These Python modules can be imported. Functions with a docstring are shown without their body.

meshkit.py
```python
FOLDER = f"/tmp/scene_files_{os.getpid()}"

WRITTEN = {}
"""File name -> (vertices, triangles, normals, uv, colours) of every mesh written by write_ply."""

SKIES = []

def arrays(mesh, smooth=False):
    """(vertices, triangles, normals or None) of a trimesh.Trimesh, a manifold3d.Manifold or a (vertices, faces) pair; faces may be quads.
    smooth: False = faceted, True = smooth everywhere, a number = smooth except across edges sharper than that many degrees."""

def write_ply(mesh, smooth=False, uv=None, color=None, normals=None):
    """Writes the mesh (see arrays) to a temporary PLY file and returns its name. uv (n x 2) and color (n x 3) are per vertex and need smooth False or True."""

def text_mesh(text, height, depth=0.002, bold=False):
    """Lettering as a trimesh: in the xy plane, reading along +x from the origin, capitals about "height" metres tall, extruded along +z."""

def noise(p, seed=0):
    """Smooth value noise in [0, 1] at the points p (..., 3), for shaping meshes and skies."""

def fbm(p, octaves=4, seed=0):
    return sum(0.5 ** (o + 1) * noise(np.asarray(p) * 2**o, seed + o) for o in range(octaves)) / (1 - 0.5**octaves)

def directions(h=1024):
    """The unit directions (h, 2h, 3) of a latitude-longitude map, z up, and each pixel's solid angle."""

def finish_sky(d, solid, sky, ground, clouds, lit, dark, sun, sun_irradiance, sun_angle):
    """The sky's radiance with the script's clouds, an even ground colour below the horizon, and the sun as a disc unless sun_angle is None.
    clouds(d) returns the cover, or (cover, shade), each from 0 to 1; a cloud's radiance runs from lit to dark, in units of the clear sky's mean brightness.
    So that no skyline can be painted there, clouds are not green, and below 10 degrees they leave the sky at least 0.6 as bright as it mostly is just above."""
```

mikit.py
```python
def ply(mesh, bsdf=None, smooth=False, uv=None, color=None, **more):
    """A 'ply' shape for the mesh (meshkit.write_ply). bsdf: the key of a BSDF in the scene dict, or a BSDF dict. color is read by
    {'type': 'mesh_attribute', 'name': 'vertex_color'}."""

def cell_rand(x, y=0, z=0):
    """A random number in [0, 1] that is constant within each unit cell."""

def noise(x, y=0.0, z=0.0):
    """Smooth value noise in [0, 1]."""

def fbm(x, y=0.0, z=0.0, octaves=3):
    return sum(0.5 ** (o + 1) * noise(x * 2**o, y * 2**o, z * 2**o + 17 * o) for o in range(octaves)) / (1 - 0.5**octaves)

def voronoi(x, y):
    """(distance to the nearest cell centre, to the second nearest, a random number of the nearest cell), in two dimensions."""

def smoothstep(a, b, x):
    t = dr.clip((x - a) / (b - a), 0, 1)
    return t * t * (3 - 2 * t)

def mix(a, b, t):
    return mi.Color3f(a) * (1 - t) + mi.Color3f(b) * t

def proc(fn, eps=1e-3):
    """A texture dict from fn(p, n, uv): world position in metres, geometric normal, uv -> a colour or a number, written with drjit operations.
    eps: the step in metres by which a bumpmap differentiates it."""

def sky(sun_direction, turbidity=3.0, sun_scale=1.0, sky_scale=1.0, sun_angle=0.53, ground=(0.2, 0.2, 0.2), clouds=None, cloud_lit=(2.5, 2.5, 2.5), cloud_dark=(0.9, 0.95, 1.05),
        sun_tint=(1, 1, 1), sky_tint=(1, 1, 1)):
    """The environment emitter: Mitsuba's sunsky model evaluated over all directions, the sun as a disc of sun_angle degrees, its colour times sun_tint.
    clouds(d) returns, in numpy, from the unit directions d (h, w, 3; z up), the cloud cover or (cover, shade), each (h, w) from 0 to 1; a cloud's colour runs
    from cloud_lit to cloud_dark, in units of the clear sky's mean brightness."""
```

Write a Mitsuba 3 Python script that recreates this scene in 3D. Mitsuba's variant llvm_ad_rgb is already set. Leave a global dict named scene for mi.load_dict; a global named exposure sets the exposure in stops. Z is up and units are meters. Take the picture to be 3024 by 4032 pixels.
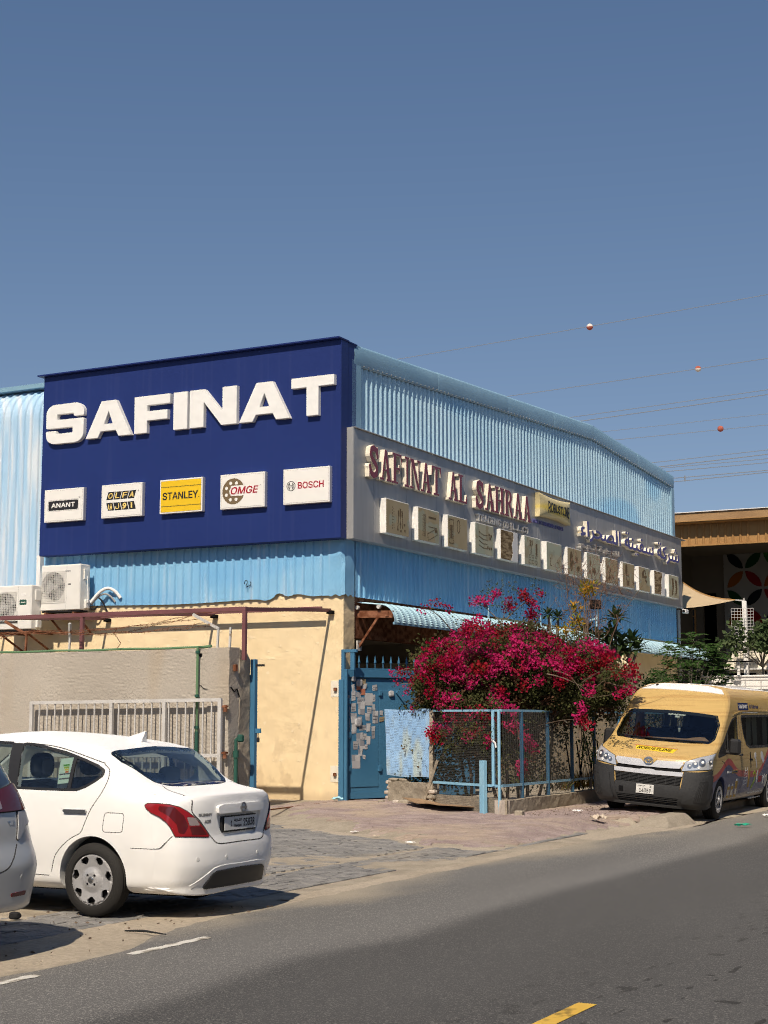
import math, numpy as np, trimesh, mitsuba as mi, drjit as dr, mikit, meshkit
import manifold3d as m3
from mikit import proc, noise, fbm, voronoi, smoothstep, mix, cell_rand
from shapely.geometry import Polygon, LineString, Point, box as sbox
from shapely import affinity, union_all

T = mi.ScalarTransform4f
scene = {'type': 'scene'}
labels = {}
PI = math.pi

# ---------------------------------------------------------------- camera, light, exposure
CAM = np.array([14.6208, -26.1507, 1.70])
VIEW = np.array([-0.46075, 0.87761, 0.13233])
scene['camera'] = {'type': 'perspective', 'fov': 28.061, 'fov_axis': 'x', 'near_clip': 0.1, 'far_clip': 4000.0,
                   'to_world': T().look_at(origin=CAM.tolist(), target=(CAM + VIEW).tolist(), up=[0, 0, 1])}
SUN = np.array([0.205, -1.0, 1.078]); SUN /= np.linalg.norm(SUN)
scene['sky'] = mikit.sky(SUN.tolist(), turbidity=2.6, sun_scale=1.0, sky_scale=0.60, sky_tint=(1.09, 1.05, 1.08), sun_tint=(0.95, 1.0, 1.09), ground=(0.3, 0.27, 0.23))
exposure = 1.80

# ---------------------------------------------------------------- helpers
_count = {}
def key(name, parent=None):
    """A free key: parent__name, then parent__name_001, ..."""
    base = f'{parent}__{name}' if parent else name
    n = _count.get(base, -1) + 1
    _count[base] = n
    return base if n == 0 else f'{base}_{n:03d}'

def tag(k, label=None, cat=None, group=None, kind=None):
    d = labels.setdefault(k, {})
    for a, b in (('label', label), ('category', cat), ('group', group), ('kind', kind)):
        if b: d[a] = b
    return k

def put(name, mesh, mat, parent=None, smooth=False, label=None, cat=None, group=None, kind=None, **kw):
    """One mesh as one entry of the scene (a part when parent is given)."""
    k = key(name, parent)
    if isinstance(mesh, MB): mesh = mesh.out()
    scene[k] = mikit.ply(mesh, mat, smooth=smooth, **kw)
    if label or cat or kind or group: tag(k, label, cat, group, kind)
    return k

def thing(name, label, cat, group=None, kind=None):
    """A key that the keys of its parts start with."""
    k = key(name)
    return tag(k, label, cat, group, kind)

def rotz(a):
    c, s = math.cos(a), math.sin(a)
    return np.array([[c, -s, 0], [s, c, 0], [0, 0, 1.0]])

def frame(o, x, y):
    """4x4: local x, y -> given world directions, z = their cross product, origin o."""
    x = np.array(x, float); x /= np.linalg.norm(x)
    y = np.array(y, float); y -= x * (x @ y); y /= np.linalg.norm(y)
    M = np.eye(4); M[:3, 0], M[:3, 1], M[:3, 2], M[:3, 3] = x, y, np.cross(x, y), o
    return M

class MB:
    """Collects pieces into one mesh."""
    def __init__(self): self.v, self.f, self.n = [], [], 0
    def add(self, v, f, M=None):
        v = np.asarray(v, float); f = np.asarray(f, int)
        if f.shape[1] == 4: f = np.vstack([f[:, [0, 1, 2]], f[:, [0, 2, 3]]])
        if M is not None: v = v @ M[:3, :3].T + M[:3, 3]
        self.v.append(v); self.f.append(f + self.n); self.n += len(v); return self
    def mesh(self, m, M=None):
        if hasattr(m, 'to_mesh'):
            q = m.to_mesh(); return self.add(q.vert_properties[:, :3], q.tri_verts, M)
        if isinstance(m, (tuple, MB)):
            m = m.out() if isinstance(m, MB) else m
            return self.add(m[0], m[1], M)
        return self.add(m.vertices, m.faces, M)
    def box(self, x0, x1, y0, y1, z0, z1, M=None):
        v = [(x, y, z) for x in (x0, x1) for y in (y0, y1) for z in (z0, z1)]
        f = [(0, 1, 3, 2), (4, 6, 7, 5), (0, 4, 5, 1), (2, 3, 7, 6), (0, 2, 6, 4), (1, 5, 7, 3)]
        return self.add(v, f, M)
    def cbox(self, x0, x1, y0, y1, z0, z1, c=0.01, M=None):
        """A box with chamfered edges."""
        return self.mesh(chamfer(x0, x1, y0, y1, z0, z1, c), M)
    def tube(self, pts, r, sides=8, cap=True, M=None):
        p = np.asarray(pts, float); n = len(p); r = np.broadcast_to(np.asarray(r, float), (n,))
        t = np.gradient(p, axis=0); t /= np.linalg.norm(t, axis=1, keepdims=True) + 1e-12
        ref = np.array([0, 0, 1.0]) if abs(t[:, 2]).mean() < 0.85 else np.array([1.0, 0, 0])
        a = np.cross(t, ref); a /= np.linalg.norm(a, axis=1, keepdims=True) + 1e-12
        b = np.cross(a, t); g = np.arange(sides) * 2 * PI / sides + PI / sides
        v = p[:, None] + r[:, None, None] * (np.cos(g)[None, :, None] * a[:, None] + np.sin(g)[None, :, None] * b[:, None])
        v = v.reshape(-1, 3); i, j = np.meshgrid(np.arange(n - 1), np.arange(sides), indexing='ij'); k = (j + 1) % sides
        q = np.stack([i * sides + j, (i + 1) * sides + j, (i + 1) * sides + k, i * sides + k], -1).reshape(-1, 4)
        f = np.vstack([q[:, [0, 1, 2]], q[:, [0, 2, 3]]])
        if cap:
            c0, c1 = len(v), len(v) + 1
            v = np.vstack([v, p[:1], p[-1:]]); s = np.arange(sides); e = (n - 1) * sides
            f = np.vstack([f, np.stack([s * 0 + c0, s, (s + 1) % sides], 1), np.stack([s * 0 + c1, e + (s + 1) % sides, e + s], 1)])
        return self.add(v, f, M)
    def beam(self, a, b, w, h, up=(0, 0, 1)):
        """A rectangular bar from a to b, w wide and h high along up."""
        a, b = np.array(a, float), np.array(b, float); d = b - a; L = np.linalg.norm(d)
        u = np.array(up, float)
        if abs(d @ u) / L > 0.98: u = np.array([0, 1.0, 0])
        return self.box(0, L, -h / 2, h / 2, -w / 2, w / 2, frame(a, d, u))
    def prism(self, poly, h, M=None, z0=0.0):
        """A shapely polygon of the local xy plane, extruded from z0 to z0 + h."""
        for g in getattr(poly, 'geoms', [poly]):
            if g.area < 1e-10: continue
            m = trimesh.creation.extrude_polygon(g, h, engine='earcut')
            v = np.array(m.vertices); v[:, 2] += z0
            self.add(v, m.faces, M)
        return self
    def out(self):
        return np.vstack(self.v), np.vstack(self.f)

def chamfer(x0, x1, y0, y1, z0, z1, c):
    p = []
    for x, sx in ((x0, 1), (x1, -1)):
        for y, sy in ((y0, 1), (y1, -1)):
            for z, sz in ((z0, 1), (z1, -1)):
                p += [(x + sx * c, y + sy * c, z), (x + sx * c, y, z + sz * c), (x, y + sy * c, z + sz * c)]
    q = m3.Manifold.hull_points(np.array(p)).to_mesh()
    return q.vert_properties[:, :3], q.tri_verts

def solid(mesh):
    return m3.Manifold(m3.Mesh(np.ascontiguousarray(mesh[0], np.float32), np.ascontiguousarray(mesh[1], np.uint32)))

def grid(n, m, wrap=False):
    """Quads of an n x m vertex grid."""
    i, j = np.meshgrid(np.arange(n - 1), np.arange(m if wrap else m - 1), indexing='ij'); k = (j + 1) % m
    return np.stack([i * m + j, (i + 1) * m + j, (i + 1) * m + k, i * m + k], -1).reshape(-1, 4)

def sheet(front, back):
    """Closed thin sheet from two n x m grids of points (front faces outwards when rows run along u and columns along v with u x v outwards)."""
    n, m = front.shape[:2]; q = grid(n, m); o = n * m
    ring = np.concatenate([np.arange(m), (np.arange(1, n)) * m + m - 1, (n - 1) * m + np.arange(m - 2, -1, -1), np.arange(n - 2, 0, -1) * m])
    nx = np.roll(ring, -1)
    side = np.stack([ring, ring + o, nx + o, nx], 1)
    return np.vstack([front.reshape(-1, 3), back.reshape(-1, 3)]), np.vstack([q, q[:, ::-1] + o, side[:, ::-1]])

def rib_profile(length, pitch, depth, shape=((0, 0), (.50, 0), (.62, 1), (.80, 1), (.92, 0)), phase=0.0):
    u, d = [], []
    k = int(math.floor(-phase / pitch)) - 1
    while True:
        for a, b in shape:
            u.append(phase + (k + a) * pitch); d.append(b * depth)
        k += 1
        if phase + k * pitch > length: break
    u, d = np.array(u), np.array(d)
    s = np.unique(np.concatenate([[0, length], u[(u > 0) & (u < length)]]))
    return s, np.interp(s, u, d)

def corrugated(o, u, n, length, z0, z1, pitch=.207, depth=.035, phase=0.0, thick=.004, shape=((0, 0), (.50, 0), (.62, 1), (.80, 1), (.92, 0)), rows=1, wob=0.0, seed=0):
    """Vertical profiled metal sheet: o origin (x, y), u along, n outward normal, z0/z1 numbers or functions of u."""
    s, d = rib_profile(length, pitch, depth, shape, phase)
    o, u, n = np.array(o, float), np.array(u, float), np.array(n, float)
    f0 = z0 if callable(z0) else (lambda a: a * 0 + z0); f1 = z1 if callable(z1) else (lambda a: a * 0 + z1)
    w = np.linspace(0, 1, rows + 1)[None, :]
    z = f0(s)[:, None] * (1 - w) + f1(s)[:, None] * w
    P = np.zeros(z.shape + (3,))
    d = d[:, None] + 0 * z
    if wob: d = d + wob * (meshkit.fbm(np.stack([s[:, None] * 1.3 + z * 0, z * 2.1, z * 0 + seed], -1), 3, seed) - .5)
    P[..., :2] = o + s[:, None, None] * u + d[..., None] * n
    P[..., 2] = z
    B = P.copy(); B[..., :2] -= n * thick
    v, f = sheet(P, B)
    if np.cross(np.append(u, 0), [0, 0, 1.0])[:2] @ n < 0: f = f[:, ::-1]
    return v, f

def text(s, height, depth=.004, bold=True):
    m = meshkit.text_mesh(s, height, depth, bold)
    return np.array(m.vertices), np.array(m.faces)

def fit(mesh, x0, x1, y0, y1):
    """Scales a mesh's x and y into a box."""
    v, f = mesh; v = v.copy(); lo, hi = v.min(0), v.max(0)
    v[:, 0] = x0 + (v[:, 0] - lo[0]) / (hi[0] - lo[0]) * (x1 - x0)
    v[:, 1] = y0 + (v[:, 1] - lo[1]) / (hi[1] - lo[1]) * (y1 - y0)
    return v, f

def xf(mesh, M):
    return mesh[0] @ M[:3, :3].T + M[:3, 3], mesh[1]

def sub(mesh, times=1):
    for _ in range(times):
        mesh = trimesh.remesh.subdivide(mesh[0], mesh[1])[:2]
    return mesh

# ---------------------------------------------------------------- materials
def rgb(c): return {'type': 'rgb', 'value': list(map(float, c))}
def srgb(r, g, b):
    f = lambda c: c / 12.92 if c <= .04045 else ((c + .055) / 1.055) ** 2.4
    return tuple(f(x / 255) for x in (r, g, b))
def flat(name, color, two=True):
    d = {'type': 'diffuse', 'reflectance': color if isinstance(color, dict) else rgb(color)}
    scene[name] = {'type': 'twosided', 'b': d} if two else d
def gloss(name, color, rough=.4, spec=.5, metal=0.0, coat=0.0, bump=None, scale=.001):
    d = {'type': 'principled', 'base_color': color if isinstance(color, dict) else rgb(color), 'roughness': rough, 'specular': spec, 'metallic': metal}
    if coat: d.update(clearcoat=coat, clearcoat_gloss=.95)
    if bump: d = {'type': 'bumpmap', 'arbitrary': bump, 'scale': scale, 'b': d}
    scene[name] = {'type': 'twosided', 'b': d}
def bumpy(name, color, bump, scale):
    d = {'type': 'diffuse', 'reflectance': color if isinstance(color, dict) else rgb(color)}
    scene[name] = {'type': 'twosided', 'b': {'type': 'bumpmap', 'arbitrary': bump, 'scale': scale, 'b': d}}

def f_asphalt(p, n, uv):
    g = fbm(p.x * 110, p.y * 110, 0, 3); big = fbm(p.x * .5, p.y * .12, 3.0, 3); st = fbm(p.x * 2.2, p.y * .15, 9.0, 3)
    speck = smoothstep(.66, .82, noise(p.x * 120, p.y * 120, 5.0))
    c = mix((.062, .063, .065), (.112, .112, .113), g) * (.80 + .42 * big)
    c = mix(c, (.21, .205, .195), speck * .6)
    lane = smoothstep(9.15, 8.75, p.x + .25 * (noise(p.y * .6, 4.0) - .5))
    c = mix(c, c * 1.55 + mi.Color3f(.016, .014, .010), lane * (.65 + .5 * st))
    patch = smoothstep(.82, .86, noise(p.x * 15, p.y * 5.5, 21.0)) * smoothstep(10.0, 12.0, p.x)
    c = c * (1 - .45 * patch)
    sand = smoothstep(.10, .95, (7.95 - p.x) * .8 + .9 * (fbm(p.x * 1.6, p.y * .7, 2.0, 4) - .5) + .25 * (g - .5))
    far = smoothstep(-9.0, -3.0, p.y) * smoothstep(10.5, 7.5, p.x) * .35 * st
    return mix(c, (.36, .315, .245), dr.clip(sand * .85 + far, 0, .9))
flat('m_asphalt', proc(f_asphalt))
scene['m_asphalt'] = {'type': 'twosided', 'b': {'type': 'bumpmap', 'arbitrary': proc(lambda p, n, uv: fbm(p.x * 70, p.y * 70, 1.0, 2)), 'scale': .006,
                      'b': {'type': 'diffuse', 'reflectance': proc(f_asphalt)}}}
def f_sand(p, n, uv):
    g = fbm(p.x * 1.3, p.y * 1.3, 0, 4); h = fbm(p.x * 40, p.y * 40, 2, 2)
    return mix((.31, .265, .205), (.43, .375, .30), g) * (.82 + .36 * h)
bumpy('m_sand', proc(f_sand), proc(lambda p, n, uv: fbm(p.x * 25, p.y * 25, 0, 3), 2e-3), .012)
def f_block(p, n, uv):
    r = noise(p.x * 4.1 + 3, p.y * 7.3, 1); g = fbm(p.x * 60, p.y * 60, 2, 2); d = fbm(p.x * .7, p.y * .7, 5, 3)
    c = mix((.185, .182, .178), (.28, .272, .262), r) * (.82 + .36 * g)
    return mix(c, (.38, .33, .26), smoothstep(.56, .85, d) * .55)
flat('m_block', proc(f_block))
def f_red(p, n, uv):
    r = noise(p.x * 4.4 + 3, p.y * 6.6, 1); g = fbm(p.x * 60, p.y * 60, 2, 2); d = fbm(p.x * .9, p.y * .9, 8, 3)
    c = mix((.245, .190, .182), (.36, .295, .28), r) * (.85 + .3 * g)
    return mix(c, (.40, .325, .25), smoothstep(.40, .85, d) * .8)
flat('m_red', proc(f_red))
def f_mortar(p, n, uv):
    g = fbm(p.x * 5, p.y * 5, p.z * 5, 4); h = fbm(p.x * 45, p.y * 45, p.z * 45, 2)
    return mix((.25, .215, .17), (.42, .37, .295), g) * (.8 + .4 * h)
bumpy('m_mortar', proc(f_mortar), proc(lambda p, n, uv: fbm(p.x * 9, p.y * 9, p.z * 9, 4), 3e-3), .03)
def f_render(p, n, uv):
    g = fbm(p.x * 1.1, p.y * 1.1, p.z * .5, 4); h = fbm(p.x * 55, p.y * 55, p.z * 55, 2)
    stain = smoothstep(.55, .8, fbm(p.x * 1.5, p.y * 1.5, p.z * .25 + 4, 3)) * smoothstep(1.2, 2.9, p.z)
    c = mix((.36, .325, .28), (.48, .44, .385), g) * (.78 + .44 * h)
    return mix(c, (.40, .31, .20), stain * .6)
bumpy('m_render', proc(f_render), proc(lambda p, n, uv: fbm(p.x * 30, p.y * 30, p.z * 30, 3), 2e-3), .02)
def f_yellow(p, n, uv):
    g = fbm(p.x * .9, p.y * .9, p.z * .9, 4); h = fbm(p.x * 6, p.y * 6, p.z * 2, 3)
    c = mix((.74, .59, .36), (.83, .685, .455), g) * (.94 + .12 * h)
    scuff = smoothstep(.56, .74, fbm(p.x * 4, p.y * 4, p.z * 2.2 + 7, 4)) * smoothstep(2.2, .4, p.z)
    c = mix(c, (.42, .31, .19), scuff * .4)
    flake = smoothstep(.77, .81, fbm(p.x * 7, p.y * 7, p.z * 7, 3))
    c = mix(c, (.86, .76, .58), flake * .4)
    low = smoothstep(.38, .12, p.z + .12 * (h - .5))
    return mix(c, (.46, .36, .24), low * .55)
bumpy('m_yellow', proc(f_yellow), proc(lambda p, n, uv: fbm(p.x * 5, p.y * 5, p.z * 5, 4) + .25 * smoothstep(.74, .80, fbm(p.x * 7, p.y * 7, p.z * 7, 3)), 3e-3), .02)
def f_clad(p, n, uv):
    s = fbm((p.x + p.y) * 9, 0.0, p.z * .55, 3); g = fbm((p.x + p.y) * .8, 2.0, p.z * .9, 3); t = noise((p.x + p.y) * 31, 3.0, p.z * .8)
    c = mix((.17, .40, .63), (.27, .51, .72), g)
    c = mix(c, (.52, .63, .70), smoothstep(.52, .86, s * .75 + t * .25) * .6)
    fresh = smoothstep(.62, .78, noise((p.x - p.y) * .45 + 3.1, 1.0, p.z * .8 + 4))
    c = mix(c, (.12, .36, .66), fresh * .35)
    old = smoothstep(-7.45, -7.75, p.x)
    return mix(c, mix((.38, .55, .72), (.66, .70, .73), smoothstep(.35, .75, s)), old * .8)
gloss('m_clad', proc(f_clad), .45, .35)
gloss('m_clad_pale', proc(lambda p, n, uv: mix(mix((.34, .55, .70), (.46, .64, .75), fbm(p.y * .8, 2.0, p.z * .9, 3)), (.19, .45, .70), smoothstep(.62, .8, noise(p.y * .35 + 3.1, 1.0, p.z * .8 + 4)) * .6)), .45, .35)
flat('m_flash', proc(lambda p, n, uv: mix((.17, .37, .53), (.25, .46, .60), fbm(p.x * .7 + p.y * .7, p.z * 2.5, 1.0, 3))))
gloss('m_flash', proc(lambda p, n, uv: mix((.17, .31, .42), (.25, .40, .50), fbm(p.x * .7 + p.y * .7, p.z * 2.5, 1.0, 3))), .32, .5)
gloss('m_navy', proc(lambda p, n, uv: mix((.012, .025, .125), (.016, .033, .155), fbm(p.x * .5, 2.0, p.z * .5, 3)) + mi.Color3f(.004) * smoothstep(.66, .85, noise(p.x * 19, 1.0, p.z * .35))), .45, .22)
gloss('m_alu', proc(lambda p, n, uv: mix((.29, .295, .30), (.36, .362, .365), fbm(p.x * .8, p.y * .8, p.z * .8, 3)) * (.92 + .16 * noise(p.x * 14, p.y * 14, p.z * 1.1))), .42, .5, .25)
flat('m_white_letter', proc(lambda p, n, uv: mix((.70, .70, .69), (.80, .80, .79), fbm(p.x * 5, p.y * 5, p.z * 9, 3))))
flat('m_cream', proc(lambda p, n, uv: mix((.66, .60, .48), (.82, .78, .68), fbm(p.x * 4, p.y * 4, p.z * 4, 3))))
gloss('m_maroon', (.21, .030, .042), .35, .5)
gloss('m_violet', (.10, .10, .27), .4, .5)
gloss('m_steel', (.62, .60, .57), .3, .6, .6)
def f_face(p, n, uv):
    g = fbm(p.y * 3.5, p.z * 3.5, 1, 4); r = cell_rand(p.y * .69 - .62, 3, 1)
    c = mix((.36, .29, .17), (.47, .39, .255), g)
    c = mix(c, (.52, .56, .44), smoothstep(.42, .62, r) * .5)
    b = smoothstep(.56, .68, fbm(p.y * 6 + 11, p.z * 5, 4, 3))
    c = mix(c, (.30, .22, .12), b * .5 * smoothstep(.3, .9, r))
    gr = smoothstep(.60, .66, fbm(p.y * 3.0 + 31, p.z * 4.4, 9, 2))
    return mix(c, (.36, .44, .36), gr * .45)
flat('m_face', proc(f_face))
flat('m_print', (.17, .125, .075)); flat('m_print_soft', (.30, .24, .15))
flat('m_torn', proc(lambda p, n, uv: mix((.16, .11, .06), (.42, .32, .20), smoothstep(.3, .7, fbm(p.y * 6, p.z * 28, 1, 3)))))
gloss('m_purple', proc(lambda p, n, uv: mix((.125, .045, .050), (.19, .085, .09), fbm(p.x * 3, p.y * 3, p.z * 3, 3))), .5, .4)
def f_rust(p, n, uv):
    g = fbm(p.x * 11, p.y * 11, p.z * 11, 4)
    return mix((.115, .042, .022), (.30, .14, .085), smoothstep(.25, .75, g))
flat('m_rust', proc(f_rust))
def f_chalk(p, n, uv):
    g = fbm(p.x * 7, p.y * 7, p.z * 7, 4)
    return mix((.52, .51, .49), (.28, .17, .10), smoothstep(.60, .72, g))
flat('m_chalk', proc(f_chalk))
flat('m_rail', proc(lambda p, n, uv: mix((.43, .42, .41), (.60, .59, .58), fbm(p.x * 6, p.y * 6, p.z * 6, 3))))
flat('m_green', (.13, .23, .13)); flat('m_pipe_green', (.035, .10, .08))
gloss('m_gate', proc(lambda p, n, uv: mix((.034, .125, .235), (.060, .185, .315), fbm(p.x * 2.2, p.y * 2.2, p.z * 1.1, 4))), .5, .4)
gloss('m_fence', proc(lambda p, n, uv: mix((.16, .40, .60), (.30, .50, .62), fbm(p.x * 8, p.y * 8, p.z * 3, 3))), .5, .4)
flat('m_paper', proc(lambda p, n, uv: mix((.24, .25, .28), (.48, .48, .49), cell_rand(p.y * 9, p.z * 7, 2))))
flat('m_ink', (.12, .12, .13)); flat('m_orange', (.42, .16, .10))
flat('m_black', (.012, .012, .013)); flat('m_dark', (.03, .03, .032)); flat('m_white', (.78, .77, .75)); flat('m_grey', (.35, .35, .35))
gloss('m_acwhite', proc(lambda p, n, uv: mix((.66, .65, .61), (.78, .77, .74), fbm(p.x * 3, p.y * 3, p.z * 3, 3))), .45, .4)
flat('m_brown', proc(lambda p, n, uv: mix((.33, .185, .075), (.42, .25, .11), fbm(p.x * .9, 1.0, p.z * 1.2, 4))))
flat('m_brown_dirty', proc(lambda p, n, uv: mix((.25, .155, .085), (.42, .27, .14), fbm(p.x * 1.3, 2.0, p.z * 2.2, 4))))
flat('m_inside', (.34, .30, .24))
flat('m_line', proc(lambda p, n, uv: mix((.30, .275, .235), (.60, .585, .54), smoothstep(.32, .55, fbm(p.x * 14, p.y * 6, 1, 3)))))
flat('m_yline', proc(lambda p, n, uv: mix((.30, .20, .06), (.62, .40, .085), smoothstep(.25, .5, fbm(p.x * 12, p.y * 7, 1, 3)))))
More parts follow.
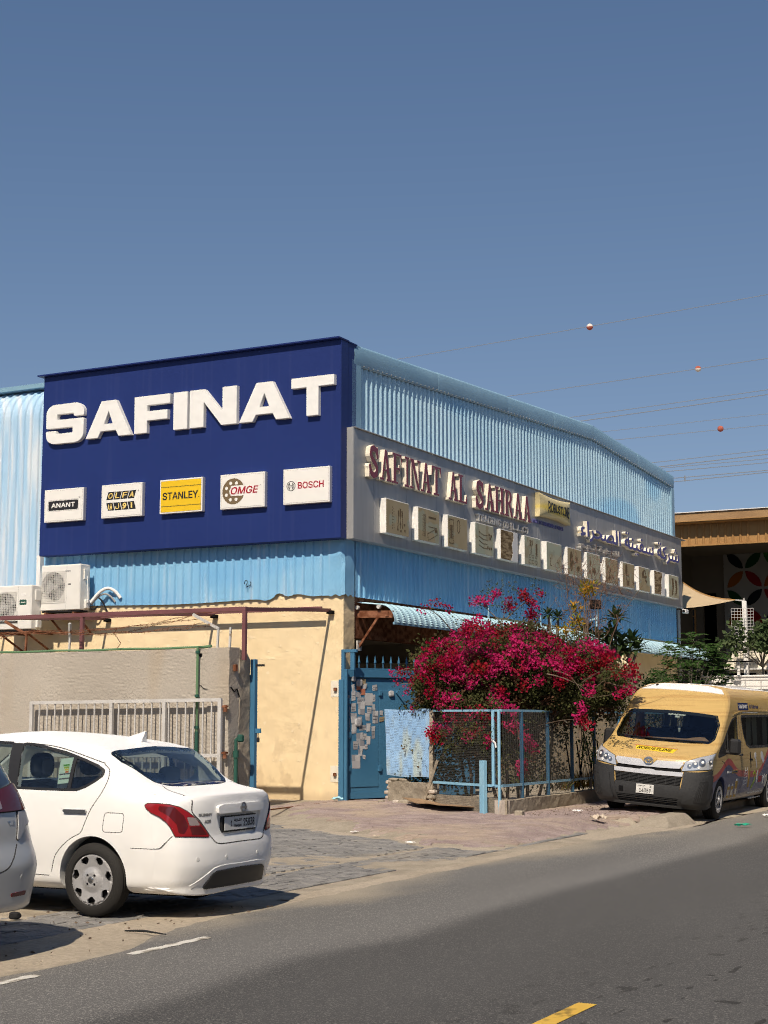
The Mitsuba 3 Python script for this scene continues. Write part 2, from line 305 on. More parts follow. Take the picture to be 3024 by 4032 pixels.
# outlines of Arabic lettering: polygons ; rings | points
ARABIC = {
    'company': '775,11 776,14 789,19 797,27 799,32 799,39 793,55 804,61 806,61 809,55 814,39 817,37 823,36 831,37 834,40 838,56 850,54 849,41 850,38 856,36 863,37 866,40 869,56 871,57 882,55 881,39 883,37 890,36 896,37 899,42 899,48 893,66 908,70 913,50 913,39 909,30 900,24 884,23 878,25 875,28 871,25 865,23 852,23 846,25 843,28 838,25 830,23 818,23 812,26 809,20 801,11 786,2 779,1;877,80 881,84 887,83 889,80 888,73 885,71 879,72 877,75;869,94 873,98 879,97 881,94 880,87 877,85 871,86 869,89;861,75 861,80 863,83 869,84 872,82 873,75 871,72 865,71;680,44 681,57 688,66 696,71 708,74 708,82 722,82 723,53 725,39 733,36 755,37 757,40 755,47 736,64 736,73 738,76 749,83 772,94 774,94 778,86 779,83 778,81 773,80 753,69 767,54 772,43 771,33 767,28 761,25 753,23 726,23 717,26 712,32 692,32 686,35|695,48 699,45 709,45 709,60 703,60 696,56 694,53;708,97 708,102 712,106 718,106 722,102 722,97 718,93 712,93;690,97 690,102 694,106 700,106 704,102 704,97 700,93 694,93;369,44 369,53 373,62 383,70 397,74 397,82 411,82 413,42 415,38 422,36 430,37 433,40 437,58 450,56 449,41 453,37 461,36 472,38 477,47 478,57 484,57 491,55 490,42 491,39 501,36 513,36 513,39 509,46 510,58 518,68 525,71 537,70 546,63 549,56 549,46 545,39 545,36 564,37 567,40 571,56 583,54 582,41 583,38 590,36 596,37 600,42 603,57 616,55 614,46 615,38 622,36 629,37 632,41 632,47 626,66 638,70 641,70 646,50 646,39 643,31 636,25 630,23 617,23 610,26 608,29 604,25 598,23 585,23 579,25 576,28 571,25 563,23 545,23 528,27 513,23 495,23 488,25 483,30 476,25 469,23 453,23 446,25 442,29 434,24 415,23 406,26 401,32 381,32 375,35|524,46 527,41 533,43 535,51 532,57 528,58 524,55 523,51|384,48 388,45 398,45 398,60 392,60 385,56 383,53;522,85 523,92 527,95 534,94 537,90 536,83 532,80 525,81;482,4 482,9 486,13 492,13 496,9 496,4 492,0 486,0;465,4 465,9 469,13 475,13 479,9 479,4 475,0 469,0;435,73 436,80 440,83 447,82 450,78 449,71 445,68 438,69;397,97 397,102 401,106 407,106 411,102 411,97 407,93 401,93;379,97 379,102 383,106 389,106 393,102 393,97 389,93 383,93;321,23 319,96 333,96 335,23;70,11 71,14 84,19 92,27 94,32 94,39 88,55 99,61 101,61 104,55 109,39 112,37 137,38 145,40 156,46 155,49 148,52 141,53 125,52 123,66 128,67 146,66 166,56 176,55 178,42 171,41 171,39 174,37 182,36 189,37 191,39 196,56 208,53 207,39 208,37 214,36 219,45 237,61 250,66 260,66 268,63 273,58 276,51 275,37 281,36 291,37 293,40 291,96 306,96 308,43 306,32 302,27 298,25 291,23 276,23 263,26 256,23 245,21 221,21 210,23 200,29 193,24 176,23 166,26 158,34 148,28 128,23 113,23 106,26 104,20 96,11 78,1 74,1|236,44 229,34 237,34 257,37 261,40 262,48 260,51 255,53 248,52;54,23 52,96 66,96 68,23;3,18 0,31 10,33 4,44 4,52 7,59 17,66 34,65 32,53 20,52 18,49 18,43 24,38 37,43 42,33 42,30 28,24 5,17',
    'trading': '428,39 429,52 436,53 441,57 444,65 445,74 458,72 457,58 459,54 468,52 478,54 479,72 477,112 491,112 492,109 493,61 495,55 497,53 503,52 511,53 513,56 511,112 526,112 528,59 526,48 522,43 511,39 497,39 491,41 487,45 484,42 476,39 462,39 454,42 450,46 445,42 440,40;453,88 453,93 457,97 463,97 467,93 467,88 464,84 457,84;436,88 436,93 440,97 446,97 450,93 450,88 447,84 440,84;341,54 339,112 353,112 355,61 357,54 364,52 380,53 392,56 404,62 404,64 401,66 390,69 372,68 370,81 375,83 389,83 399,80 413,72 424,71 425,58 418,57 395,44 382,40 356,39 347,42 344,45;388,20 388,25 392,30 398,30 402,25 402,20 398,16 392,16;289,27 290,30 303,35 311,43 313,48 313,55 307,71 320,77 327,59 327,47 323,36 313,25 295,16 293,17;248,52 248,61 250,67 254,74 258,77 258,80 255,83 265,94 273,88 286,73 289,64 288,51 286,47 277,40 262,39 253,43|263,56 265,53 269,52 273,53 276,57 275,65 270,71 267,71 263,65 262,61;270,106 270,111 274,115 280,115 284,111 284,106 281,102 274,102;252,106 252,111 256,115 262,115 266,111 266,106 263,102 256,102;171,43 175,56 185,53 195,53 199,55 200,58 199,65 195,73 189,80 188,84 196,90 200,91 213,68 215,61 214,49 207,42 198,39 184,39;182,104 183,111 187,114 194,113 197,109 196,102 192,99 185,100;144,42 144,50 148,54 156,54 161,49 161,43 156,38 148,38;84,25 85,42 92,52 103,57 120,57 118,66 113,70 108,70 104,68 100,62 89,67 92,74 97,79 105,83 118,83 124,80 129,75 133,66 134,62 133,47 131,42 108,44 102,42 99,39 98,25 103,3 91,0 89,1;60,42 60,50 64,54 72,54 77,49 77,43 72,38 64,38;0,25 1,42 8,52 19,57 36,57 34,66 29,70 24,70 20,68 16,62 5,67 8,74 13,79 21,83 34,83 40,80 45,75 49,66 50,62 49,47 47,42 24,44 18,42 15,39 14,25 19,3 7,0 5,1',
    'alef': '2,0 0,73 14,73 16,0',
    'waw': '0,11 1,14 13,15 24,21 14,22 4,28 2,42 6,53 11,59 19,63 31,61 38,54 42,44 42,26 37,14 27,5 14,0 3,0|17,38 21,35 29,36 26,47 20,48 16,43',
    'lam': '0,20 0,31 5,47 17,43 14,25 19,16 27,13 37,13 44,15 49,20 52,30 50,96 64,96 66,31 63,18 59,11 45,1 22,0 8,6',
    'fa': '2,15 0,73 14,73 16,21 18,15 25,13 44,13 57,17 57,19 42,19 37,21 32,29 32,39 35,47 42,55 49,58 57,58 64,55 70,47 73,36 73,22 69,11 62,4 50,0 17,0 8,3|47,34 50,32 59,33 58,40 55,44 51,45 47,42;45,72 46,79 50,82 57,81 60,77 59,70 55,67 48,68',
    'sharjah': '317,23 315,96 329,96 331,23;153,38 151,96 165,96 167,45 171,37 185,37 188,40 192,56 204,54 204,38 210,36 217,37 221,43 223,57 225,57 236,55 235,39 237,37 246,36 253,41 252,63 265,64 266,49 269,40 279,36 287,37 289,40 287,96 302,96 304,48 302,32 298,27 287,23 269,24 261,31 255,25 250,23 238,23 229,29 219,23 205,23 197,28 184,23 161,25 156,29;230,75 232,83 238,84 241,82 242,75 240,72 234,71;222,89 224,97 230,98 233,96 234,89 232,86 226,85;214,75 216,83 222,84 225,82 226,75 224,72 218,71;101,11 102,14 115,19 123,27 125,39 119,55 132,61 139,43 139,31 135,20 125,9 107,0;0,44 0,53 4,62 14,70 28,74 28,82 42,82 44,43 48,37 71,36 84,40 83,42 66,43 61,47 59,52 59,62 62,70 73,80 84,81 91,78 97,70 100,59 100,45 96,34 89,27 77,23 46,23 37,26 32,32 12,32 6,35|74,57 77,55 86,56 85,63 82,67 78,68 74,65|15,48 19,45 29,45 29,60 23,60 16,56 14,53;81,95 81,100 85,104 91,104 95,100 95,95 92,91 85,91;64,95 64,100 68,104 74,104 78,100 78,95 75,91 68,91;28,97 28,102 32,106 38,106 42,102 42,97 38,93 32,93;10,97 10,102 14,106 20,106 24,102 24,97 20,93 14,93',
    'dubai': '113,49 117,62 127,59 137,59 141,61 141,71 130,90 142,97 156,71 156,55 149,48 140,45 126,45;0,42 1,59 5,69 7,69 17,65 14,48 20,39 30,36 54,38 59,42 59,45 47,51 50,65 69,59 87,59 90,63 90,70 85,88 96,92 100,91 104,73 104,61 101,53 91,46 73,45 72,36 59,26 48,23 19,24 8,29 2,36;83,26 83,31 87,36 93,36 97,31 97,26 93,22 87,22;37,4 37,9 41,13 47,13 51,9 51,4 48,0 41,0;20,4 20,9 24,13 30,13 34,9 34,4 31,0 24,0',
}
def arabic(name):
    return [Polygon(*[[tuple(map(float, q.split(','))) for q in ring.split(' ')] for ring in p.split('|')][:1], [[tuple(map(float, q.split(','))) for q in ring.split(' ')] for ring in p.split('|')[1:]]) for p in ARABIC[name].split(';')]
def arabic_fit(name, x0, x1, y0, y1):
    """The polygons of one line of Arabic lettering, scaled into a box."""
    g = arabic(name); a, b, c, d = union_all([p.buffer(0) for p in g]).bounds
    return [affinity.translate(affinity.scale(affinity.translate(p.buffer(0), -a, -b), (x1 - x0) / (c - a), (y1 - y0) / (d - b), origin=(0, 0)), x0, y0) for p in g]
# ================================================================ the setting: ground, road, paving
def quad(x0, x1, y0, y1, z):
    return np.array([(x0, y0, z), (x1, y0, z), (x1, y1, z), (x0, y1, z)], float), np.array([(0, 1, 2, 3)])
put('ground', MB().add(*quad(-1500, 1500, -1500, 1500, -.06)), 'm_sand', kind='structure', label='flat sandy ground around the street and yards')

def road_edge(y):
    return 6.95 + .45 * np.clip((-15.2 - y) / 1.5, 0, 1) + .45 * np.clip((y + 5.5) / 3, 0, 1) + .10 * (meshkit.noise(np.stack([y * 1.7, y * 0, y * 0], -1)) - .5) + .05 * (meshkit.noise(np.stack([y * 7, y * 0, y * 0 + 3], -1)) - .5)
ys = np.concatenate([[-200, -60], np.arange(-32, 12, .12), [20, 40, 80, 300]])
xs = np.array([0, .15, .5, 1, 2, 4, 9.0])
P = np.zeros((len(ys), len(xs), 3)); P[..., 0] = road_edge(ys)[:, None] + xs; P[..., 1] = ys[:, None]; P[..., 2] = np.where(xs == 0, -.025, 0.0)[None, :]
put('road', (P.reshape(-1, 3), grid(len(ys), len(xs))[:, ::-1]), 'm_asphalt', kind='structure', label='worn grey asphalt street running past the building')
mk = MB()
for a, b in ((-16.9, -15.9), (-19.0, -17.9), (-22.4, -21.2)):
    mk = MB(); n = 14; yy = np.linspace(a, b, n); w = .045 + .012 * np.sin(yy * 31)
    mk.add(np.vstack([np.stack([7.69 - w, yy, yy * 0 + .004], 1), np.stack([7.69 + w, yy, yy * 0 + .004], 1)]), [(i, i + n, i + n + 1, i + 1) for i in range(n - 1)])
    put('edge_line', mk, 'm_line', 'road')
mk = MB().add(*quad(11.225, 11.345, -20.6, -17.18, .004)); put('centre_line', mk, 'm_yline', 'road')

# ---- platform in front of the gate
PLAT = Polygon([(-9, -3.05), (.35, -3.05), (.55, -3.9), (1.3, -4.65), (2.6, -5.55), (3.6, -6.12), (4.4, -6.55), (5.42, -7.5), (6.3, -7.4), (6.47, -5.9), (6.36, -3.9), (6.55, -2.2), (6.75, -1.4), (6.75, 30), (-9, 30)])
LEFT = LineString([(-9, -3.0), (.35, -3.05), (.55, -3.9), (1.3, -4.65), (2.6, -5.55), (3.6, -6.12), (4.4, -6.55), (5.42, -7.5), (6.3, -7.4)])
RIGHT = LineString([(6.3, -7.4), (6.47, -5.9), (6.36, -3.9), (6.55, -2.2), (6.75, -1.4), (6.75, 30)])
import shapely
def zplat(x, y):
    x, y = np.asarray(x, float), np.asarray(y, float)
    pts = shapely.points(x, y)
    ins = shapely.contains(PLAT, pts)
    dl = shapely.distance(LEFT, pts); dr_ = shapely.distance(RIGHT, pts)
    top = .105 + .085 * np.exp(-((x - 2.0) ** 2 + (y + 1.1) ** 2) / 2.0) + .04 * np.exp(-((x - 6.0) ** 2 / .5 + (y - .5) ** 2 / 9))
    tip = np.clip(np.hypot(x - 6.2, y + 7.4) / 3.2, 0, 1); top = top * (.18 + .82 * tip)
    rl = .75 * (.35 + .65 * np.clip((5.0 - x) / 4, 0, 1)); rr = np.where(y > -2.2, .12, .75)
    s = np.clip(dl / rl, 0, 1); q = np.clip(dr_ / rr, 0, 1)
    s = s * s * (3 - 2 * s); q = q * q * (3 - 2 * q)
    h = top * s * q + .003
    return np.where(ins, h, -.03)
gx = np.arange(-2, 7.0, .09); gy = np.arange(-7.8, 9.5, .09)
GX, GY = np.meshgrid(gx, gy, indexing='ij')
GZ = zplat(GX.ravel(), GY.ravel()).reshape(GX.shape)
rough = meshkit.fbm(np.stack([GX * 3.1, GY * 3.1, GX * 0], -1), 4, 5)
GZ = np.where(GZ > 0, GZ - .006 + .014 * (rough - .5), GZ)
put('pavement', (np.stack([GX, GY, GZ], -1).reshape(-1, 3), grid(len(gx), len(gy))), 'm_mortar', kind='structure', label='raised sandy pavement in front of the blue gate', smooth=40)
put('pavement', MB().add(*quad(-1.9, 6.9, 9.4, 40, .09)), 'm_mortar', kind='structure', label='dusty pavement strip along the long side wall')

def paver(cx, cy, a, L, W, z, amp, h=.05):
    s = np.array([0, .25, .5, .75, 1.0]) * L - L / 2; d = np.array([0, amp, 0, -amp, 0])
    t = np.array([-.5, 0, .5]) * W; e = np.array([0, amp * .8, 0])
    low = np.stack([s, -W / 2 + d], 1); right = np.stack([L / 2 + e[1:-1], t[1:-1]], 1)
    up = np.stack([s[::-1], W / 2 + d[::-1]], 1); left = np.stack([-L / 2 + e[1:-1], t[1:-1]], 1)
    o = np.vstack([low, right, up, left]); c, q = math.cos(a), math.sin(a)
    i = o * (1 - .012 / np.array([L, W]) * 2)
    R = np.array([[c, q], [-q, c]]); o = o @ R + [cx, cy]; i = i @ R + [cx, cy]; n = len(o)
    zo = z if np.ndim(z) else np.full(n, z)
    v = np.vstack([np.column_stack([o, zo - h]), np.column_stack([o, zo - .005]), np.column_stack([i, zo]), [[cx, cy, zo.mean() + .0005]]])
    k = np.arange(n); m = (k + 1) % n
    f = [np.stack([k + b, m + b, m + b + n, k + b + n], 1) for b in (0, n)]
    f = np.vstack([np.vstack([x[:, [0, 1, 2]], x[:, [0, 2, 3]]]) for x in f] + [np.stack([k + 2 * n, m + 2 * n, k * 0 + 3 * n], 1)])
    return v, f
rng = np.random.default_rng(4)
ra = math.radians(-27); Lp, Wp = .225, .1125; red = []
ca, sa = math.cos(ra), math.sin(ra)
for i in range(-60, 60):
    for j in range(-90, 90):
        u, v = (i + .5 * (j % 2)) * Lp, j * Wp
        x, y = 3.6 + u * ca - v * sa, -4.0 + u * sa + v * ca
        if not (-.3 < x < 7 and -7.6 < y < 2.5) or not PLAT.contains(Point(x, y)): continue
        dl = LEFT.distance(Point(x, y)); lim = .62 if x < 3.4 else .13
        if dl < lim + .12 * math.sin(x * 9) or RIGHT.distance(Point(x, y)) < .06: continue
        if dl < lim + .3 and rng.random() < .10: continue
        red.append((x, y))
red = np.array(red); zz = zplat(red[:, 0], red[:, 1])
ex = (zplat(red[:, 0] + .08, red[:, 1]) - zplat(red[:, 0] - .08, red[:, 1])) / .16; ey = (zplat(red[:, 0], red[:, 1] + .08) - zplat(red[:, 0], red[:, 1] - .08)) / .16
order = np.argsort(np.hypot(red[:, 0] - CAM[0], red[:, 1] - CAM[1])); rest = MB()
for r, k in enumerate(order):
    x, y = red[k]
    v, f = paver(x, y, -ra + (0.03 * rng.standard_normal()), Lp - .015, Wp - .015, zz[k] + .004 + .003 * rng.standard_normal(), .013)
    v[:, 2] += (v[:, 0] - x) * np.clip(ex[k], -.3, .3) + (v[:, 1] - y) * np.clip(ey[k], -.3, .3)
    if r < 300: put('paver', (v, f), 'm_red', 'pavement')
    else: rest.add(v, f)
put('pavers', rest, 'm_red', 'pavement', kind='stuff', label='reddish interlocking pavers')

# ---- grey block paving of the parking strip
put('parking_paving', MB().add(*quad(-40, 7.9, -60, -2.9, -.010)), 'm_mortar', kind='structure', label='parking strip of grey block paving strewn with sand')
blk = []
def block(cx, cy, lx, ly):
    blk.append((cx, cy, lx, ly))
for j in range(int(14.6 / .206)):                      # border courses along the road
    for i in range(9):
        block(5.62 + .103 * i + .05, -18.6 + (j + .5 * (i % 2)) * .206, .097, .2)
for j in range(int(15.2 / .103)):
    for i in range(24):
        block(5.5 - (i + .5 * (j % 2)) * .206 - .1, -18.6 + j * .103, .2, .097)
blk = np.array([b for b in blk if not PLAT.contains(Point(b[0], b[1])) and LEFT.distance(Point(b[0], b[1])) > .06 and not (b[0] < 2.2 and b[1] < -13.5)])
sink = meshkit.fbm(np.stack([blk[:, 0] * .8, blk[:, 1] * .8, blk[:, 0] * 0], -1), 3, 9)
order = np.argsort(np.hypot(blk[:, 0] - CAM[0], blk[:, 1] - CAM[1]) + 100 * ((blk[:, 1] < -13.6))); rest = MB()
for r, k in enumerate(order):
    cx, cy, lx, ly = blk[k]; z = .003 + .003 * rng.standard_normal() - .022 * max(0, sink[k] - .60) / .2
    tx, ty = .012 * rng.standard_normal(2); a, b = lx / 2 - .002, ly / 2 - .002
    q = MB(); c = .004
    v = [(cx + sx * a, cy + sy * b, -.04) for sx, sy in ((-1, -1), (1, -1), (1, 1), (-1, 1))] + [(cx + sx * a, cy + sy * b, z - .004 + tx * sx * a + ty * sy * b) for sx, sy in ((-1, -1), (1, -1), (1, 1), (-1, 1))] + \
        [(cx + sx * (a - c), cy + sy * (b - c), z + tx * sx * a + ty * sy * b) for sx, sy in ((-1, -1), (1, -1), (1, 1), (-1, 1))]
    f = [(m + o, (m + 1) % 4 + o, (m + 1) % 4 + o + 4, m + o + 4) for o in (0, 4) for m in range(4)] + [(8, 9, 10, 11)]
    if r < 300: put('block', q.add(v, f), 'm_block', 'parking_paving')
    else: rest.add(v, f)
put('blocks', rest, 'm_block', 'parking_paving', kind='stuff', label='grey paving blocks')

# ---- drifted sand
def drift(x0, x1, y0, y1, height, seed):
    ax, ay = np.arange(x0, x1, .05), np.arange(y0, y1, .05); X, Y = np.meshgrid(ax, ay, indexing='ij')
    Z = height(X, Y) + .014 * (meshkit.fbm(np.stack([X * 1.5, Y * 1.5, X * 0], -1), 4, seed) - .5) + .006 * (meshkit.fbm(np.stack([X * 9, Y * 9, X * 0], -1), 2, seed + 9) - .5)
    q = grid(len(ax), len(ay)); keep = Z.ravel()[q].max(1) > -.008
    return np.stack([X, Y, Z], -1).reshape(-1, 3), q[keep]
bell = lambda t, c, w: np.exp(-((t - c) / w) ** 2)
sand = MB()
sand.add(*drift(5.4, 7.75, -21, -13.0, lambda X, Y: -.018 + .024 * bell(X, 6.85, .5) * np.clip((-13.6 - Y) / 1.2, 0, 1), 3))
lf = lambda X, Y: shapely.distance(LEFT, shapely.points(X.ravel(), Y.ravel())).reshape(X.shape)
sand.add(*drift(.3, 6.6, -8.6, -3.2, lambda X, Y: -.018 + .023 * np.exp(-(lf(X, Y) / .22) ** 2), 6))
sand.add(*drift(6.3, 7.3, -13.5, -6, lambda X, Y: -.020 + .024 * bell(X, 6.9, .13), 8))
sand.add(*drift(6.2, 8.2, -6, 8, lambda X, Y: -.018 + .030 * bell(X, 6.95, .4) * np.clip((Y + 6) / 2, .3, 1), 12))
put('sand', sand, 'm_sand', kind='stuff', label='pale sand drifted along the kerbs and road edge', smooth=60)

# broken kerb stones at the van and at the road edge
def rock(c, s, seed, mat='m_mortar'):
    m = trimesh.creation.icosphere(subdivisions=2, radius=1.0); v = np.array(m.vertices)
    v = np.sign(v) * np.abs(v) ** .6
    v *= (.8 + .4 * meshkit.fbm(v * 1.7 + seed * 7, 3, seed))[:, None]
    return v * np.array(s) + np.array(c), np.array(m.faces)
kb = MB()
kv = np.array([(6.70, -2.95, 0), (7.28, -2.75, 0), (7.33, -1.35, 0), (6.85, -1.25, 0), (6.86, -2.3, .155), (7.10, -2.25, .155), (7.14, -1.35, .155), (6.88, -1.3, .155)], float)
hull = m3.Manifold.hull_points(kv).refine_to_length(.08).to_mesh(); v = hull.vert_properties[:, :3].copy()
v += .022 * (meshkit.fbm(v * 7, 3, 2)[:, None] - .5) * np.array([1, 1, .8])
put('kerb_stone', (v, hull.tri_verts), 'm_mortar', label='broken chamfered grey kerb stone in front of the yellow van', cat='kerb', smooth=35)
for k in range(6):
    a = -.7 + 1.02 * k
    put('kerb_stone', MB().cbox(6.72, 6.86, a, a + 1.0, -.02, .145, .015), 'm_mortar', label=('grey kerb stone under the van, ' + ['first', 'second', 'third', 'fourth', 'fifth', 'sixth'][k] + ' behind the broken one'), cat='kerb', group='kerb stones under the van')
# ================================================================ the warehouse with its cladding
bld = thing('warehouse', 'pale yellow warehouse with weathered light blue corrugated cladding on its upper storey', 'building')
wall = key('wall', bld)
w = MB()
w.box(-24, 0, 0, .25, -.02, 4.2); w.box(-.25, 0, .25, .44, -.02, 4.2)          # street front and corner pier
w.box(-.25, 0, 7.4, 21.6, -.02, 4.2)                                             # long side, beyond the covered opening
w.box(-9, 0, 21.6, 21.85, -.02, 4.2); w.box(-24, -23.75, .25, 21.6, -.02, 4.2)
scene[wall] = mikit.ply(sub(w.out(), 1), 'm_yellow'); tag(wall, 'pale yellow plastered wall with scuffs near the ground')
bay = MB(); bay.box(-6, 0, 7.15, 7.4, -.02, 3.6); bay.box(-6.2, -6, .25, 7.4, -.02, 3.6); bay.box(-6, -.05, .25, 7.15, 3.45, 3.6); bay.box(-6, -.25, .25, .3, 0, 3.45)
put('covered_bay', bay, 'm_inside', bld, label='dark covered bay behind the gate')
put('bay_beam', MB().box(-.22, -.02, .44, 7.4, 3.25, 4.2), 'm_rust', bld)
bw = MB(); bw.box(-3.6, -1.2, 7.09, 7.15, 1.5, 3.0); put('bay_window', bw, 'm_cream', bld)

ZT = 9.03
sheetw = 1.035
def panels(name, o, u, n, length, z0, z1, width, mat='m_clad', **kw):
    """A run of profiled sheets, each a part."""
    k = int(math.ceil(length / width))
    for i in range(k):
        a, b = i * width, min((i + 1) * width + .02, length)
        g0 = (lambda s, a=a: z0(s + a)) if callable(z0) else z0
        g1 = (lambda s, a=a: z1(s + a)) if callable(z1) else z1
        oo = (o[0] + u[0] * a + n[0] * .0015 * (i % 2), o[1] + u[1] * a + n[1] * .0015 * (i % 2))
        put(name, corrugated(oo, u, n, b - a, g0, g1, seed=i, **kw), mat, bld)
# lower band on the street front, its bottom edge torn towards the corner
def torn(s):
    z = 4.03 + .02 * np.sin(s * 1.3) + 0 * s
    x = s - 7.45
    z = z + .10 * np.exp(-((x + 1.42) / .13) ** 2) + .06 * np.exp(-((x + 1.0) / .2) ** 2) - .04 * np.exp(-((x + 1.75) / .14) ** 2) + .03 * np.clip((x + 1.3) / 1.0, 0, 1)
    return z + .012 * (meshkit.noise(np.stack([s * 9, s * 0, s * 0], -1)) - .5) * np.clip((s - 5) / 1.5, 0, 1)
panels('cladding_sheet', (-7.45, -.045), (1, 0), (0, -1), 7.13, torn, 5.3, sheetw, depth=.034, rows=8, wob=.012)
cv = np.linspace(0, 1, 9)
P = np.zeros((26, 9, 3)); a = np.linspace(-.32, .40, 26)
P[..., 0] = np.where(a < 0, a, .055)[:, None]; P[..., 1] = np.where(a < 0, -.062, -.062 + a)[:, None]; P[..., 2] = 4.06 + .02 * np.sin(a * 31)[:, None] * (1 - cv) + cv * 1.22
dn = .05 * (meshkit.fbm(P * 4.5, 3, 3) - .5) + .05 * np.exp(-(((a + .03) / .09) ** 2)[:, None]) * -np.exp(-((P[..., 2] - 4.9) / .12) ** 2)
P[..., 1] += np.where(a < 0, dn.T, 0).T if False else dn * (a < 0)[:, None]; P[..., 0] += dn * (a >= 0)[:, None] * .5
B = P.copy(); B[..., 1] += np.where(a < 0, .004, 0)[:, None]; B[..., 0] -= np.where(a >= 0, .004, 0)[:, None]
put('corner_flashing', sheet(P, B), 'm_clad', bld, smooth=30, label='dented smooth corner flashing')
# far left bay: taller sheets with a rounded eave
panels('cladding_sheet', (-24, -.06), (1, 0), (0, -1), 16.42, 4.45, 8.28, sheetw, depth=.034, rows=3, wob=.006)
s, d = rib_profile(16.42, .207, .034)
th = np.linspace(0, PI / 2, 12); rad = .75
P = np.zeros((len(s), 12, 3)); P[..., 0] = -24 + s[:, None]
P[..., 1] = (-.062 + rad) - np.cos(th)[None, :] * (rad + d[:, None]); P[..., 2] = 8.27 + np.sin(th)[None, :] * (rad + d[:, None])
B = P.copy(); B[..., 1] += .004 * np.cos(th); B[..., 2] -= .004 * np.sin(th)
put('rounded_eave', sheet(P, B), 'm_clad', bld, label='rounded corrugated eave over the far left bay')
put('edge_flashing', MB().box(-7.60, -7.50, -.13, .0, 4.40, 5.2), 'm_white', bld)
# long side: lower and upper bands
panels('cladding_sheet', (.045, .40), (0, 1), (1, 0), 21.24, 4.05, 5.3, sheetw, depth=.030, pitch=.200, rows=3, wob=.005)
def gable(y): return np.where(y < 14.15, 9.12 + (y - .3) * .0505, 9.82 - (y - 14.15) * .0515)
panels('cladding_sheet', (.015, .50), (0, 1), (1, 0), 20.85, 7.30, lambda s: gable(s + .5) - .33, sheetw, mat='m_clad_pale', depth=.055, pitch=.2075, shape=((0, 0), (.20, 0), (.58, 1), (.68, 1), (.74, 0)))
for i, (a, b) in enumerate(((.22, 4.1), (4.1, 8.0), (8.0, 11.1), (11.1, 14.15), (14.15, 18.0), (18.0, 21.6))):
    yy = np.linspace(a, b, 12); P = np.zeros((12, 7, 3)); off = .004 * (i % 2)
    prof = [(.085, -.43), (.105, -.41), (.120, -.22), (.105, -.05), (.06, .005), (-.04, .03), (-.30, .045)]
    for j, (px, pz) in enumerate(prof):
        P[:, j, 0] = px + off + .010 * (meshkit.noise(np.stack([yy * 1.9, yy * 0 + j * .6, yy * 0], -1), 3) - .5); P[:, j, 1] = yy; P[:, j, 2] = gable(yy) + pz + off
    B = P.copy(); B[..., 0] -= .004; B[..., 2] -= .003
    put('roof_flashing', sheet(P, B), 'm_flash', bld, smooth=40)
fl = MB(); fl.cbox(.0, .105, .12, .52, 7.30, 8.80, .008); fl.cbox(.0, .10, .13, .50, 8.79, 9.12, .008); put('end_flashing', fl, 'm_flash', bld)
fl = MB(); fl.cbox(.0, .105, 21.33, 21.66, 7.30, 9.02, .03); put('end_flashing', fl, 'm_flash', bld)
bolt = MB()
for k in range(104):
    y = .62 + k * .2
    bolt.tube([(.10, y, gable(y) - .40), (.122, y, gable(y) - .40)], .012, 6)
put('screw_heads', bolt, 'm_grey', bld, kind='stuff', label='row of fixing screws under the roof flashing')
roof = MB()
for y0, y1 in ((.2, 14.15), (14.15, 21.6)):
    z0, z1 = gable(np.array(y0)) + .02, gable(np.array(y1)) + .02
    roof.add([(-24, y0, z0), (-.2, y0, z0), (-.2, y1, z1), (-24, y1, z1), (-24, y0, z0 - .1), (-.2, y0, z0 - .1), (-.2, y1, z1 - .1), (-24, y1, z1 - .1)], [(0, 1, 2, 3), (7, 6, 5, 4), (0, 4, 5, 1), (1, 5, 6, 2), (2, 6, 7, 3), (3, 7, 4, 0)])
put('roof', roof, 'm_flash', bld)
co = MB(); co.box(-7.6, 0, 0.0, .2, 4.2, 9.1); co.box(-24, -7.6, .02, .2, 4.2, 8.3); co.box(-.2, 0.008, .44, 21.55, 4.2, 9.0); co.box(-9, 0, 21.4, 21.6, 4.2, 9.0); co.box(-24, -23.8, .2, 21.6, 4.2, 9)
put('backing', co, 'm_clad', bld)
dp = MB().tube([(.12, 21.75, .1), (.12, 21.75, 5.1)], .05, 10); put('down_pipe', dp, 'm_grey', bld)
# plates on the yellow wall
for zc in (2.245, .615):
    t = MB().cbox(-.275, -.055, -.008, .01, zc - .155, zc + .155, .003)
    g = put('hinge_plate', t, 'm_cream', bld, label='cream steel plate on the yellow wall')
    put('lug', MB().cbox(-.19, -.13, -.06, -.008, zc - .045, zc + .02, .008), 'm_rust', g)
# torn hole scraps and twisted wire on the cladding
for x0, z0, s in ((-2.15, 4.36, .45),):
    t = np.linspace(0, 1, 22); q = np.stack([x0 + s * (.32 * t - .16 + .05 * np.sin(t * 9)), -.12 - .03 * np.sin(t * 14), z0 + s * .16 * np.sin(t * 7.5) * (1 - .4 * t)], 1)
    put('loose_wire', MB().tube(q, .008, 5), 'm_black', bld)

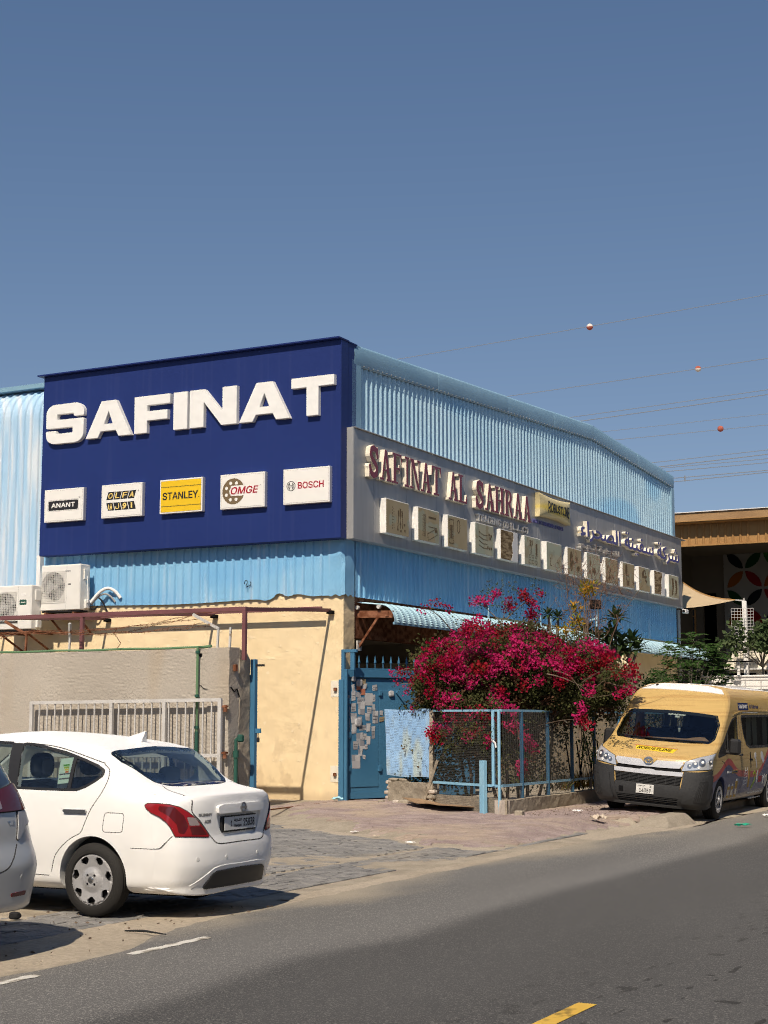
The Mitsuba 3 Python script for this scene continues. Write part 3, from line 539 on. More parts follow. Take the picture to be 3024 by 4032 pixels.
# ================================================================ blue sign board with its letters
sg = thing('sign_board', 'big navy blue sign board with raised white letters at the top of the corner', 'sign')
b = MB(); b.cbox(-7.37, .115, -.33, -.05, 5.147, 9.10, .01); b.box(-.02, .105, -.06, .30, 5.2, 9.09)
put('board', b, 'm_navy', sg)
c = MB(); c.cbox(-7.47, .125, -.445, -.02, 9.102, 9.135, .005); c.box(-.02, .122, -.03, .32, 9.095, 9.12); put('top_cap', c, 'm_navy', sg)
for x in ():
    put('panel_joint', MB().box(x - .004, x + .004, -.333, -.32, 5.16, 9.08), 'm_black', sg)
def poly(*p): return Polygon(p)
def make_S():
    s = sbox(0, 0, 1, 1).buffer(-.24).buffer(.24, quad_segs=8)
    for b in (sbox(.29, .605, .73, .745), sbox(.70, .60, 1.1, .665), sbox(.27, .255, .71, .395), sbox(-.1, .335, .30, .40)): s = s.difference(b)
    return s.buffer(-.03).buffer(.03).buffer(.02).buffer(-.02)
GL = {'S': make_S(), 'A': poly((0, 0), (.27, 0), (.335, .17), (.665, .17), (.73, 0), (1, 0), (.66, 1), (.34, 1)).difference(poly((.405, .36), (.595, .36), (.50, .72))),
      'F': poly((0, 0), (.36, 0), (.36, .33), (.93, .33), (.93, .58), (.36, .58), (.36, .745), (1, .745), (1, 1), (0, 1)), 'I': poly((0, 0), (1, 0), (1, 1), (0, 1)),
      'N': poly((0, 0), (.30, 0), (.30, .66), (.68, 0), (1, 0), (1, 1), (.70, 1), (.70, .36), (.32, 1), (0, 1)), 'T': poly((.36, 0), (.64, 0), (.64, .74), (1, .74), (1, 1), (0, 1), (0, .74), (.36, .74))}
FA = lambda x, z, y=-.33: frame((x, y, z), (1, 0, 0), (0, 0, 1))          # local x along the street front, y up, z towards the street
for ch, x0, x1 in (('S', -7.19, -6.16), ('A', -6.10, -4.90), ('F', -4.82, -3.91), ('I', -3.82, -3.47), ('N', -3.41, -2.26), ('A', -2.20, -1.00), ('T', -.97, .01)):
    z0, z1 = (7.56, 8.43) if ch == 'S' else (7.60, 8.385)
    g = affinity.scale(GL[ch], x1 - x0, z1 - z0, origin=(0, 0))
    m = MB().prism(g.simplify(.004), .10, FA(x0, z0)); q = MB().prism(g.buffer(-.005), .003, FA(x0, z0), .10)
    L = put('letter', m, 'm_white_letter', sg, label=f'white raised letter {ch}')
    put('face', q, 'm_white_letter', L)

gloss('m_lightbox', (.74, .73, .70), .5, .4); gloss('m_stanley', (.72, .47, .012), .5, .4); gloss('m_red_ink', (.33, .012, .028), .5, .4); gloss('m_soft_black', (.016, .016, .018), .5, .4)
gloss('m_silver', (.55, .55, .57), .4, .5, .3); gloss('m_olfa', (.76, .56, .18), .5, .4)
def logo(x0, label, face='m_lightbox'):
    t = thing('logo_box', label, 'sign')
    put('box', MB().cbox(x0, x0 + 1.06, -.43, -.331, 5.855, 6.565, .006), 'm_silver', t)
    put('front', MB().cbox(x0 + .004, x0 + 1.056, -.436, -.4285, 5.859, 6.561, .002), 'm_white', t)
    f = put('face', MB().box(x0 + .03, x0 + 1.03, -.439, -.434, 5.885, 6.535), face, t)
    fr = MB()
    for a in ((.028, .032, .03, .68), (1.028, 1.032, .03, .68), (.03, 1.03, .028, .032), (.03, 1.03, .678, .682)):
        fr.box(x0 + a[0], x0 + a[1], -.4405, -.4385, 5.855 + a[2], 5.855 + a[3])
    put('face_edge', fr, 'm_grey', t)
    return t, lambda x, z, d=0: FA(x0 + x, 5.855 + z, -.439 - d)
t, M = logo(-7.17, 'white box sign reading ANANT in a black bar, leftmost on the navy board')
put('black_bar', MB().prism(sbox(.12, .25, .92, .455).buffer(-.03).buffer(.03), .003, M(0, 0)), 'm_soft_black', t)
ln = sbox(.10, .23, .94, .475).buffer(-.04).buffer(.04); put('bar_outline', MB().prism(ln.difference(ln.buffer(-.006)), .003, M(0, 0)), 'm_grey', t)
put('lettering', MB().mesh(fit(text('ANANT', .11), .20, .84, .305, .405), M(0, 0, .003)), 'm_white', t)
put('trade_mark', MB().prism(Point(.955, .50).buffer(.018), .002, M(0, 0)), 'm_grey', t)
t, M = logo(-5.63, 'white box sign reading OLFA with Arabic below on black tiles, second from the left')
for row, z0, sl in ((0, .385, .05), (1, .155, -.05)):
    for k in range(4):
        x = .16 + k * .185; tile = poly((x - sl / 2, z0), (x + .165 - sl / 2, z0), (x + .165 + sl / 2, z0 + .165), (x + sl / 2, z0 + .165))
        put('black_tile', MB().prism(tile, .003, M(0, 0)), 'm_soft_black', t)
for k, ch in enumerate('OLFA'):
    v, f = fit(text(ch, .11), .19 + k * .185, .30 + k * .185, .41, .525); v[:, 0] += (v[:, 1] - .467) * .25
    put('lettering', xf((v, f), M(0, 0, .003)), 'm_olfa', t)
AR_OLFA = [None] * 4
put('trade_mark', MB().prism(Point(.965, .535).buffer(.018), .002, M(0, 0)), 'm_grey', t); OLFA = (t, M)
t, M = logo(-4.12, 'yellow box sign reading STANLEY, middle one on the navy board', 'm_stanley')
put('stripe', MB().prism(sbox(.03, .145, 1.03, .155), .003, M(0, 0)), 'm_soft_black', t); put('stripe', MB().prism(sbox(.03, .545, 1.03, .555), .003, M(0, 0)), 'm_soft_black', t)
put('lettering', MB().mesh(fit(text('STANLEY', .14), .075, .955, .285, .44), M(0, 0)), 'm_soft_black', t)
put('notch', MB().prism(poly((.43, .40), (.50, .44), (.43, .44)), .002, M(0, 0, .004)), 'm_stanley', t); put('trade_mark', MB().prism(sbox(.965, .30, .985, .315), .002, M(0, 0)), 'm_soft_black', t)
t, M = logo(-2.625, 'white box sign reading OMGE over a dotted dark ring, second from the right')
ring = Point(.32, .355).buffer(.265, quad_segs=16).difference(Point(.31, .355).buffer(.09)).difference(poly((.26, .26), (1, .26), (1, .47), (.26, .47)))
for k in range(8):
    a = math.radians(45 * k + 22); ring = ring.difference(Point(.32 + .18 * math.cos(a), .355 + .18 * math.sin(a)).buffer(.036))
put('ring', MB().prism(ring, .003, M(0, 0)), 'm_print', t)
v, f = fit(text('OMGE', .14), .26, .90, .29, .44); v[:, 0] += (v[:, 1] - .365) * .22
put('lettering', xf((v, f), M(0, 0)), 'm_red_ink', t); put('trade_mark', MB().prism(Point(.955, .445).buffer(.012), .002, M(0, 0)), 'm_grey', t)
t, M = logo(-1.135, 'white box sign reading BOSCH in red beside a round emblem, rightmost on the navy board')
o = Point(.185, .365).buffer(.10, quad_segs=12)
em = union_all([o.difference(o.buffer(-.013)), Point(.185, .365).buffer(.068).difference(Point(.185, .365).buffer(.056)).difference(sbox(.15, .2, .22, .5)), sbox(.148, .30, .16, .43), sbox(.21, .30, .222, .43), sbox(.15, .345, .22, .356), sbox(.15, .374, .22, .385)])
put('emblem', MB().prism(em, .003, M(0, 0)), 'm_soft_black', t)
put('lettering', MB().mesh(fit(text('BOSCH', .13), .34, .93, .30, .435), M(0, 0)), 'm_red_ink', t)

# ================================================================ grey fascia sign on the long side
fs = thing('fascia_sign', 'long grey metal fascia with maroon raised letters and Arabic lettering along the side wall', 'sign')
js = [-.09] + [.75 + 1.45 * k for k in range(15)] + [21.7]
for i, (a, b) in enumerate(zip(js[:-1], js[1:])):
    put('panel', MB().cbox(.06, .27 + .0015 * (i % 3), a + .004, b - .004, 5.155, 7.345, .006), 'm_alu', fs)
put('backing', MB().box(.05, .262, -.085, 21.69, 5.165, 7.335), 'm_grey', fs)
put('corner_panel', MB().cbox(.118, .268, -.105, -.09, 5.15, 7.35, .004), 'm_alu', fs)
put('top_cap', MB().cbox(.05, .31, -.10, 22.1, 7.347, 7.365, .004), 'm_alu', fs)
FB = lambda y, z, x=.275: frame((x, y, z), (0, 1, 0), (0, 0, 1))
def serif(ch):
    s = .13; V = lambda x, a=0, b=1, w=.24: sbox(x, a, x + w, b); sf = lambda x, z, w=.44: sbox(x - w / 2, z, x + w / 2, z + .085)
    if ch == 'I': return union_all([V(.38), sf(.5, 0, .6), sf(.5, .915, .6)])
    if ch == 'L': return union_all([V(.16), sf(.28, 0, .56), sf(.28, .915, .56), sbox(.2, 0, .95, .09), poly((.95, 0), (.98, .34), (.92, .34), (.78, .05))])
    if ch == 'F': return union_all([V(.16), sf(.28, 0, .58), sbox(.05, .915, .9, 1), sbox(.3, .46, .72, .55), sbox(.68, .36, .74, .65), poly((.9, 1), (.96, .68), (.90, .68), (.75, .95))])
    if ch == 'T': return union_all([V(.38), sf(.5, 0, .56), sbox(.04, .915, .96, 1), poly((.04, 1), (0, .66), (.06, .66), (.2, .95)), poly((.96, 1), (1, .66), (.94, .66), (.8, .95))])
    if ch == 'H': return union_all([V(.1), V(.68), sf(.22, 0, .46), sf(.8, 0, .46), sf(.22, .915, .46), sf(.8, .915, .46), sbox(.2, .45, .8, .54)])
    if ch == 'N': return union_all([V(.12, w=.10), V(.80, w=.10), poly((.05, 1), (.36, 1), (.90, 0), (.72, 0)), sf(.17, 0, .36), sf(.16, .915, .32), sf(.85, .915, .34)])
    if ch == 'A': return union_all([poly((.14, 0), (.24, 0), (.53, .85), (.42, 1)), poly((.42, 1), (.60, 1), (.95, 0), (.66, 0)), sbox(.3, .30, .72, .38), sf(.17, 0, .36), sf(.80, 0, .46)])
    if ch == 'R': return union_all([V(.14), sf(.26, 0, .5), sf(.2, .915, .34), affinity.scale(Point(.5, .73).buffer(1), .36, .27).difference(affinity.scale(Point(.46, .73).buffer(1), .13, .18)).intersection(sbox(.2, .4, 1, 1)), sbox(.2, .915, .5, 1), sbox(.2, .46, .55, .54), poly((.45, .5), (.66, .5), (1, 0), (.74, 0))])
    o = affinity.scale(Point(.5, .5).buffer(1, quad_segs=10), .42, .5)
    c = LineString([(.82, .70), (.72, .88), (.5, .93), (.28, .86), (.24, .70), (.36, .58), (.62, .46), (.78, .32), (.74, .14), (.52, .06), (.28, .12), (.17, .32)]).buffer(.105)
    return union_all([c, sbox(.80, .66, .87, 1), sbox(.10, 0, .17, .36)])
def big_word(word, y0, y1, z0, z1):
    n = len(word); wd = [.62 if c == 'I' else 1.0 for c in word]; tot = sum(wd); y = y0
    for c, q in zip(word, wd):
        dy = (y1 - y0) * q / tot
        g = affinity.scale(affinity.translate(serif(c), 0, 0), dy * (.95 if c != 'I' else 1.15), z1 - z0, origin=(0, 0)).simplify(.006)
        M = FB(y + .085, z0 + .004)
        L = put('letter', MB().prism(g, .10, M), 'm_cream', fs, label=f'maroon faced raised letter {c} with cream sides')
        put('face', MB().prism(g.buffer(-.008), .006, M, .099), 'm_maroon', L)
        y += dy
big_word('SAFINAT', .22, 3.60, 6.43, 7.07); big_word('AL', 3.95, 4.95, 6.43, 7.07); big_word('SAHRAA', 5.35, 8.72, 6.43, 7.07)
for word, a, b in (('TRADING', 5.64, 6.98), ('CO', 7.12, 7.42), ('(L.L.C)', 7.56, 8.66)):
    put('small_lettering', xf(fit(text(word, .16, .08), 0, b - a, 0, .17), FB(a, 6.15)), 'm_steel', fs)
# fourteen light boxes with faded prints
prints = np.random.default_rng(11); gap = 1.448
words = ['with small tools beside a column of dots', 'with long rods and a tilted box', 'with a peeling print and yellow corner', 'with pale green shelves', 'torn open on brown backing', 'with a brush over pale cups', 'nearly blank and bleached', 'with a dark tall shape on its left', 'with a few dark brackets', 'with scattered dark dashes', 'with a dark padlock shape low down', 'with a small dark ring near the top', 'torn in strips with brown backing', 'with two big dark boot shapes']
place = ['nearest the corner', 'second from the corner', 'third from the corner', 'fourth from the corner', 'fifth from the corner', 'sixth from the corner', 'seventh from the corner', 'eighth from the corner', 'ninth from the corner', 'tenth from the corner', 'eleventh from the corner', 'twelfth from the corner', 'next to last', 'at the far end']
for k in range(14):
    y0 = .99 + gap * k; y1 = y0 + 1.03
    t = thing('light_box', f'faded light box {words[k]}, {place[k]}', 'light box')
    put('box', MB().cbox(.272, .415, y0, y1, 5.37, 6.08, .006), 'm_lightbox', t)
    put('print', MB().box(.4155, .419, y0 + .015, y1 - .015, 5.385, 6.065), 'm_torn' if k in (4, 12) else 'm_face', t)
    if k in (4, 12):
        e = MB().prism(poly((.62, .0), (.72, .2), (.66, .38), (.78, .55), (.74, .7), (1.01, .7), (1.01, 0)), .004, FB(y0, 5.375, .419)); put('torn_edge', e, 'm_white', t); continue
    q = MB(); M = FB(y0, 5.37, .4195)
    def shp(poly_): q.prism(poly_.intersection(sbox(.04, .04, .99, .67)), .0025, M)
    if k == 0:
        for r in range(8): shp(Point(.28, .12 + r * .062).buffer(.014)); shp(Point(.34, .14 + r * .055).buffer(.009))
        for a in (.52, .60, .68): shp(sbox(a, .40, a + .055, .56 - abs(a - .6) * .5)); shp(LineString([(a + .03, .4), (a - .02 + (a - .5) * .4, .16)]).buffer(.012))
        for a, b in ((.48, .10), (.62, .08), (.78, .22), (.8, .1), (.6, .22)): shp(sbox(a, b, a + .06, b + .045))
    elif k == 1:
        for a in (.22, .27, .31, .35): shp(LineString([(a, .12), (a + .01, .58)]).buffer(.008))
        shp(sbox(.5, .52, .86, .56)); shp(sbox(.5, .33, .86, .345)); shp(affinity.rotate(sbox(.45, .12, .92, .26), 20).exterior.buffer(.006)); shp(sbox(.80, .24, .92, .30))
    elif k == 2:
        shp(sbox(.08, .1, .30, .62).exterior.buffer(.01)); shp(affinity.scale(Point(.55, .5).buffer(.1), .7, 1.4).exterior.buffer(.012)); shp(sbox(.12, .2, .24, .5))
    elif k == 3:
        for r in range(4): shp(poly((.2, .2 + r * .1), (.45, .14 + r * .1), (.45, .16 + r * .1), (.2, .22 + r * .1))); shp(sbox(.45, .15 + r * .1, .68, .165 + r * .1))
        for a, b in ((.74, .46), (.86, .44), (.80, .38), (.66, .16), (.76, .14), (.86, .15)): shp(sbox(a, b, a + .07, b + .06))
    elif k == 5:
        for a, b, c, d in ((.34, .5, .05, .12), (.46, .52, .05, .1), (.40, .30, .03, .2), (.72, .3, .09, .26)): shp(sbox(a, b, a + c, b + d).buffer(.01))
        for a in (.32, .5, .7): shp(poly((a, .06), (a + .08, .06), (a + .1, .14), (a - .02, .14)).exterior.buffer(.006)); shp(poly((a, .2), (a + .08, .2), (a + .1, .27), (a - .02, .27)).exterior.buffer(.006))
    elif k == 6: shp(LineString([(.22, .3), (.24, .12), (.34, .12)]).buffer(.012)); shp(sbox(.7, .22, .85, .24))
    elif k == 10:
        shp(affinity.scale(Point(.32, .5).buffer(.1), 1, 1.7)); shp(Point(.45, .26).buffer(.1).exterior.buffer(.022)); shp(sbox(.32, .06, .56, .2)); shp(sbox(.86, .1, .93, .24))
    elif k == 13:
        shp(poly((.3, .62), (.5, .6), (.52, .35), (.38, .06), (.28, .1), (.34, .3))); shp(poly((.6, .6), (.85, .55), (.86, .3), (.76, .1), (.62, .1), (.7, .3)))
    else:
        for _ in range(5):
            a, b = prints.uniform(.15, .75), prints.uniform(.08, .5); shp(affinity.rotate(sbox(a, b, a + prints.uniform(.04, .16), b + prints.uniform(.03, .14)), prints.uniform(-50, 50)).buffer(.012))
        if k == 7: shp(affinity.scale(Point(.27, .36).buffer(.1), 1.1, 2.6))
        if k == 11: shp(Point(.5, .52).buffer(.1).exterior.buffer(.03))
    if q.n: put('printed_tools', q, 'm_print', t)
# yellow pillow shaped sign
t = thing('pillow_sign', 'yellow pillow shaped sign reading ROBUSTLINE above small blue letters on the grey fascia', 'sign')
n, m = 25, 13; U, V = np.meshgrid(np.linspace(-1, 1, n), np.linspace(-1, 1, m), indexing='ij'); 
yy = 10.36 + 1.03 * U * (1 + .05 * V ** 2); zz = 6.97 + .30 * V * (1 - .16 * (1 - U ** 2))
bul = .10 * (1 - U ** 4) * (1 - V ** 4)
P = np.stack([.40 + bul, yy, zz], -1); B = np.stack([yy * 0 + .272, yy, zz], -1)
gloss('m_robust', proc(lambda p, n, uv: mix((.52, .44, .24), (.62, .47, .085), smoothstep(.22, .05, dr.abs(p.z - 6.93) + .10 * dr.square(p.y - 10.36)))), .5, .4)
put('body', sheet(P, B), 'm_robust', t, smooth=40)
s = 'ROBUSTLINE'; let = MB(); cur = 9.62
v, f = fit(text(s, .2, .006), -.72, .74, -.13, .13); v, f = sub((v, f), 2)
zc = v[:, 1] * (.80 + .42 * (v[:, 0] / .74) ** 2); 
bu = .10 * (1 - (v[:, 0] / 1.03) ** 4) * (1 - np.clip(zc / .27, -1, 1) ** 4)
let.add(np.stack([.402 + bu + v[:, 2], 10.40 + v[:, 0], 6.95 + zc], 1), f)
put('lettering', let, 'm_soft_black', t)
put('small_lettering', xf(fit(text('HOME OF HARDWARE & TOOLS', .08, .015), 0, 2.1, 0, .10), FB(9.1, 6.50)), 'm_violet', t)
# Arabic lettering of the fascia and of the second logo box
for p in arabic_fit('company', 12.15, 21.0, 6.38, 6.99):
    if p.area > 2e-4: L = put('letter', MB().prism(p.buffer(.0), .11, FB(.06, 0)), 'm_cream', fs); put('face', MB().prism(p.buffer(-.004), .006, FB(.06, 0), .109), 'm_violet', L)
for p in arabic_fit('trading', 12.25, 15.4, 6.12, 6.36):
    if p.area > 1e-4: put('small_lettering', MB().prism(p.buffer(.003), .10, FB(0, 0)), 'm_steel', fs)
t, M = OLFA
for k, nm in enumerate(('fa', 'lam', 'waw', 'alef')):
    x = .19 + k * .185 + (.03 if nm == 'alef' else 0); q = MB()
    for p in arabic_fit(nm, x, x + (.04 if nm == 'alef' else .10), .178, .30): q.prism(p, .003, M(0, 0, .003))
    put('lettering', q, 'm_olfa', t)

# ================================================================ rendered boundary wall with its pier
t = thing('boundary_wall', 'rough grey rendered boundary wall with a cracked end pier, behind the white sedan', 'wall')
def rough_block(x0, x1, y0, y1, z0, z1, amp, seed, step=.10):
    h = m3.Manifold.cube([x1 - x0, y1 - y0, z1 - z0]).translate([x0, y0, z0]).refine_to_length(step).to_mesh()
    v = h.vert_properties[:, :3].copy()
    return v + amp * (np.stack([meshkit.fbm(v * 3.1 + s, 3, seed + s) for s in (0, 5, 9)], 1) - .5), h.tri_verts
put('wall', MB().box(-16, -.80, -3.43, -3.20, -.05, 2.905), 'm_render', t)
put('end_column', rough_block(-.81, -.36, -3.455, -3.13, -.05, 2.915, .035, 3), 'm_render', t, smooth=35)
pr = m3.Manifold.hull_points(np.array([(-.80, -3.13, -.05), (-.34, -3.13, -.05), (-.34, -2.76, -.05), (-.80, -2.76, -.05), (-.8, -3.13, 2.88), (-.36, -3.13, 2.88), (-.36, -2.9, 2.82), (-.37, -2.76, 2.70), (-.8, -2.76, 2.72)], float)).refine_to_length(.09).to_mesh()
v = pr.vert_properties[:, :3].copy(); v += .07 * (np.stack([meshkit.fbm(v * 3.5 + s, 4, 20 + s) for s in (0, 5, 9)], 1) - .5)
put('pier', (v, pr.tri_verts), 'm_mortar', t, smooth=30, label='crumbling grey pier at the end of the wall')
cr = MB(); x = np.linspace(-1.0, -.36, 14); cr.tube(np.stack([x, x * 0 - 3.445, 2.20 + .05 * np.sin(x * 11) + .02 * np.sin(x * 37)], 1), .006, 5)
cr.tube([(-.352, -3.40, 2.22), (-.345, -3.3, 2.14), (-.345, -3.22, 2.2), (-.345, -3.14, 2.05)], .011, 5); put('crack', cr, 'm_black', t)
put('drain_hole', MB().tube([(-.98, -3.436, 2.79), (-.98, -3.42, 2.79)], .035, 12), 'm_black', t)
put('bracket', MB().cbox(-.36, -.30, -3.34, -3.26, 2.50, 2.62, .008), 'm_rust', t)
vp = MB(); vp.tube([(-.30, -3.30, .55), (-.30, -3.30, 1.0)], .035, 10); vp.tube([(-.30, -3.3, 1.0), (-.30, -3.3, 1.12)], .05, 10); vp.tube([(-.30, -3.3, 1.12), (-.3, -3.3, 1.3), (-.24, -3.28, 1.36)], .03, 10); vp.cbox(-.26, -.16, -3.34, -3.24, 1.27, 1.40, .02)
put('standpipe', vp, 'm_pipe_green', t, label='dark green water standpipe at the wall end')
put('lower_pipe', MB().tube([(-.30, -3.30, 0), (-.30, -3.3, .56)], .045, 10), 'm_black', t)
# green pipe along the wall top and down its face
t = thing('green_pipe', 'thin green pipe running along the wall top and down its face', 'pipe')
n = 40; x = np.linspace(-16, -.98, n)
put('pipe', MB().tube(np.stack([x, x * 0 - 3.32, 2.935 + .006 * np.sin(x * 4)], 1), .022, 8).tube([(-.98, -3.32, 2.94), (-.82, -3.34, 2.95)], .026, 8), 'm_green', t)
put('pipe', MB().tube([(-1.0, -3.50, 2.94), (-1.0, -3.5, 1.0), (-1.01, -3.5, .3)], .024, 8).tube([(-1.0, -3.32, 2.93), (-1.0, -3.5, 2.93)], .024, 8), 'm_green', t)
put('joint', MB().tube([(-1.0, -3.5, 1.15), (-1.0, -3.5, 1.45)], .036, 10), 'm_pipe_green', t)
for z in (2.82, 2.05, 1.5, 1.1): put('clip', MB().tube([(-1.0, -3.5, z), (-1.0, -3.5, z + .045)], .040, 10), 'm_pipe_green', t)
# lattice gate leaning on the wall
t = thing('lattice_gate', 'whitish steel bar gate leaning against the grey wall behind the sedan', 'gate')
zt = lambda x: 2.03 + (x + .45) * .0085
fr = MB(); fr.beam((-4.66, -3.60, zt(-4.66) - .03), (-.42, -3.60, zt(-.42) - .03), .05, .06); fr.beam((-4.66, -3.6, 1.0), (-.42, -3.6, 1.04), .05, .06); fr.beam((-4.66, -3.6, .32), (-.42, -3.6, .34), .05, .06)
put('frame', fr, 'm_rail', t)
for x in (-4.64, -2.79, -1.62, -.44): put('post', MB().box(x - .035, x + .035, -3.63, -3.575, .12, zt(x) - .01), 'm_rail', t)
gb = np.random.default_rng(7)
for k in range(22):
    x = -4.46 + k * .183
    if min(abs(x - q) for q in (-4.64, -2.79, -1.62, -.44)) < .07: continue
    s = .03 * gb.standard_normal() if k in (5, 6, 15, 16, 19) else .004 * gb.standard_normal()
    put('bar', MB().beam((x + s, -3.598, .30), (x, -3.598, zt(x) - .05), .022, .022, (0, 1, 0)), 'm_rail', t)
for z in (1.85, 1.05): put('hinge', MB().tube([(-.36, -3.56, z - .06), (-.36, -3.56, z + .06)], .035, 8).box(-.42, -.33, -3.60, -3.5, z + .02, z + .05), 'm_rust', t)
# barbed wire arms and strands
arms = []
for i, (x, lean, mat, lb) in enumerate(((-5.10, -.42, 'm_rust', 'rusty leaning angle arm holding barbed wire under the lower air conditioner'), (-4.05, .10, 'm_chalk', 'short rusty angle arm beside the middle purple post'), (-.72, -.45, 'm_chalk', 'peeling white angle arm leaning left near the wall end'), (-.46, .0, 'm_chalk', 'upright peeling white stub post at the wall end'))):
    q = MB(); top = 3.28 if i != 1 else 3.2
    q.beam((x, -3.30, 2.85), (x + .02, -3.30, top), .034, .034, (0, 1, 0))
    if i != 3: q.beam((x + .02, -3.30, top - .02), (x + lean, -3.42, top + .24), .045, .045, (0, 1, 0))
    put('wire_arm', q, mat, label=lb, cat='bracket')
wr = np.random.default_rng(5); bw = thing('barbed_wire', 'sagging rusty barbed wire strands strung above the grey wall', 'barbed wire')
for k, (z0, z1, sag) in enumerate(((3.05, 3.52, .10), (3.18, 3.45, .06), (3.30, 3.36, .13), (3.38, 3.30, .08), (3.12, 3.55, .2))):
    x = np.linspace(-9, -1.15 + .1 * k, 120); s = (x + 9) / 7.9; zz = z0 + (z1 - z0) * s - sag * np.sin(PI * np.clip((s - .5) * 2, 0, 1)) - .08 * np.sin(PI * np.clip(s * 2, 0, 1)) + .01 * np.sin(x * 7 + k)
    y = -3.38 + .03 * k + .015 * np.sin(x * 5 + k); q = MB().tube(np.stack([x, y, zz], 1), .006, 4)
    for j in range(3, 118, 2):
        a = wr.uniform(0, 6.3); d = np.array([.012, math.cos(a) * .024, math.sin(a) * .024]); c = np.array([x[j], y[j], zz[j]]); q.tube([c - d, c + d], .005, 3)
    put('strand', q, 'm_rust', bw)
q = MB(); tt = np.linspace(0, 1, 16); q.tube(np.stack([-2.85 + .08 * np.sin(tt * 6), -3.4 + 0 * tt, 2.95 + .36 * tt + .02 * np.sin(tt * 12)], 1), .007, 5); put('loose_end', q, 'm_rust', bw)

# ================================================================ purple canopy frame
t = thing('canopy_frame', 'bare purple steel canopy frame running from the wall over the grey boundary wall', 'frame')
y0, zq = -3.09, 3.61
put('outer_bar', MB().cbox(-16, -.25, y0 - .035, y0 + .035, zq - .04, zq + .04, .004), 'm_purple', t)
for x in (-14, -9.2, -3.92, -.285): put('post', MB().cbox(x - .035, x + .035, y0 - .034, y0 + .034, 2.7 if x > -1 else 2.85, zq - .041, .004), 'm_purple', t)
put('inner_bar', MB().beam((-16, -.26, 3.80), (-.34, -.26, 3.80), .05, .07), 'm_purple', t)
for x in (-14, -11.3, -8.5, -5.72, -3.01, -.29):
    put('rafter', MB().beam((x, y0 + .036, zq), (x, -.02, 3.775), .045, .07), 'm_purple', t)
    put('bracket', MB().box(x - .03, x + .09, -.12, -.002, 3.70, 3.765), 'm_black', t)

# ================================================================ air conditioners
def aircon(x0, x1, yf, yb, z0, z1, fr_, label, mark):
    t = thing('air_conditioner', label, 'air conditioner')
    body = m3.Manifold.hull_points(chamfer(x0, x1, yf, yb, z0, z1, .018)[0])
    fx = x0 + fr_ * .5; R = (z1 - z0) * .325; zc = z0 + (z1 - z0) * .52
    cyl = m3.Manifold.cylinder(.22, R, R, 40).rotate([90, 0, 0]).translate([fx, yf + .20, zc])
    b = (body - cyl).to_mesh(); put('casing', (b.vert_properties[:, :3], b.tri_verts), 'm_acwhite', t, smooth=30)
    put('fan_well', MB().tube([(fx, yf + .20, zc), (fx, yf + .18, zc)], R + .004, 40), 'm_dark', t)
    fan = MB()
    for k in range(3):
        a0 = 2.1 * k + .4; g = np.linspace(0, 1.25, 8); P = np.zeros((8, 5, 3)); rr = np.linspace(.06, R * .92, 5)
        for i, a in enumerate(g): P[i, :, 0] = fx + rr * math.cos(a0 + a); P[i, :, 2] = zc + rr * math.sin(a0 + a); P[i, :, 1] = yf + .13 - .05 * i / 7
        B = P.copy(); B[..., 1] += .006; fan.mesh(sheet(P, B))
    fan.tube([(fx, yf + .08, zc), (fx, yf + .16, zc)], .055, 14); put('fan', fan, 'm_grey', t, smooth=30)
    gr = MB(); q = R * 1.05
    for k in range(-9, 10):
        h = q * k / 9; gr.box(fx - q, fx + q, yf - .020, yf - .014, zc + h - .0035, zc + h + .0035)
    for k in range(-7, 8):
        h = q * k / 7; gr.box(fx + h - .004, fx + h + .004, yf - .016, yf - .010, zc - q, zc + q)
    put('fan_grille', gr, 'm_acwhite', t)
    put('seam', MB().box(x0 + fr_ + .03, x0 + fr_ + .034, yf - .002, yf + .01, z0 + .02, z1 - .02), 'm_grey', t)
    put('base', MB().cbox(x0 + .02, x1 - .02, yf + .03, yb - .03, z0 - .035, z0, .004), 'm_dark', t)
    for a in (x0 + .15, x1 - .15): put('foot_bracket', MB().beam((a, yf - .02, z0 - .06), (a, -.02, z0 - .06), .05, .04).beam((a, yf + .06, z0 - .07), (a, -.02, z0 - .45), .04, .03), 'm_rust', t)
    put('valve_cover', MB().cbox(x1 - .002, x1 + .03, (yf + yb) / 2 - .06, (yf + yb) / 2 + .1, z1 - .32, z1 - .10, .006), 'm_acwhite', t)
    put('terminal_box', MB().cbox(x1 - .002, x1 + .05, (yf + yb) / 2 - .02, (yf + yb) / 2 + .12, z0 + .04, z0 + .22, .008), 'm_acwhite', t)
    mark(t, x0, x1, yf, z0, z1)
    return t
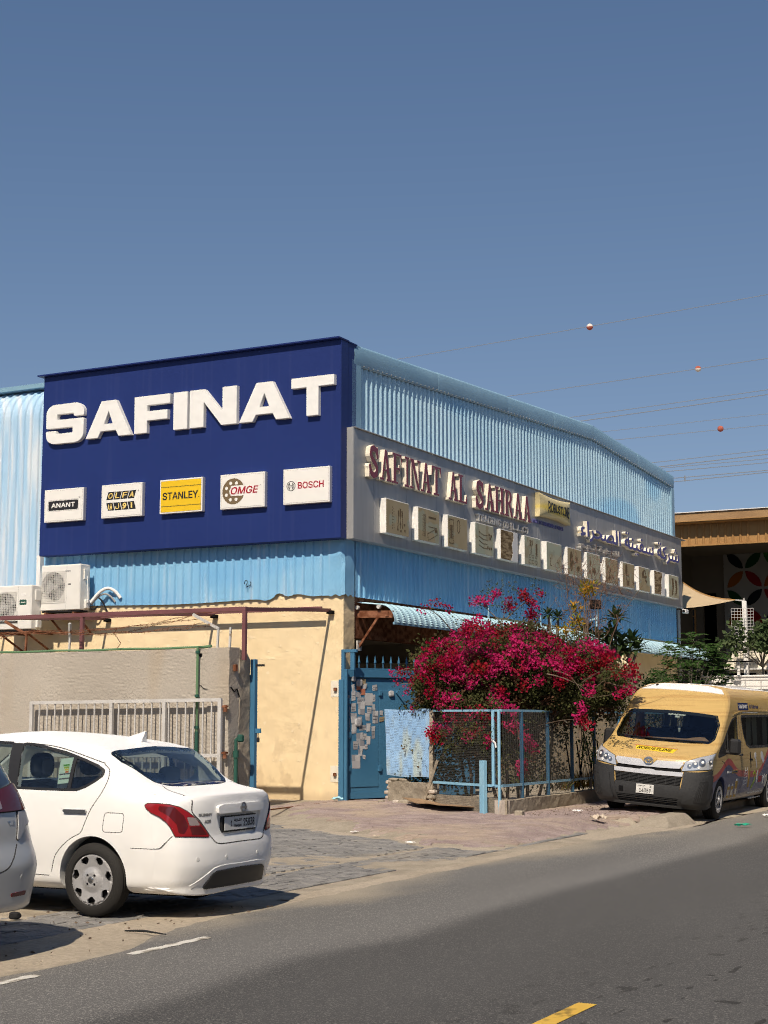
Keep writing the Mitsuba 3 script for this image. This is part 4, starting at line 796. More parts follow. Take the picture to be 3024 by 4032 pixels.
def mark_a(t, x0, x1, yf, z0, z1):
    put('badge', MB().cbox(x0 + .66, x0 + .79, yf - .006, yf, z1 - .155, z1 - .125, .002), 'm_grey', t); put('handle', MB().box(x0 + .73, x0 + .81, yf - .003, yf, z1 - .435, z1 - .41), 'm_dark', t)
    put('cable', MB().tube([(x1 + .03, yf + .2, z1 - .25), (x1 + .045, yf + .2, z1 - .5), (x1 + .07, yf + .19, z1 - .75), (x1 + .06, yf + .18, z0 + .15)], .010, 6), 'm_white', t)
    g = np.linspace(0, 1, 18)
    put('insulated_pipe', MB().tube(np.stack([x1 + .05 + .62 * g - .0 * g, -.30 + .22 * g, z0 + .16 + .40 * np.sin(g * PI * .78) - .16 * g], 1), .035, 8), 'm_white', t)
    put('insulated_pipe', MB().tube(np.stack([x1 + .05 + .48 * g, -.28 + .2 * g, z0 + .12 + .30 * np.sin(g * PI * .8) - .12 * g], 1), .02, 8), 'm_grey', t)
    put('black_cables', MB().tube(np.stack([x1 + .05 + .30 * g, -.30 + .2 * g, z0 + .16 + .20 * np.sin(g * PI) - .2 * g], 1), .016, 6).tube(np.stack([x1 + .02 + .16 * g, -.32 + .1 * g, z0 + .1 - .08 * np.sin(g * PI)], 1), .02, 6), 'm_dark', t)
aircon(-7.06, -6.01, -.60, -.26, 3.935, 4.905, .66, 'upper white air conditioner unit beside the blue cladding', mark_a)
def mark_b(t, x0, x1, yf, z0, z1):
    o = affinity.scale(Point(x1 - .22, z1 - .20).buffer(.07), 1, .45); M = frame((0, yf, 0), (1, 0, 0), (0, 0, 1))
    put('badge', MB().prism(o, .004, M), 'm_white', t)
    put('green_mark', MB().prism(sbox(x1 - .30, z1 - .40, x1 - .15, z1 - .33).buffer(-.01).buffer(.03).difference(sbox(x1 - .29, z1 - .375, x1 - .16, z1 - .355)), .004, M), 'm_pipe_green', t)
    put('lower_bar', MB().box(x0 + .1, x1 - .36, yf - .02, yf, z0 + .15, z0 + .18), 'm_dark', t)
aircon(-8.10, -7.05, -.90, -.56, 3.54, 4.48, .66, 'lower white air conditioner unit cut by the left edge', mark_b)

# ================================================================ gate jambs, gate and papers
t = thing('gate_jamb', 'narrow blue steel gate jamb with a padlock at the end of the grey wall', 'gate post')
put('post', MB().cbox(-.36, -.27, -2.76, -2.66, .08, 2.73, .006), 'm_gate', t); put('post_channel', MB().box(-.40, -.36, -2.75, -2.69, .3, 2.45), 'm_gate', t)
put('hook', MB().box(-.27, -.10, -2.73, -2.70, 2.60, 2.64), 'm_dark', t); put('latch', MB().box(-.27, -.16, -2.73, -2.705, 1.42, 1.50), 'm_gate', t)
put('padlock', MB().tube([(-.20, -2.74, 1.42), (-.20, -2.74, 1.33)], .011, 6).cbox(-.225, -.175, -2.755, -2.72, 1.26, 1.34, .006), 'm_dark', t)
tr = MB(); x = np.linspace(0, 1, 30)
tr.beam((.34, -3.3, .115), (.06, -.35, .115), .04, .02); put('gate_track', tr, 'm_rust', label='rusty sliding gate rail set in the pavement', cat='rail')

t = thing('yard_gate', 'tall blue steel gate with a wicket door covered in torn paper stickers', 'gate')
gd = np.array([.40, .917, 0]); gn = np.array([.917, -.40, 0])
G = frame((.02, -.02, 0), gd, (0, 0, 1)); Gm = lambda a, b, c, d, e, f: MB().box(a, b, c, d, e, f, G)     # local x along the gate, y up, z outwards
put('hinge_post', MB().cbox(-.035, .075, -.13, -.02, .08, 2.42, .006), 'm_gate', t); put('hinge_post', MB().cbox(.005, .075, -.10, -.03, 2.41, 3.0, .006), 'm_gate', t)
put('post_flange', MB().cbox(.075, .135, -.10, -.05, .08, 2.62, .004), 'm_gate', t)
put('top_arm', MB().cbox(.02, .34, -.10, -.03, 2.94, 3.0, .004), 'm_gate', t); put('top_arm', MB().cbox(.20, .29, -.09, -.04, 2.60, 2.94, .004), 'm_gate', t)
put('leaf', Gm(.10, 3.4, .16, 2.50, -.03, .0), 'm_gate', t)
put('top_rail', MB().cbox(.06, 3.4, 2.47, 2.62, -.04, .05, .005, G), 'm_gate', t); put('bottom_rail', Gm(.10, 3.4, .14, .26, -.03, .012), 'm_gate', t)
put('wicket_door', MB().cbox(.12, .86, .36, 2.20, .002, .014, .004, G), 'm_gate', t); put('wicket_door', MB().cbox(.868, 1.75, .24, 2.22, .002, .010, .004, G), 'm_gate', t)
put('locking_rod', MB().tube([G[:3, 3] + gd * .10 + gn * .03 + [0, 0, .1], G[:3, 3] + gd * .10 + gn * .03 + [0, 0, 1.95]], .012, 6), 'm_gate', t)
for a, z in ((.09, .72), (.86, .70), (.09, 1.35), (.87, 2.17), (.09, 2.0)): put('hinge', MB().cbox(a - .02, a + .05, z - .05, z + .06, .014, .05, .004, G), 'm_gate', t)
put('ledge', MB().box(.16, 1.25, 2.62, 2.65, .0, .05, G), 'm_gate', t)
for k in range(12):
    a = .36 + k * .20; b = G[:3, 3] + gd * a + gn * .02
    sp = MB().tube([b + [0, 0, 2.62], b + [0, 0, 2.74]], .010, 6).tube([b + [0, 0, 2.74], b + [0, 0, 2.76], b + [0, 0, 2.80], b + [0, 0, 2.90]], [.012, .028, .022, .002], 6)
    put('spike', sp, 'm_gate', t)
put('stay', MB().beam(G[:3, 3] + gd * 1.30 + gn * .03 + [0, 0, 2.2], G[:3, 3] + gd * 2.15 + gn * .03 + [0, 0, 1.35], .03, .05), 'm_gate', t)
pg = np.random.default_rng(21)
stk = [(.20, 2.02, .06, .14), (.40, 2.18, .13, .11), (.30, 2.06, .10, .10), (.43, 2.08, .11, .10), (.70, 2.05, .12, .11), (.40, 1.97, .12, .12), (.18, 1.85, .10, .18), (.29, 1.93, .12, .10), (.32, 1.80, .16, .12), (.50, 1.77, .20, .24), (.70, 1.84, .07, .13), (.70, 1.67, .07, .12),
       (.17, 1.64, .12, .16), (.34, 1.60, .16, .26), (.56, 1.62, .11, .12), (.17, 1.42, .14, .20), (.33, 1.43, .11, .12), (.52, 1.48, .11, .14), (.70, 1.42, .14, .24), (.88, 1.58, .08, .09), (.86, 1.45, .12, .09), (.18, 1.22, .12, .18), (.38, 1.28, .16, .10), (.54, 1.26, .10, .16), (.68, 1.12, .08, .24),
       (.30, 1.08, .16, .15), (.46, 1.10, .10, .12), (.55, 1.02, .09, .16), (.22, .92, .12, .16), (.36, .93, .14, .16), (.50, .92, .08, .09), (.34, .78, .10, .14), (.46, .74, .07, .08), (.20, .56, .20, .26)]
for k, (a, z, w, h) in enumerate(stk):
    z += .16; n_ = 4; U, V = np.meshgrid(np.linspace(0, 1, n_), np.linspace(0, 1, n_), indexing='ij')
    curl = .018 * pg.random() * U ** 2 * V ** 2 + .012 * pg.random() * (1 - V) ** 3 * (1 - U); sk = .012 * pg.standard_normal(2)
    P = np.stack([a + w * U + sk[0] * V, z + h * V + sk[1] * U, .0175 + curl], -1); B = P.copy(); B[..., 2] -= .0015
    v, f = xf(sheet(P, B), G); put('paper_sticker', (v, f), 'm_orange' if k in (2, 5) else 'm_print_soft' if k in (1, 20) else 'm_paper', t)
    if k % 2 == 0 and k not in (2, 5): put('print_lines', MB().box(a + .012, a + w - .012, z + h * .55, z + h * .62, .018, .0215, G).box(a + .012, a + w * .7, z + h * .30, z + h * .36, .018, .0215, G), 'm_ink', t)
for k in range(4): put('paper_strip', MB().box(.105, .135, 1.28 + k * .22, 1.46 + k * .22, .0, .018, G), 'm_paper', t)
for a, z, s in ((.22, 2.44, .10), (.36, 2.36, .14), (1.16, 2.16, .12), (.34, 1.6, .16)):
    m = rock((0, 0, 0), (s * .5, s * .5, .03), int(a * 100)); put('torn_flap', xf((m[0] + [a, z, .03], m[1]), G), 'm_paper', t)

# ================================================================ stub wall, tread plate and mesh fence
FD = np.array([.868, -.495, 0.0]); FN = np.array([-.495, -.868, 0.0])
F = frame((4.35, -2.46, 0), FD, (0, 0, 1))     # local x along the front, 0 at the corner and negative towards the gate; y up; z outwards
t = thing('stub_wall', 'low broken brick and mortar wall under the blue tread plate', 'wall')
h = m3.Manifold.cube([1.22, .44, .28]).translate([-3.30, .10, -.20]).refine_to_length(.05).to_mesh(); v = h.vert_properties[:, :3].copy()
v += np.array([.05, .06, .05]) * (np.stack([meshkit.fbm(v * 5 + s, 4, 40 + s) for s in (0, 5, 9)], 1) - .5); put('render_coat', xf((v, h.tri_verts), F), 'm_mortar', t, smooth=30)
flat('m_pale_brick', proc(lambda p, n, uv: mix((.40, .33, .28), (.66, .60, .53), fbm(p.x * 11, p.y * 11, p.z * 11, 3))))
bq = np.random.default_rng(3)
for k in range(5):
    v, f = rock((-3.36 + .02 * bq.standard_normal(), .15 + k * .092, -.03 + .02 * bq.standard_normal()), (.10 + .02 * bq.random(), .038, .10), 60 + k); put('brick', xf((v, f), F), 'm_pale_brick', t, smooth=40)
for k in range(5):
    v, f = rock((-2.06 + .10 * bq.random(), .13 + k * .09, .0), (.10, .04, .08), 70 + k); put('brick', xf((v, f), F), 'm_pale_brick' if k % 2 else 'm_mortar', t, smooth=40)
v, f = rock((-3.1, .57, -.05), (.3, .035, .1), 80); put('loose_coping', xf((v, f), F), 'm_mortar', t, smooth=40)
for k in range(9):
    a, b = bq.uniform(-3.2, -1.6), bq.uniform(.05, .30); s = bq.uniform(.03, .09)
    P0 = F[:3, 3] + FD * a + FN * b; v, f = rock((P0[0], P0[1], float(zplat(P0[0], P0[1])) + s * .2), (s * 1.3, s, s * .5), 90 + k)
    put('rubble', (v, f), 'm_pale_brick' if k % 2 else 'm_mortar', label='broken masonry lump at the foot of the stub wall', cat='rubble', group='rubble at the stub wall', smooth=40)
t = thing('tread_plate', 'light blue basket weave tread plate sheet fixed above the stub wall', 'panel')
gloss('m_tread', proc(lambda p, n, uv: mix(mix((.24, .42, .66), (.34, .54, .78), fbm(p.x * 2.1, p.y * 2.1, p.z * 2.1, 3)), (.44, .52, .50), smoothstep(.52, .72, fbm(p.x * 3.1 + 5, p.y * 3.1, p.z * 1.2, 3)))), .45, .45)
x0, x1, zb, zt_ = -3.42, -2.0, .64, 1.84
U, V = np.meshgrid(np.linspace(x0, x1, 30), np.linspace(zb, zt_, 24), indexing='ij'); W = .03 + .03 * (meshkit.fbm(np.stack([U * 2.2, V * 2.2, U * 0], -1), 3, 8) - .5)
U2 = U - .06 * (V - zb) * (x1 - U) / (x1 - x0); P = np.stack([U2, V + .01 * np.sin(U * 5), W], -1); B = P.copy(); B[..., 2] -= .006
put('sheet', xf(sheet(P, B), F), 'm_tread', t, smooth=True)
rb = MB(); ts = .142
def wf(u, v): return np.interp(u, [x0, x1], [0, 1]) * 0 + .03 + .03 * (meshkit.fbm(np.array([[u * 2.2, v * 2.2, 0]]), 3, 8)[0] - .5)
for i in range(10):
    for j in range(8):
        for k in range(5):
            o = (k + .5) * ts / 5; cx, cz = x0 + i * ts, zb + .03 + j * ts
            a = (cx + .006, cz + o, cx + ts - .006, cz + o) if (i + j) % 2 else (cx + o, cz + .006, cx + o, cz + ts - .006)
            if a[2] > x1 - .01 or a[3] > zt_ - .01: continue
            e = lambda u, v: (u - .06 * (v - zb) * (x1 - u) / (x1 - x0), v + .01 * math.sin(u * 5), wf(u, v) + .0005)
            rb.tube([e(a[0], a[1]), e((a[0] + a[2]) / 2, (a[1] + a[3]) / 2), e(a[2], a[3])], .0048, 4, M=F)
put('tread_ribs', rb, 'm_tread', t, kind='stuff', label='raised basket weave ribs')
put('wooden_post', MB().beam(F[:3, 3] + FD * -1.97 + FN * .03 + [0, 0, .1], F[:3, 3] + FD * -1.94 + FN * .03 + [0, 0, 1.82], .07, .07, (0, 1, 0)), 'm_mortar', label='weathered wooden post between the tread plate and mesh fence', cat='post')
put('leaning_stick', MB().beam(F[:3, 3] + FD * -2.15 + FN * .10 + [0, 0, .15], F[:3, 3] + FD * -1.75 + FN * .05 + [0, 0, .95], .05, .02, (0, 1, 0)), 'm_mortar', label='bleached plank leaning across the foot of the wooden post', cat='plank')

t = thing('garden_wall', 'low stained concrete plinth wall under the blue mesh fence', 'wall')
put('wall', xf(rough_block(-1.95, -.02, .02, .36, -.16, -.02, .03, 51, .07), F), 'm_mortar', t, smooth=35)
put('wall', rough_block(4.28, 4.46, -2.44, 9.0, 0, .34, .04, 55, .12), 'm_mortar', t, smooth=35)
put('corner_block', xf(rough_block(-.10, .06, .05, .33, -.15, .05, .05, 57, .06), F), 'm_pale_brick', t, smooth=35)
t = thing('mesh_fence', 'light blue pipe and wire mesh fence around the bougainvillea bed', 'fence')
Fp = lambda a, z, o=.02: F[:3, 3] + FD * a + FN * o + [0, 0, z]
for nm, a, b, w in (('top_rail', Fp(-1.92, 1.81), Fp(0, 1.81), .035), ('bottom_rail', Fp(-1.92, .57), Fp(0, .57), .04), ('post', Fp(-.12, .57, .045), Fp(-.12, 1.80, .045), .045), ('corner_post', Fp(.01, .12), Fp(.01, 1.82), .04)):
    put(nm, MB().beam(a, b, w, w, (0, 1, 0) if nm.endswith('post') else (0, 0, 1)), 'm_fence', t)
put('latch', MB().tube([Fp(-.12, 1.32, .07), Fp(-.02, 1.28, .08), Fp(.0, 1.2, .08)], .014, 6), 'm_white', t)
X = 4.36
for nm, a, b, w in (('top_rail', (X, -2.44, 1.81), (X, 8.8, 1.78), .04), ('bottom_rail', (X, -2.44, .57), (X, 8.8, .53), .04)): put(nm, MB().beam(a, b, w, w), 'm_fence', t)
for y in (-1.55, -.35, .85, 2.05, 3.5, 5.0, 6.5, 8.0): put('post', MB().beam((X, y, .3), (X, y, 1.80 + (.9 if y == 2.05 else 0)), .05, .05, (0, 1, 0)), 'm_gate', t)
def wires(A, u, v, nu, nv, r=.0022):
    q = MB(); A, u, v = map(np.array, (A, u, v))
    for i in range(nu + 1): q.tube([A + u * i / nu, A + u * i / nu + v], r, 3, cap=False)
    for j in range(nv + 1): q.tube([A + v * j / nv, A + v * j / nv + u], r, 3, cap=False)
    return q
flat('m_mesh_wire', (.13, .13, .125)); put('wire_mesh', wires(Fp(-1.9, .12), FD * 1.9, (0, 0, 1.68), 68, 60, .0013), 'm_mesh_wire', t, kind='stuff', label='fine square wire mesh of the front')
put('wire_mesh', wires((X + .02, -2.42, .34), (0, 3.3, 0), (0, 0, 1.45), 110, 50, .0013), 'm_mesh_wire', t, kind='stuff', label='fine square wire mesh of the side')
for k in range(10):
    y = 1.2 + k * .28; put('lattice_bar', MB().beam((X - .12, y, .35), (X - .12, y + (.35 if k % 2 else -.35), 1.25), .02, .02, (1, 0, 0)), 'm_black', t)
put('bollard', MB().cbox(-.41, -.29, .02, .98, .05, .13, .006, F), 'm_fence', label='short thick light blue square post in front of the mesh fence', cat='post')
n = 14; U, V = np.meshgrid(np.linspace(-1, 1, n), np.linspace(-1, 1, 8), indexing='ij')
P = np.stack([2.98 + .62 * U * (1 - .1 * V ** 2) + .20 * V, -1.90 - .36 * U + .30 * V, .215 + .035 * U ** 2 - .03 * V + .012 * np.sin(U * 5) - .02 * U], -1); B = P.copy(); B[..., 2] -= .012
flat('m_wood', proc(lambda p, n, uv: mix((.27, .175, .105), (.40, .28, .18), fbm(p.x * 6, p.y * 14, 1, 3))))
put('warped_board', sheet(P, B), 'm_wood', smooth=30, label='warped brown board lying on the pavers in front of the mesh fence', cat='board')

# ================================================================ awning along the side wall
t = thing('awning', 'light blue corrugated metal awning with a curved front edge along the side wall', 'awning')
def awn(y0, y1, nm='sheet'):
    s, d = rib_profile(y1 - y0, .25, .022, ((0, 0), (.35, 0), (.5, 1), (.75, 1), (.9, 0)))
    c = np.array([.50, 3.565]); r = .335; th = np.linspace(PI / 2, -.06, 26)
    prof = [(-.01, 3.955), (.25, 3.925)] + [(c[0] + r * math.cos(a), c[1] + r * math.sin(a)) for a in th]
    nrm = [(.1, 1), (.1, 1)] + [(math.cos(a), math.sin(a)) for a in th]
    P = np.zeros((len(s), len(prof), 3))
    for j, ((px, pz), (nx, nz)) in enumerate(zip(prof, nrm)):
        crimp = (.007 if j % 2 else -.007) * (1 if j > 3 else 0)
        q = d + crimp * (d > .015); P[:, j, 0] = px + nx * q; P[:, j, 2] = pz + nz * q; P[:, j, 1] = y0 + s
    B = P.copy(); B[..., 0] -= .004 * np.array([a for a, b in nrm]); B[..., 2] -= .004 * np.array([b for a, b in nrm])
    v, f = sheet(P, B); put(nm, (v, f[:, ::-1]), 'm_awning', t)
gloss('m_awning', proc(lambda p, n, uv: mix((.34, .56, .66), (.50, .67, .73), fbm(p.y * 1.2, p.x * 4, p.z * 4, 3))), .42, .45)
for k in range(10): awn(.55 + k * 2.23, .55 + (k + 1) * 2.23 - .005 if k < 9 else 22.85)
put('edge_strip', MB().box(.80, .838, .55, 22.85, 3.50, 3.545), 'm_flash', t)
put('carrier_beam', MB().box(.62, .70, .55, 22.8, 3.66, 3.76), 'm_rust', t)
for y in (.60, 3.6, 7.8, 12, 16.2, 20.4):
    b = MB(); b.beam((0, y, 3.72), (.78, y, 3.70), .06, .14); put('arm', b, 'm_rust', t)
    put('strut', MB().beam((.02, y, 3.08), (.46, y, 3.66), .045, .045, (0, 1, 0)), 'm_rust', t); put('foot_plate', MB().box(-.002, .03, y - .08, y + .08, 3.0, 3.2), 'm_chalk', t)
for x in (.02, .50): put('pipe_end', MB().tube([(x, .56, 3.85), (x, .50, 3.85)], .04, 10), 'm_chalk', t)
for y in (6.3, 9.5, 10.2): put('fin', MB().prism(poly((-.05, 0), (.05, 0), (0, .3)), .01, frame((.3, y, 3.93), (0, 1, 0), (0, 0, 1))), 'm_awning', t)
# security camera under the far end of the fascia
t = thing('security_camera', 'small white security camera under the far end of the fascia', 'camera')
put('body', MB().cbox(.30, .42, 21.5, 21.85, 4.98, 5.10, .02), 'm_white', t); put('bracket', MB().beam((.2, 21.75, 5.15), (.34, 21.72, 5.08), .03, .03), 'm_white', t); put('lens', MB().tube([(.36, 21.50, 5.04), (.36, 21.47, 5.04)], .045, 12), 'm_black', t)
# floodlight bracket on the awning
t = thing('floodlight', 'small dark floodlight on a blue bracket above the far awning', 'lamp')
put('bracket', MB().beam((.25, 13.6, 3.93), (.40, 13.4, 4.65), .05, .05, (0, 1, 0)).beam((.05, 13.5, 4.3), (.36, 13.45, 4.35), .04, .04), 'm_awning', t); put('head', MB().cbox(.22, .50, 13.25, 13.45, 4.6, 4.85, .03), 'm_black', t)

# ================================================================ brown hall behind
t = thing('brown_hall', 'brown metal clad hall with a dark open front beyond the warehouse', 'building')
YB = 34.0
s0 = -16.0
put('fascia', MB().box(s0, 30, YB - .55, YB - .50, 9.47, 9.80), 'm_brown_dirty', t); put('fascia_lip', MB().box(s0, 30, YB - .58, YB - .50, 9.44, 9.468), 'm_brown', t)
put('fascia_top', MB().box(s0, 30, YB - .62, YB + 12, 9.802, 9.83), 'm_white', t); put('soffit', MB().box(s0, 30, YB - .50, YB, 9.40, 9.46), 'm_brown', t)
for k in range(15):
    a = s0 + k * 3.1; put('cladding_sheet', corrugated((a, YB), (1, 0), (0, -1), 3.1, 8.56, 9.42, pitch=.298, depth=.06, phase=-.02, shape=((0, 0), (.62, 0), (.76, 1), (.88, 1), (1.0, 0))), 'm_brown', t)
put('bottom_trim', MB().box(s0, 30, YB - .08, YB + .05, 8.50, 8.556), 'm_brown', t)
gk = 1.125; YM = 41.5; gx_ = lambda x: 14.62 + (x - 14.62) * gk; gz_ = lambda z: 1.7 + (z - 1.7) * gk
b = MB(); b.box(s0, gx_(-2.58), YM, YM + .2, 0, 9.4); b.box(gx_(-2.04), 30, YM, YM + .2, 0, 9.4); b.box(gx_(-2.58), gx_(-2.04), YM, YM + .2, gz_(6.6), 9.4); b.box(s0, 30, YB + .02, YM, 9.25, 9.4); b.box(29.8, 30, YB, YM, 0, 9.4); b.box(s0, s0 + .2, YB, YM, 0, 9.4)
flat('m_hall_shaded', (.13, .115, .095)); b.box(gx_(6.6), gx_(6.8), YB + .1, YM, 0, 9.4); b.box(s0, 30, YB + 1, YM, 8.9, 9.0); b.box(-5.4, -5.2, YB + .1, YM, 0, 9.4); put('wall', b, 'm_hall_shaded', t); put('hall_floor', MB().box(s0, 30, YB, YM + 3, -.02, .02), 'm_dark', t); put('rear_room', MB().box(s0, 30, YM + 3, YM + 3.2, 0, 9.4).box(s0, 30, YM + .2, YM + 3, 9.2, 9.4), 'm_dark', t)  # wall and floor colours darkened for deep shade; partitions, low ceiling added against light
put('front_upstand', MB().box(s0, gx_(-3.3), YB + .5, YB + .7, 0, 8.4), 'm_inside', t)
fr = MB(); a0, a1, c0, c1 = gx_(-3.55), gx_(-2.93), gz_(4.92), gz_(5.95)
for q in ((a0 - .06, a0, c0, c1), (a1, a1 + .06, c0, c1), (a0, a1, c1, c1 + .06), (a0, a1, c0 - .06, c0), ((a0 + a1) / 2 - .03, (a0 + a1) / 2 + .03, c0, c1), (a0, a1, c1 - .32, c1 - .27)): fr.box(q[0], q[1], YM - .08, YM - .001, q[2], q[3])
w_ = put('window', fr, 'm_brown', t); gloss('m_pane', (.035, .05, .075), .05, .8); put('pane', MB().box(a0, a1, YM - .03, YM - .01, c0, c1), 'm_pane', w_)
flat('m_mural_shaded', (.22, .22, .21)); mu = put('mural_panel', MB().box(gx_(-1.68), gx_(6.0), YM - .12, YM - .02, gz_(3.2), gz_(8.22)), 'm_mural_shaded', t, label='white mural panel with coloured leaf shapes, shade put into its colours')  # white panel given a grey base colour that carries the recess shade
flat('m_leaf_black', (.01, .014, .016)); flat('m_leaf_green', (.01, .045, .016)); flat('m_leaf_green_light', (.03, .09, .015)); flat('m_leaf_orange', (.20, .065, .015)); flat('m_leaf_red', (.16, .015, .015))  # leaf paints dimmed too, the same shade put into their colours
M = frame((0, YM - .12, 0), (1, 0, 0), (0, 0, 1)); cols = [['m_leaf_black', 'm_leaf_green', 'm_leaf_green_light', 'm_leaf_orange'], ['m_leaf_orange', 'm_leaf_red', 'm_leaf_orange', 'm_leaf_green'], ['m_leaf_green', 'm_leaf_black', 'm_leaf_red', 'm_leaf_green'], ['m_leaf_orange', 'm_leaf_red', 'm_leaf_black', 'm_leaf_orange']]
cw = (gx_(-.146) - gx_(-1.563)) / 2
for i in range(4):
    for j in range(8):
        cx, cz = gx_(-.86) + (j - .5) * cw * 1.02, gz_(7.46) + (.5 - i) * cw * 1.04; r = cw * .93
        tl = (i + j) % 2 == 0
        sq = sbox(cx - r / 2, cz - r / 2, cx + r / 2, cz + r / 2); p1, p2 = ((cx - r / 2, cz - r / 2), (cx + r / 2, cz + r / 2)) if tl else ((cx - r / 2, cz + r / 2), (cx + r / 2, cz - r / 2))
        lf_ = Point(p1).buffer(r, quad_segs=14).intersection(Point(p2).buffer(r, quad_segs=14)) if False else sq.intersection(Point(p1).buffer(r * .98, quad_segs=14)).intersection(Point(p2).buffer(r * .98, quad_segs=14))
        lf_ = lf_ if not lf_.is_empty else sq
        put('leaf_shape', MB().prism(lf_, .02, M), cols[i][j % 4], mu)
put('roof_vent', MB().tube([(gx_(-3.05), YB + .6, 9.8), (gx_(-3.05), YB + .6, 9.95)], .33, 16).tube([(gx_(-3.05), YB + .6, 9.95), (gx_(-3.05), YB + .6, 10.02)], [.33, .2], 16), 'm_white', t)
put('red_beam', MB().box(gx_(-1.7), 29, YM - .2, YM - .02, gz_(8.24), gz_(8.42)), 'm_leaf_red', t)

# sail, pole, trellis, kiosk, white wall, railing
t = thing('shade_sail', 'beige triangular shade sail stretched between the warehouse and a white pole', 'shade sail')
A, B_, C_ = np.array([1.36, 24.0, 5.52]), np.array([-1.2, 24.2, 6.85]), np.array([-.9, 22.4, 5.20]); n = 16; P = np.zeros((n, n, 3))
for i in range(n):
    for j in range(n):
        a, b = i / (n - 1), j / (n - 1); p0 = A * (1 - a) + B_ * a; p1 = A * (1 - a) + C_ * a; P[i, j] = p0 * (1 - b) + p1 * b
        P[i, j, 2] -= .34 * math.sin(PI * a) * (1 - b) + .08 * math.sin(PI * a) * b
flat('m_sail', (.46, .36, .235)); B = P.copy(); B[..., 2] -= .006; put('cloth', sheet(P, B), 'm_sail', t, smooth=True)
put('edge_cord', MB().tube(P[:, 0] + [0, 0, .01], .022, 6), 'm_brown', t); put('tie_rope', MB().tube([A, (1.55, 24, 5.50), (1.66, 24, 5.50)], .022, 6), 'm_rail', t)
t = thing('sail_pole', 'white square steel pole holding the shade sail', 'pole')
put('pole', MB().cbox(1.60, 1.74, 23.9, 24.04, 0, 5.48, .01), 'm_white', t); put('eye_bolt', MB().tube([(1.66, 23.97, 5.48), (1.66, 23.97, 5.58)], .02, 6), 'm_rail', t)
put('collar', MB().box(1.3, 2.05, 23.8, 24.1, 3.92, 3.97), 'm_rail', t); put('collar', MB().box(.95, 1.95, 23.8, 23.86, 3.48, 3.52), 'm_black', t)
q = wires((1.32, 23.6, 3.95), (.73, 0, 0), (0, 0, 1.26), 7, 13, .009); put('trellis', q, 'm_rail', label='square wire trellis panel tied to the white sail pole', cat='trellis')
t = thing('kiosk', 'small white cabin with a chamfered roof box behind the yellow van', 'cabin')
k1 = m3.Manifold.hull_points(np.array([(.80, 24.4, 3.30), (6, 24.4, 3.30), (6, 27, 3.30), (.80, 27, 3.3), (1.12, 24.45, 3.86), (5.6, 24.45, 3.90), (5.6, 26.9, 3.9), (1.12, 26.9, 3.86)], float)).to_mesh()
put('roof', (k1.vert_properties[:, :3], k1.tri_verts), 'm_cream', t); put('roof_lip', MB().cbox(.74, 6.05, 24.3, 27, 3.24, 3.30, .01), 'm_white', t)
put('cabin_wall', MB().box(.95, 5.8, 24.5, 26.9, 0, 3.24), 'm_cream', t); put('shutter_gap', MB().box(.9, 1.85, 24.47, 24.51, 3.06, 3.14), 'm_black', t)
for x in (2.15, 2.35): put('latch', MB().box(x, x + .05, 24.46, 24.50, 3.04, 3.2), 'm_dark', t)
put('corner_post', MB().box(1.27, 1.36, 24.3, 24.4, 2.95, 3.55), 'm_white', t)
t = thing('white_wall', 'white painted yard wall with a grey pipe railing behind the van roof', 'wall')
put('wall', MB().box(.35, 9, 23.2, 23.4, 0, 2.98), 'm_white', t); put('coping', MB().cbox(.3, 9, 23.15, 23.45, 2.98, 3.04, .01), 'm_white', t)
q = MB(); q.tube([(1.42, 22.9, 2.0), (1.42, 22.9, 2.72), (1.46, 22.9, 2.82), (1.56, 22.9, 2.87), (9, 22.9, 2.87)], .03, 8)
for z in (2.68, 2.5): q.tube([(1.42, 22.9, z), (9, 22.9, z)], .02, 6)
for k in range(9): q.tube([(1.9 + k * .5, 22.9, 2.0), (1.9 + k * .5, 22.9, 2.87)], .02, 6)
put('railing', q, 'm_rail', t)
put('bike_rack_pipe', MB().tube([(.02, 23.0, 2.9), (.02, 23, 3.14), (.06, 23, 3.2), (.5, 23, 3.22)], .03, 8), 'm_rail', t)

# ================================================================ power lines far behind
gloss('m_cable', (.20, .21, .22), .5, .4); flat('m_ball_white', (.66, .62, .58)); flat('m_ball_red_hazed', (.40, .12, .09))  # ball red is dulled: distance haze put into the colour
t = thing('power_line', 'high voltage power lines crossing the sky beyond the building', 'power line')
for x0, z0, x1, z1, r in ((-52.1, 36.53, -16.35, 38.3, .035), (-40.5, 31.67, -16.5, 32.62, .035), (-34.8, 29.07, -16.6, 29.85, .035), (-33.65, 28.63, -16.6, 29.43, .045), (-32, 27.45, -16.7, 27.72, .025), (-30.8, 26.6, -16.7, 26.75, .03), (-26.9, 24.25, -16.8, 24.57, .035), (-26.36, 23.82, -16.8, 24.19, .05), (-26.1, 23.69, -16.8, 23.80, .035), (-25.8, 23.35, -16.8, 23.46, .04), (-25.3, 22.7, -16.86, 22.79, .045), (-25.3, 22.37, -16.87, 22.62, .045)):
    sl = (z1 - z0) / (x1 - x0); x = np.linspace(-160, 160, 60); z = z1 + sl * (x - x1) + .00022 * (x - x0) * (x - x1)
    put('cable', MB().tube(np.stack([x, x * 0 + 105, z], 1), r * .75, 5), 'm_cable', t)
put('spacer', MB().tube([(-24.2, 105, 22.35), (-24.2, 105, 22.85)], .06, 5), 'm_cable', t)
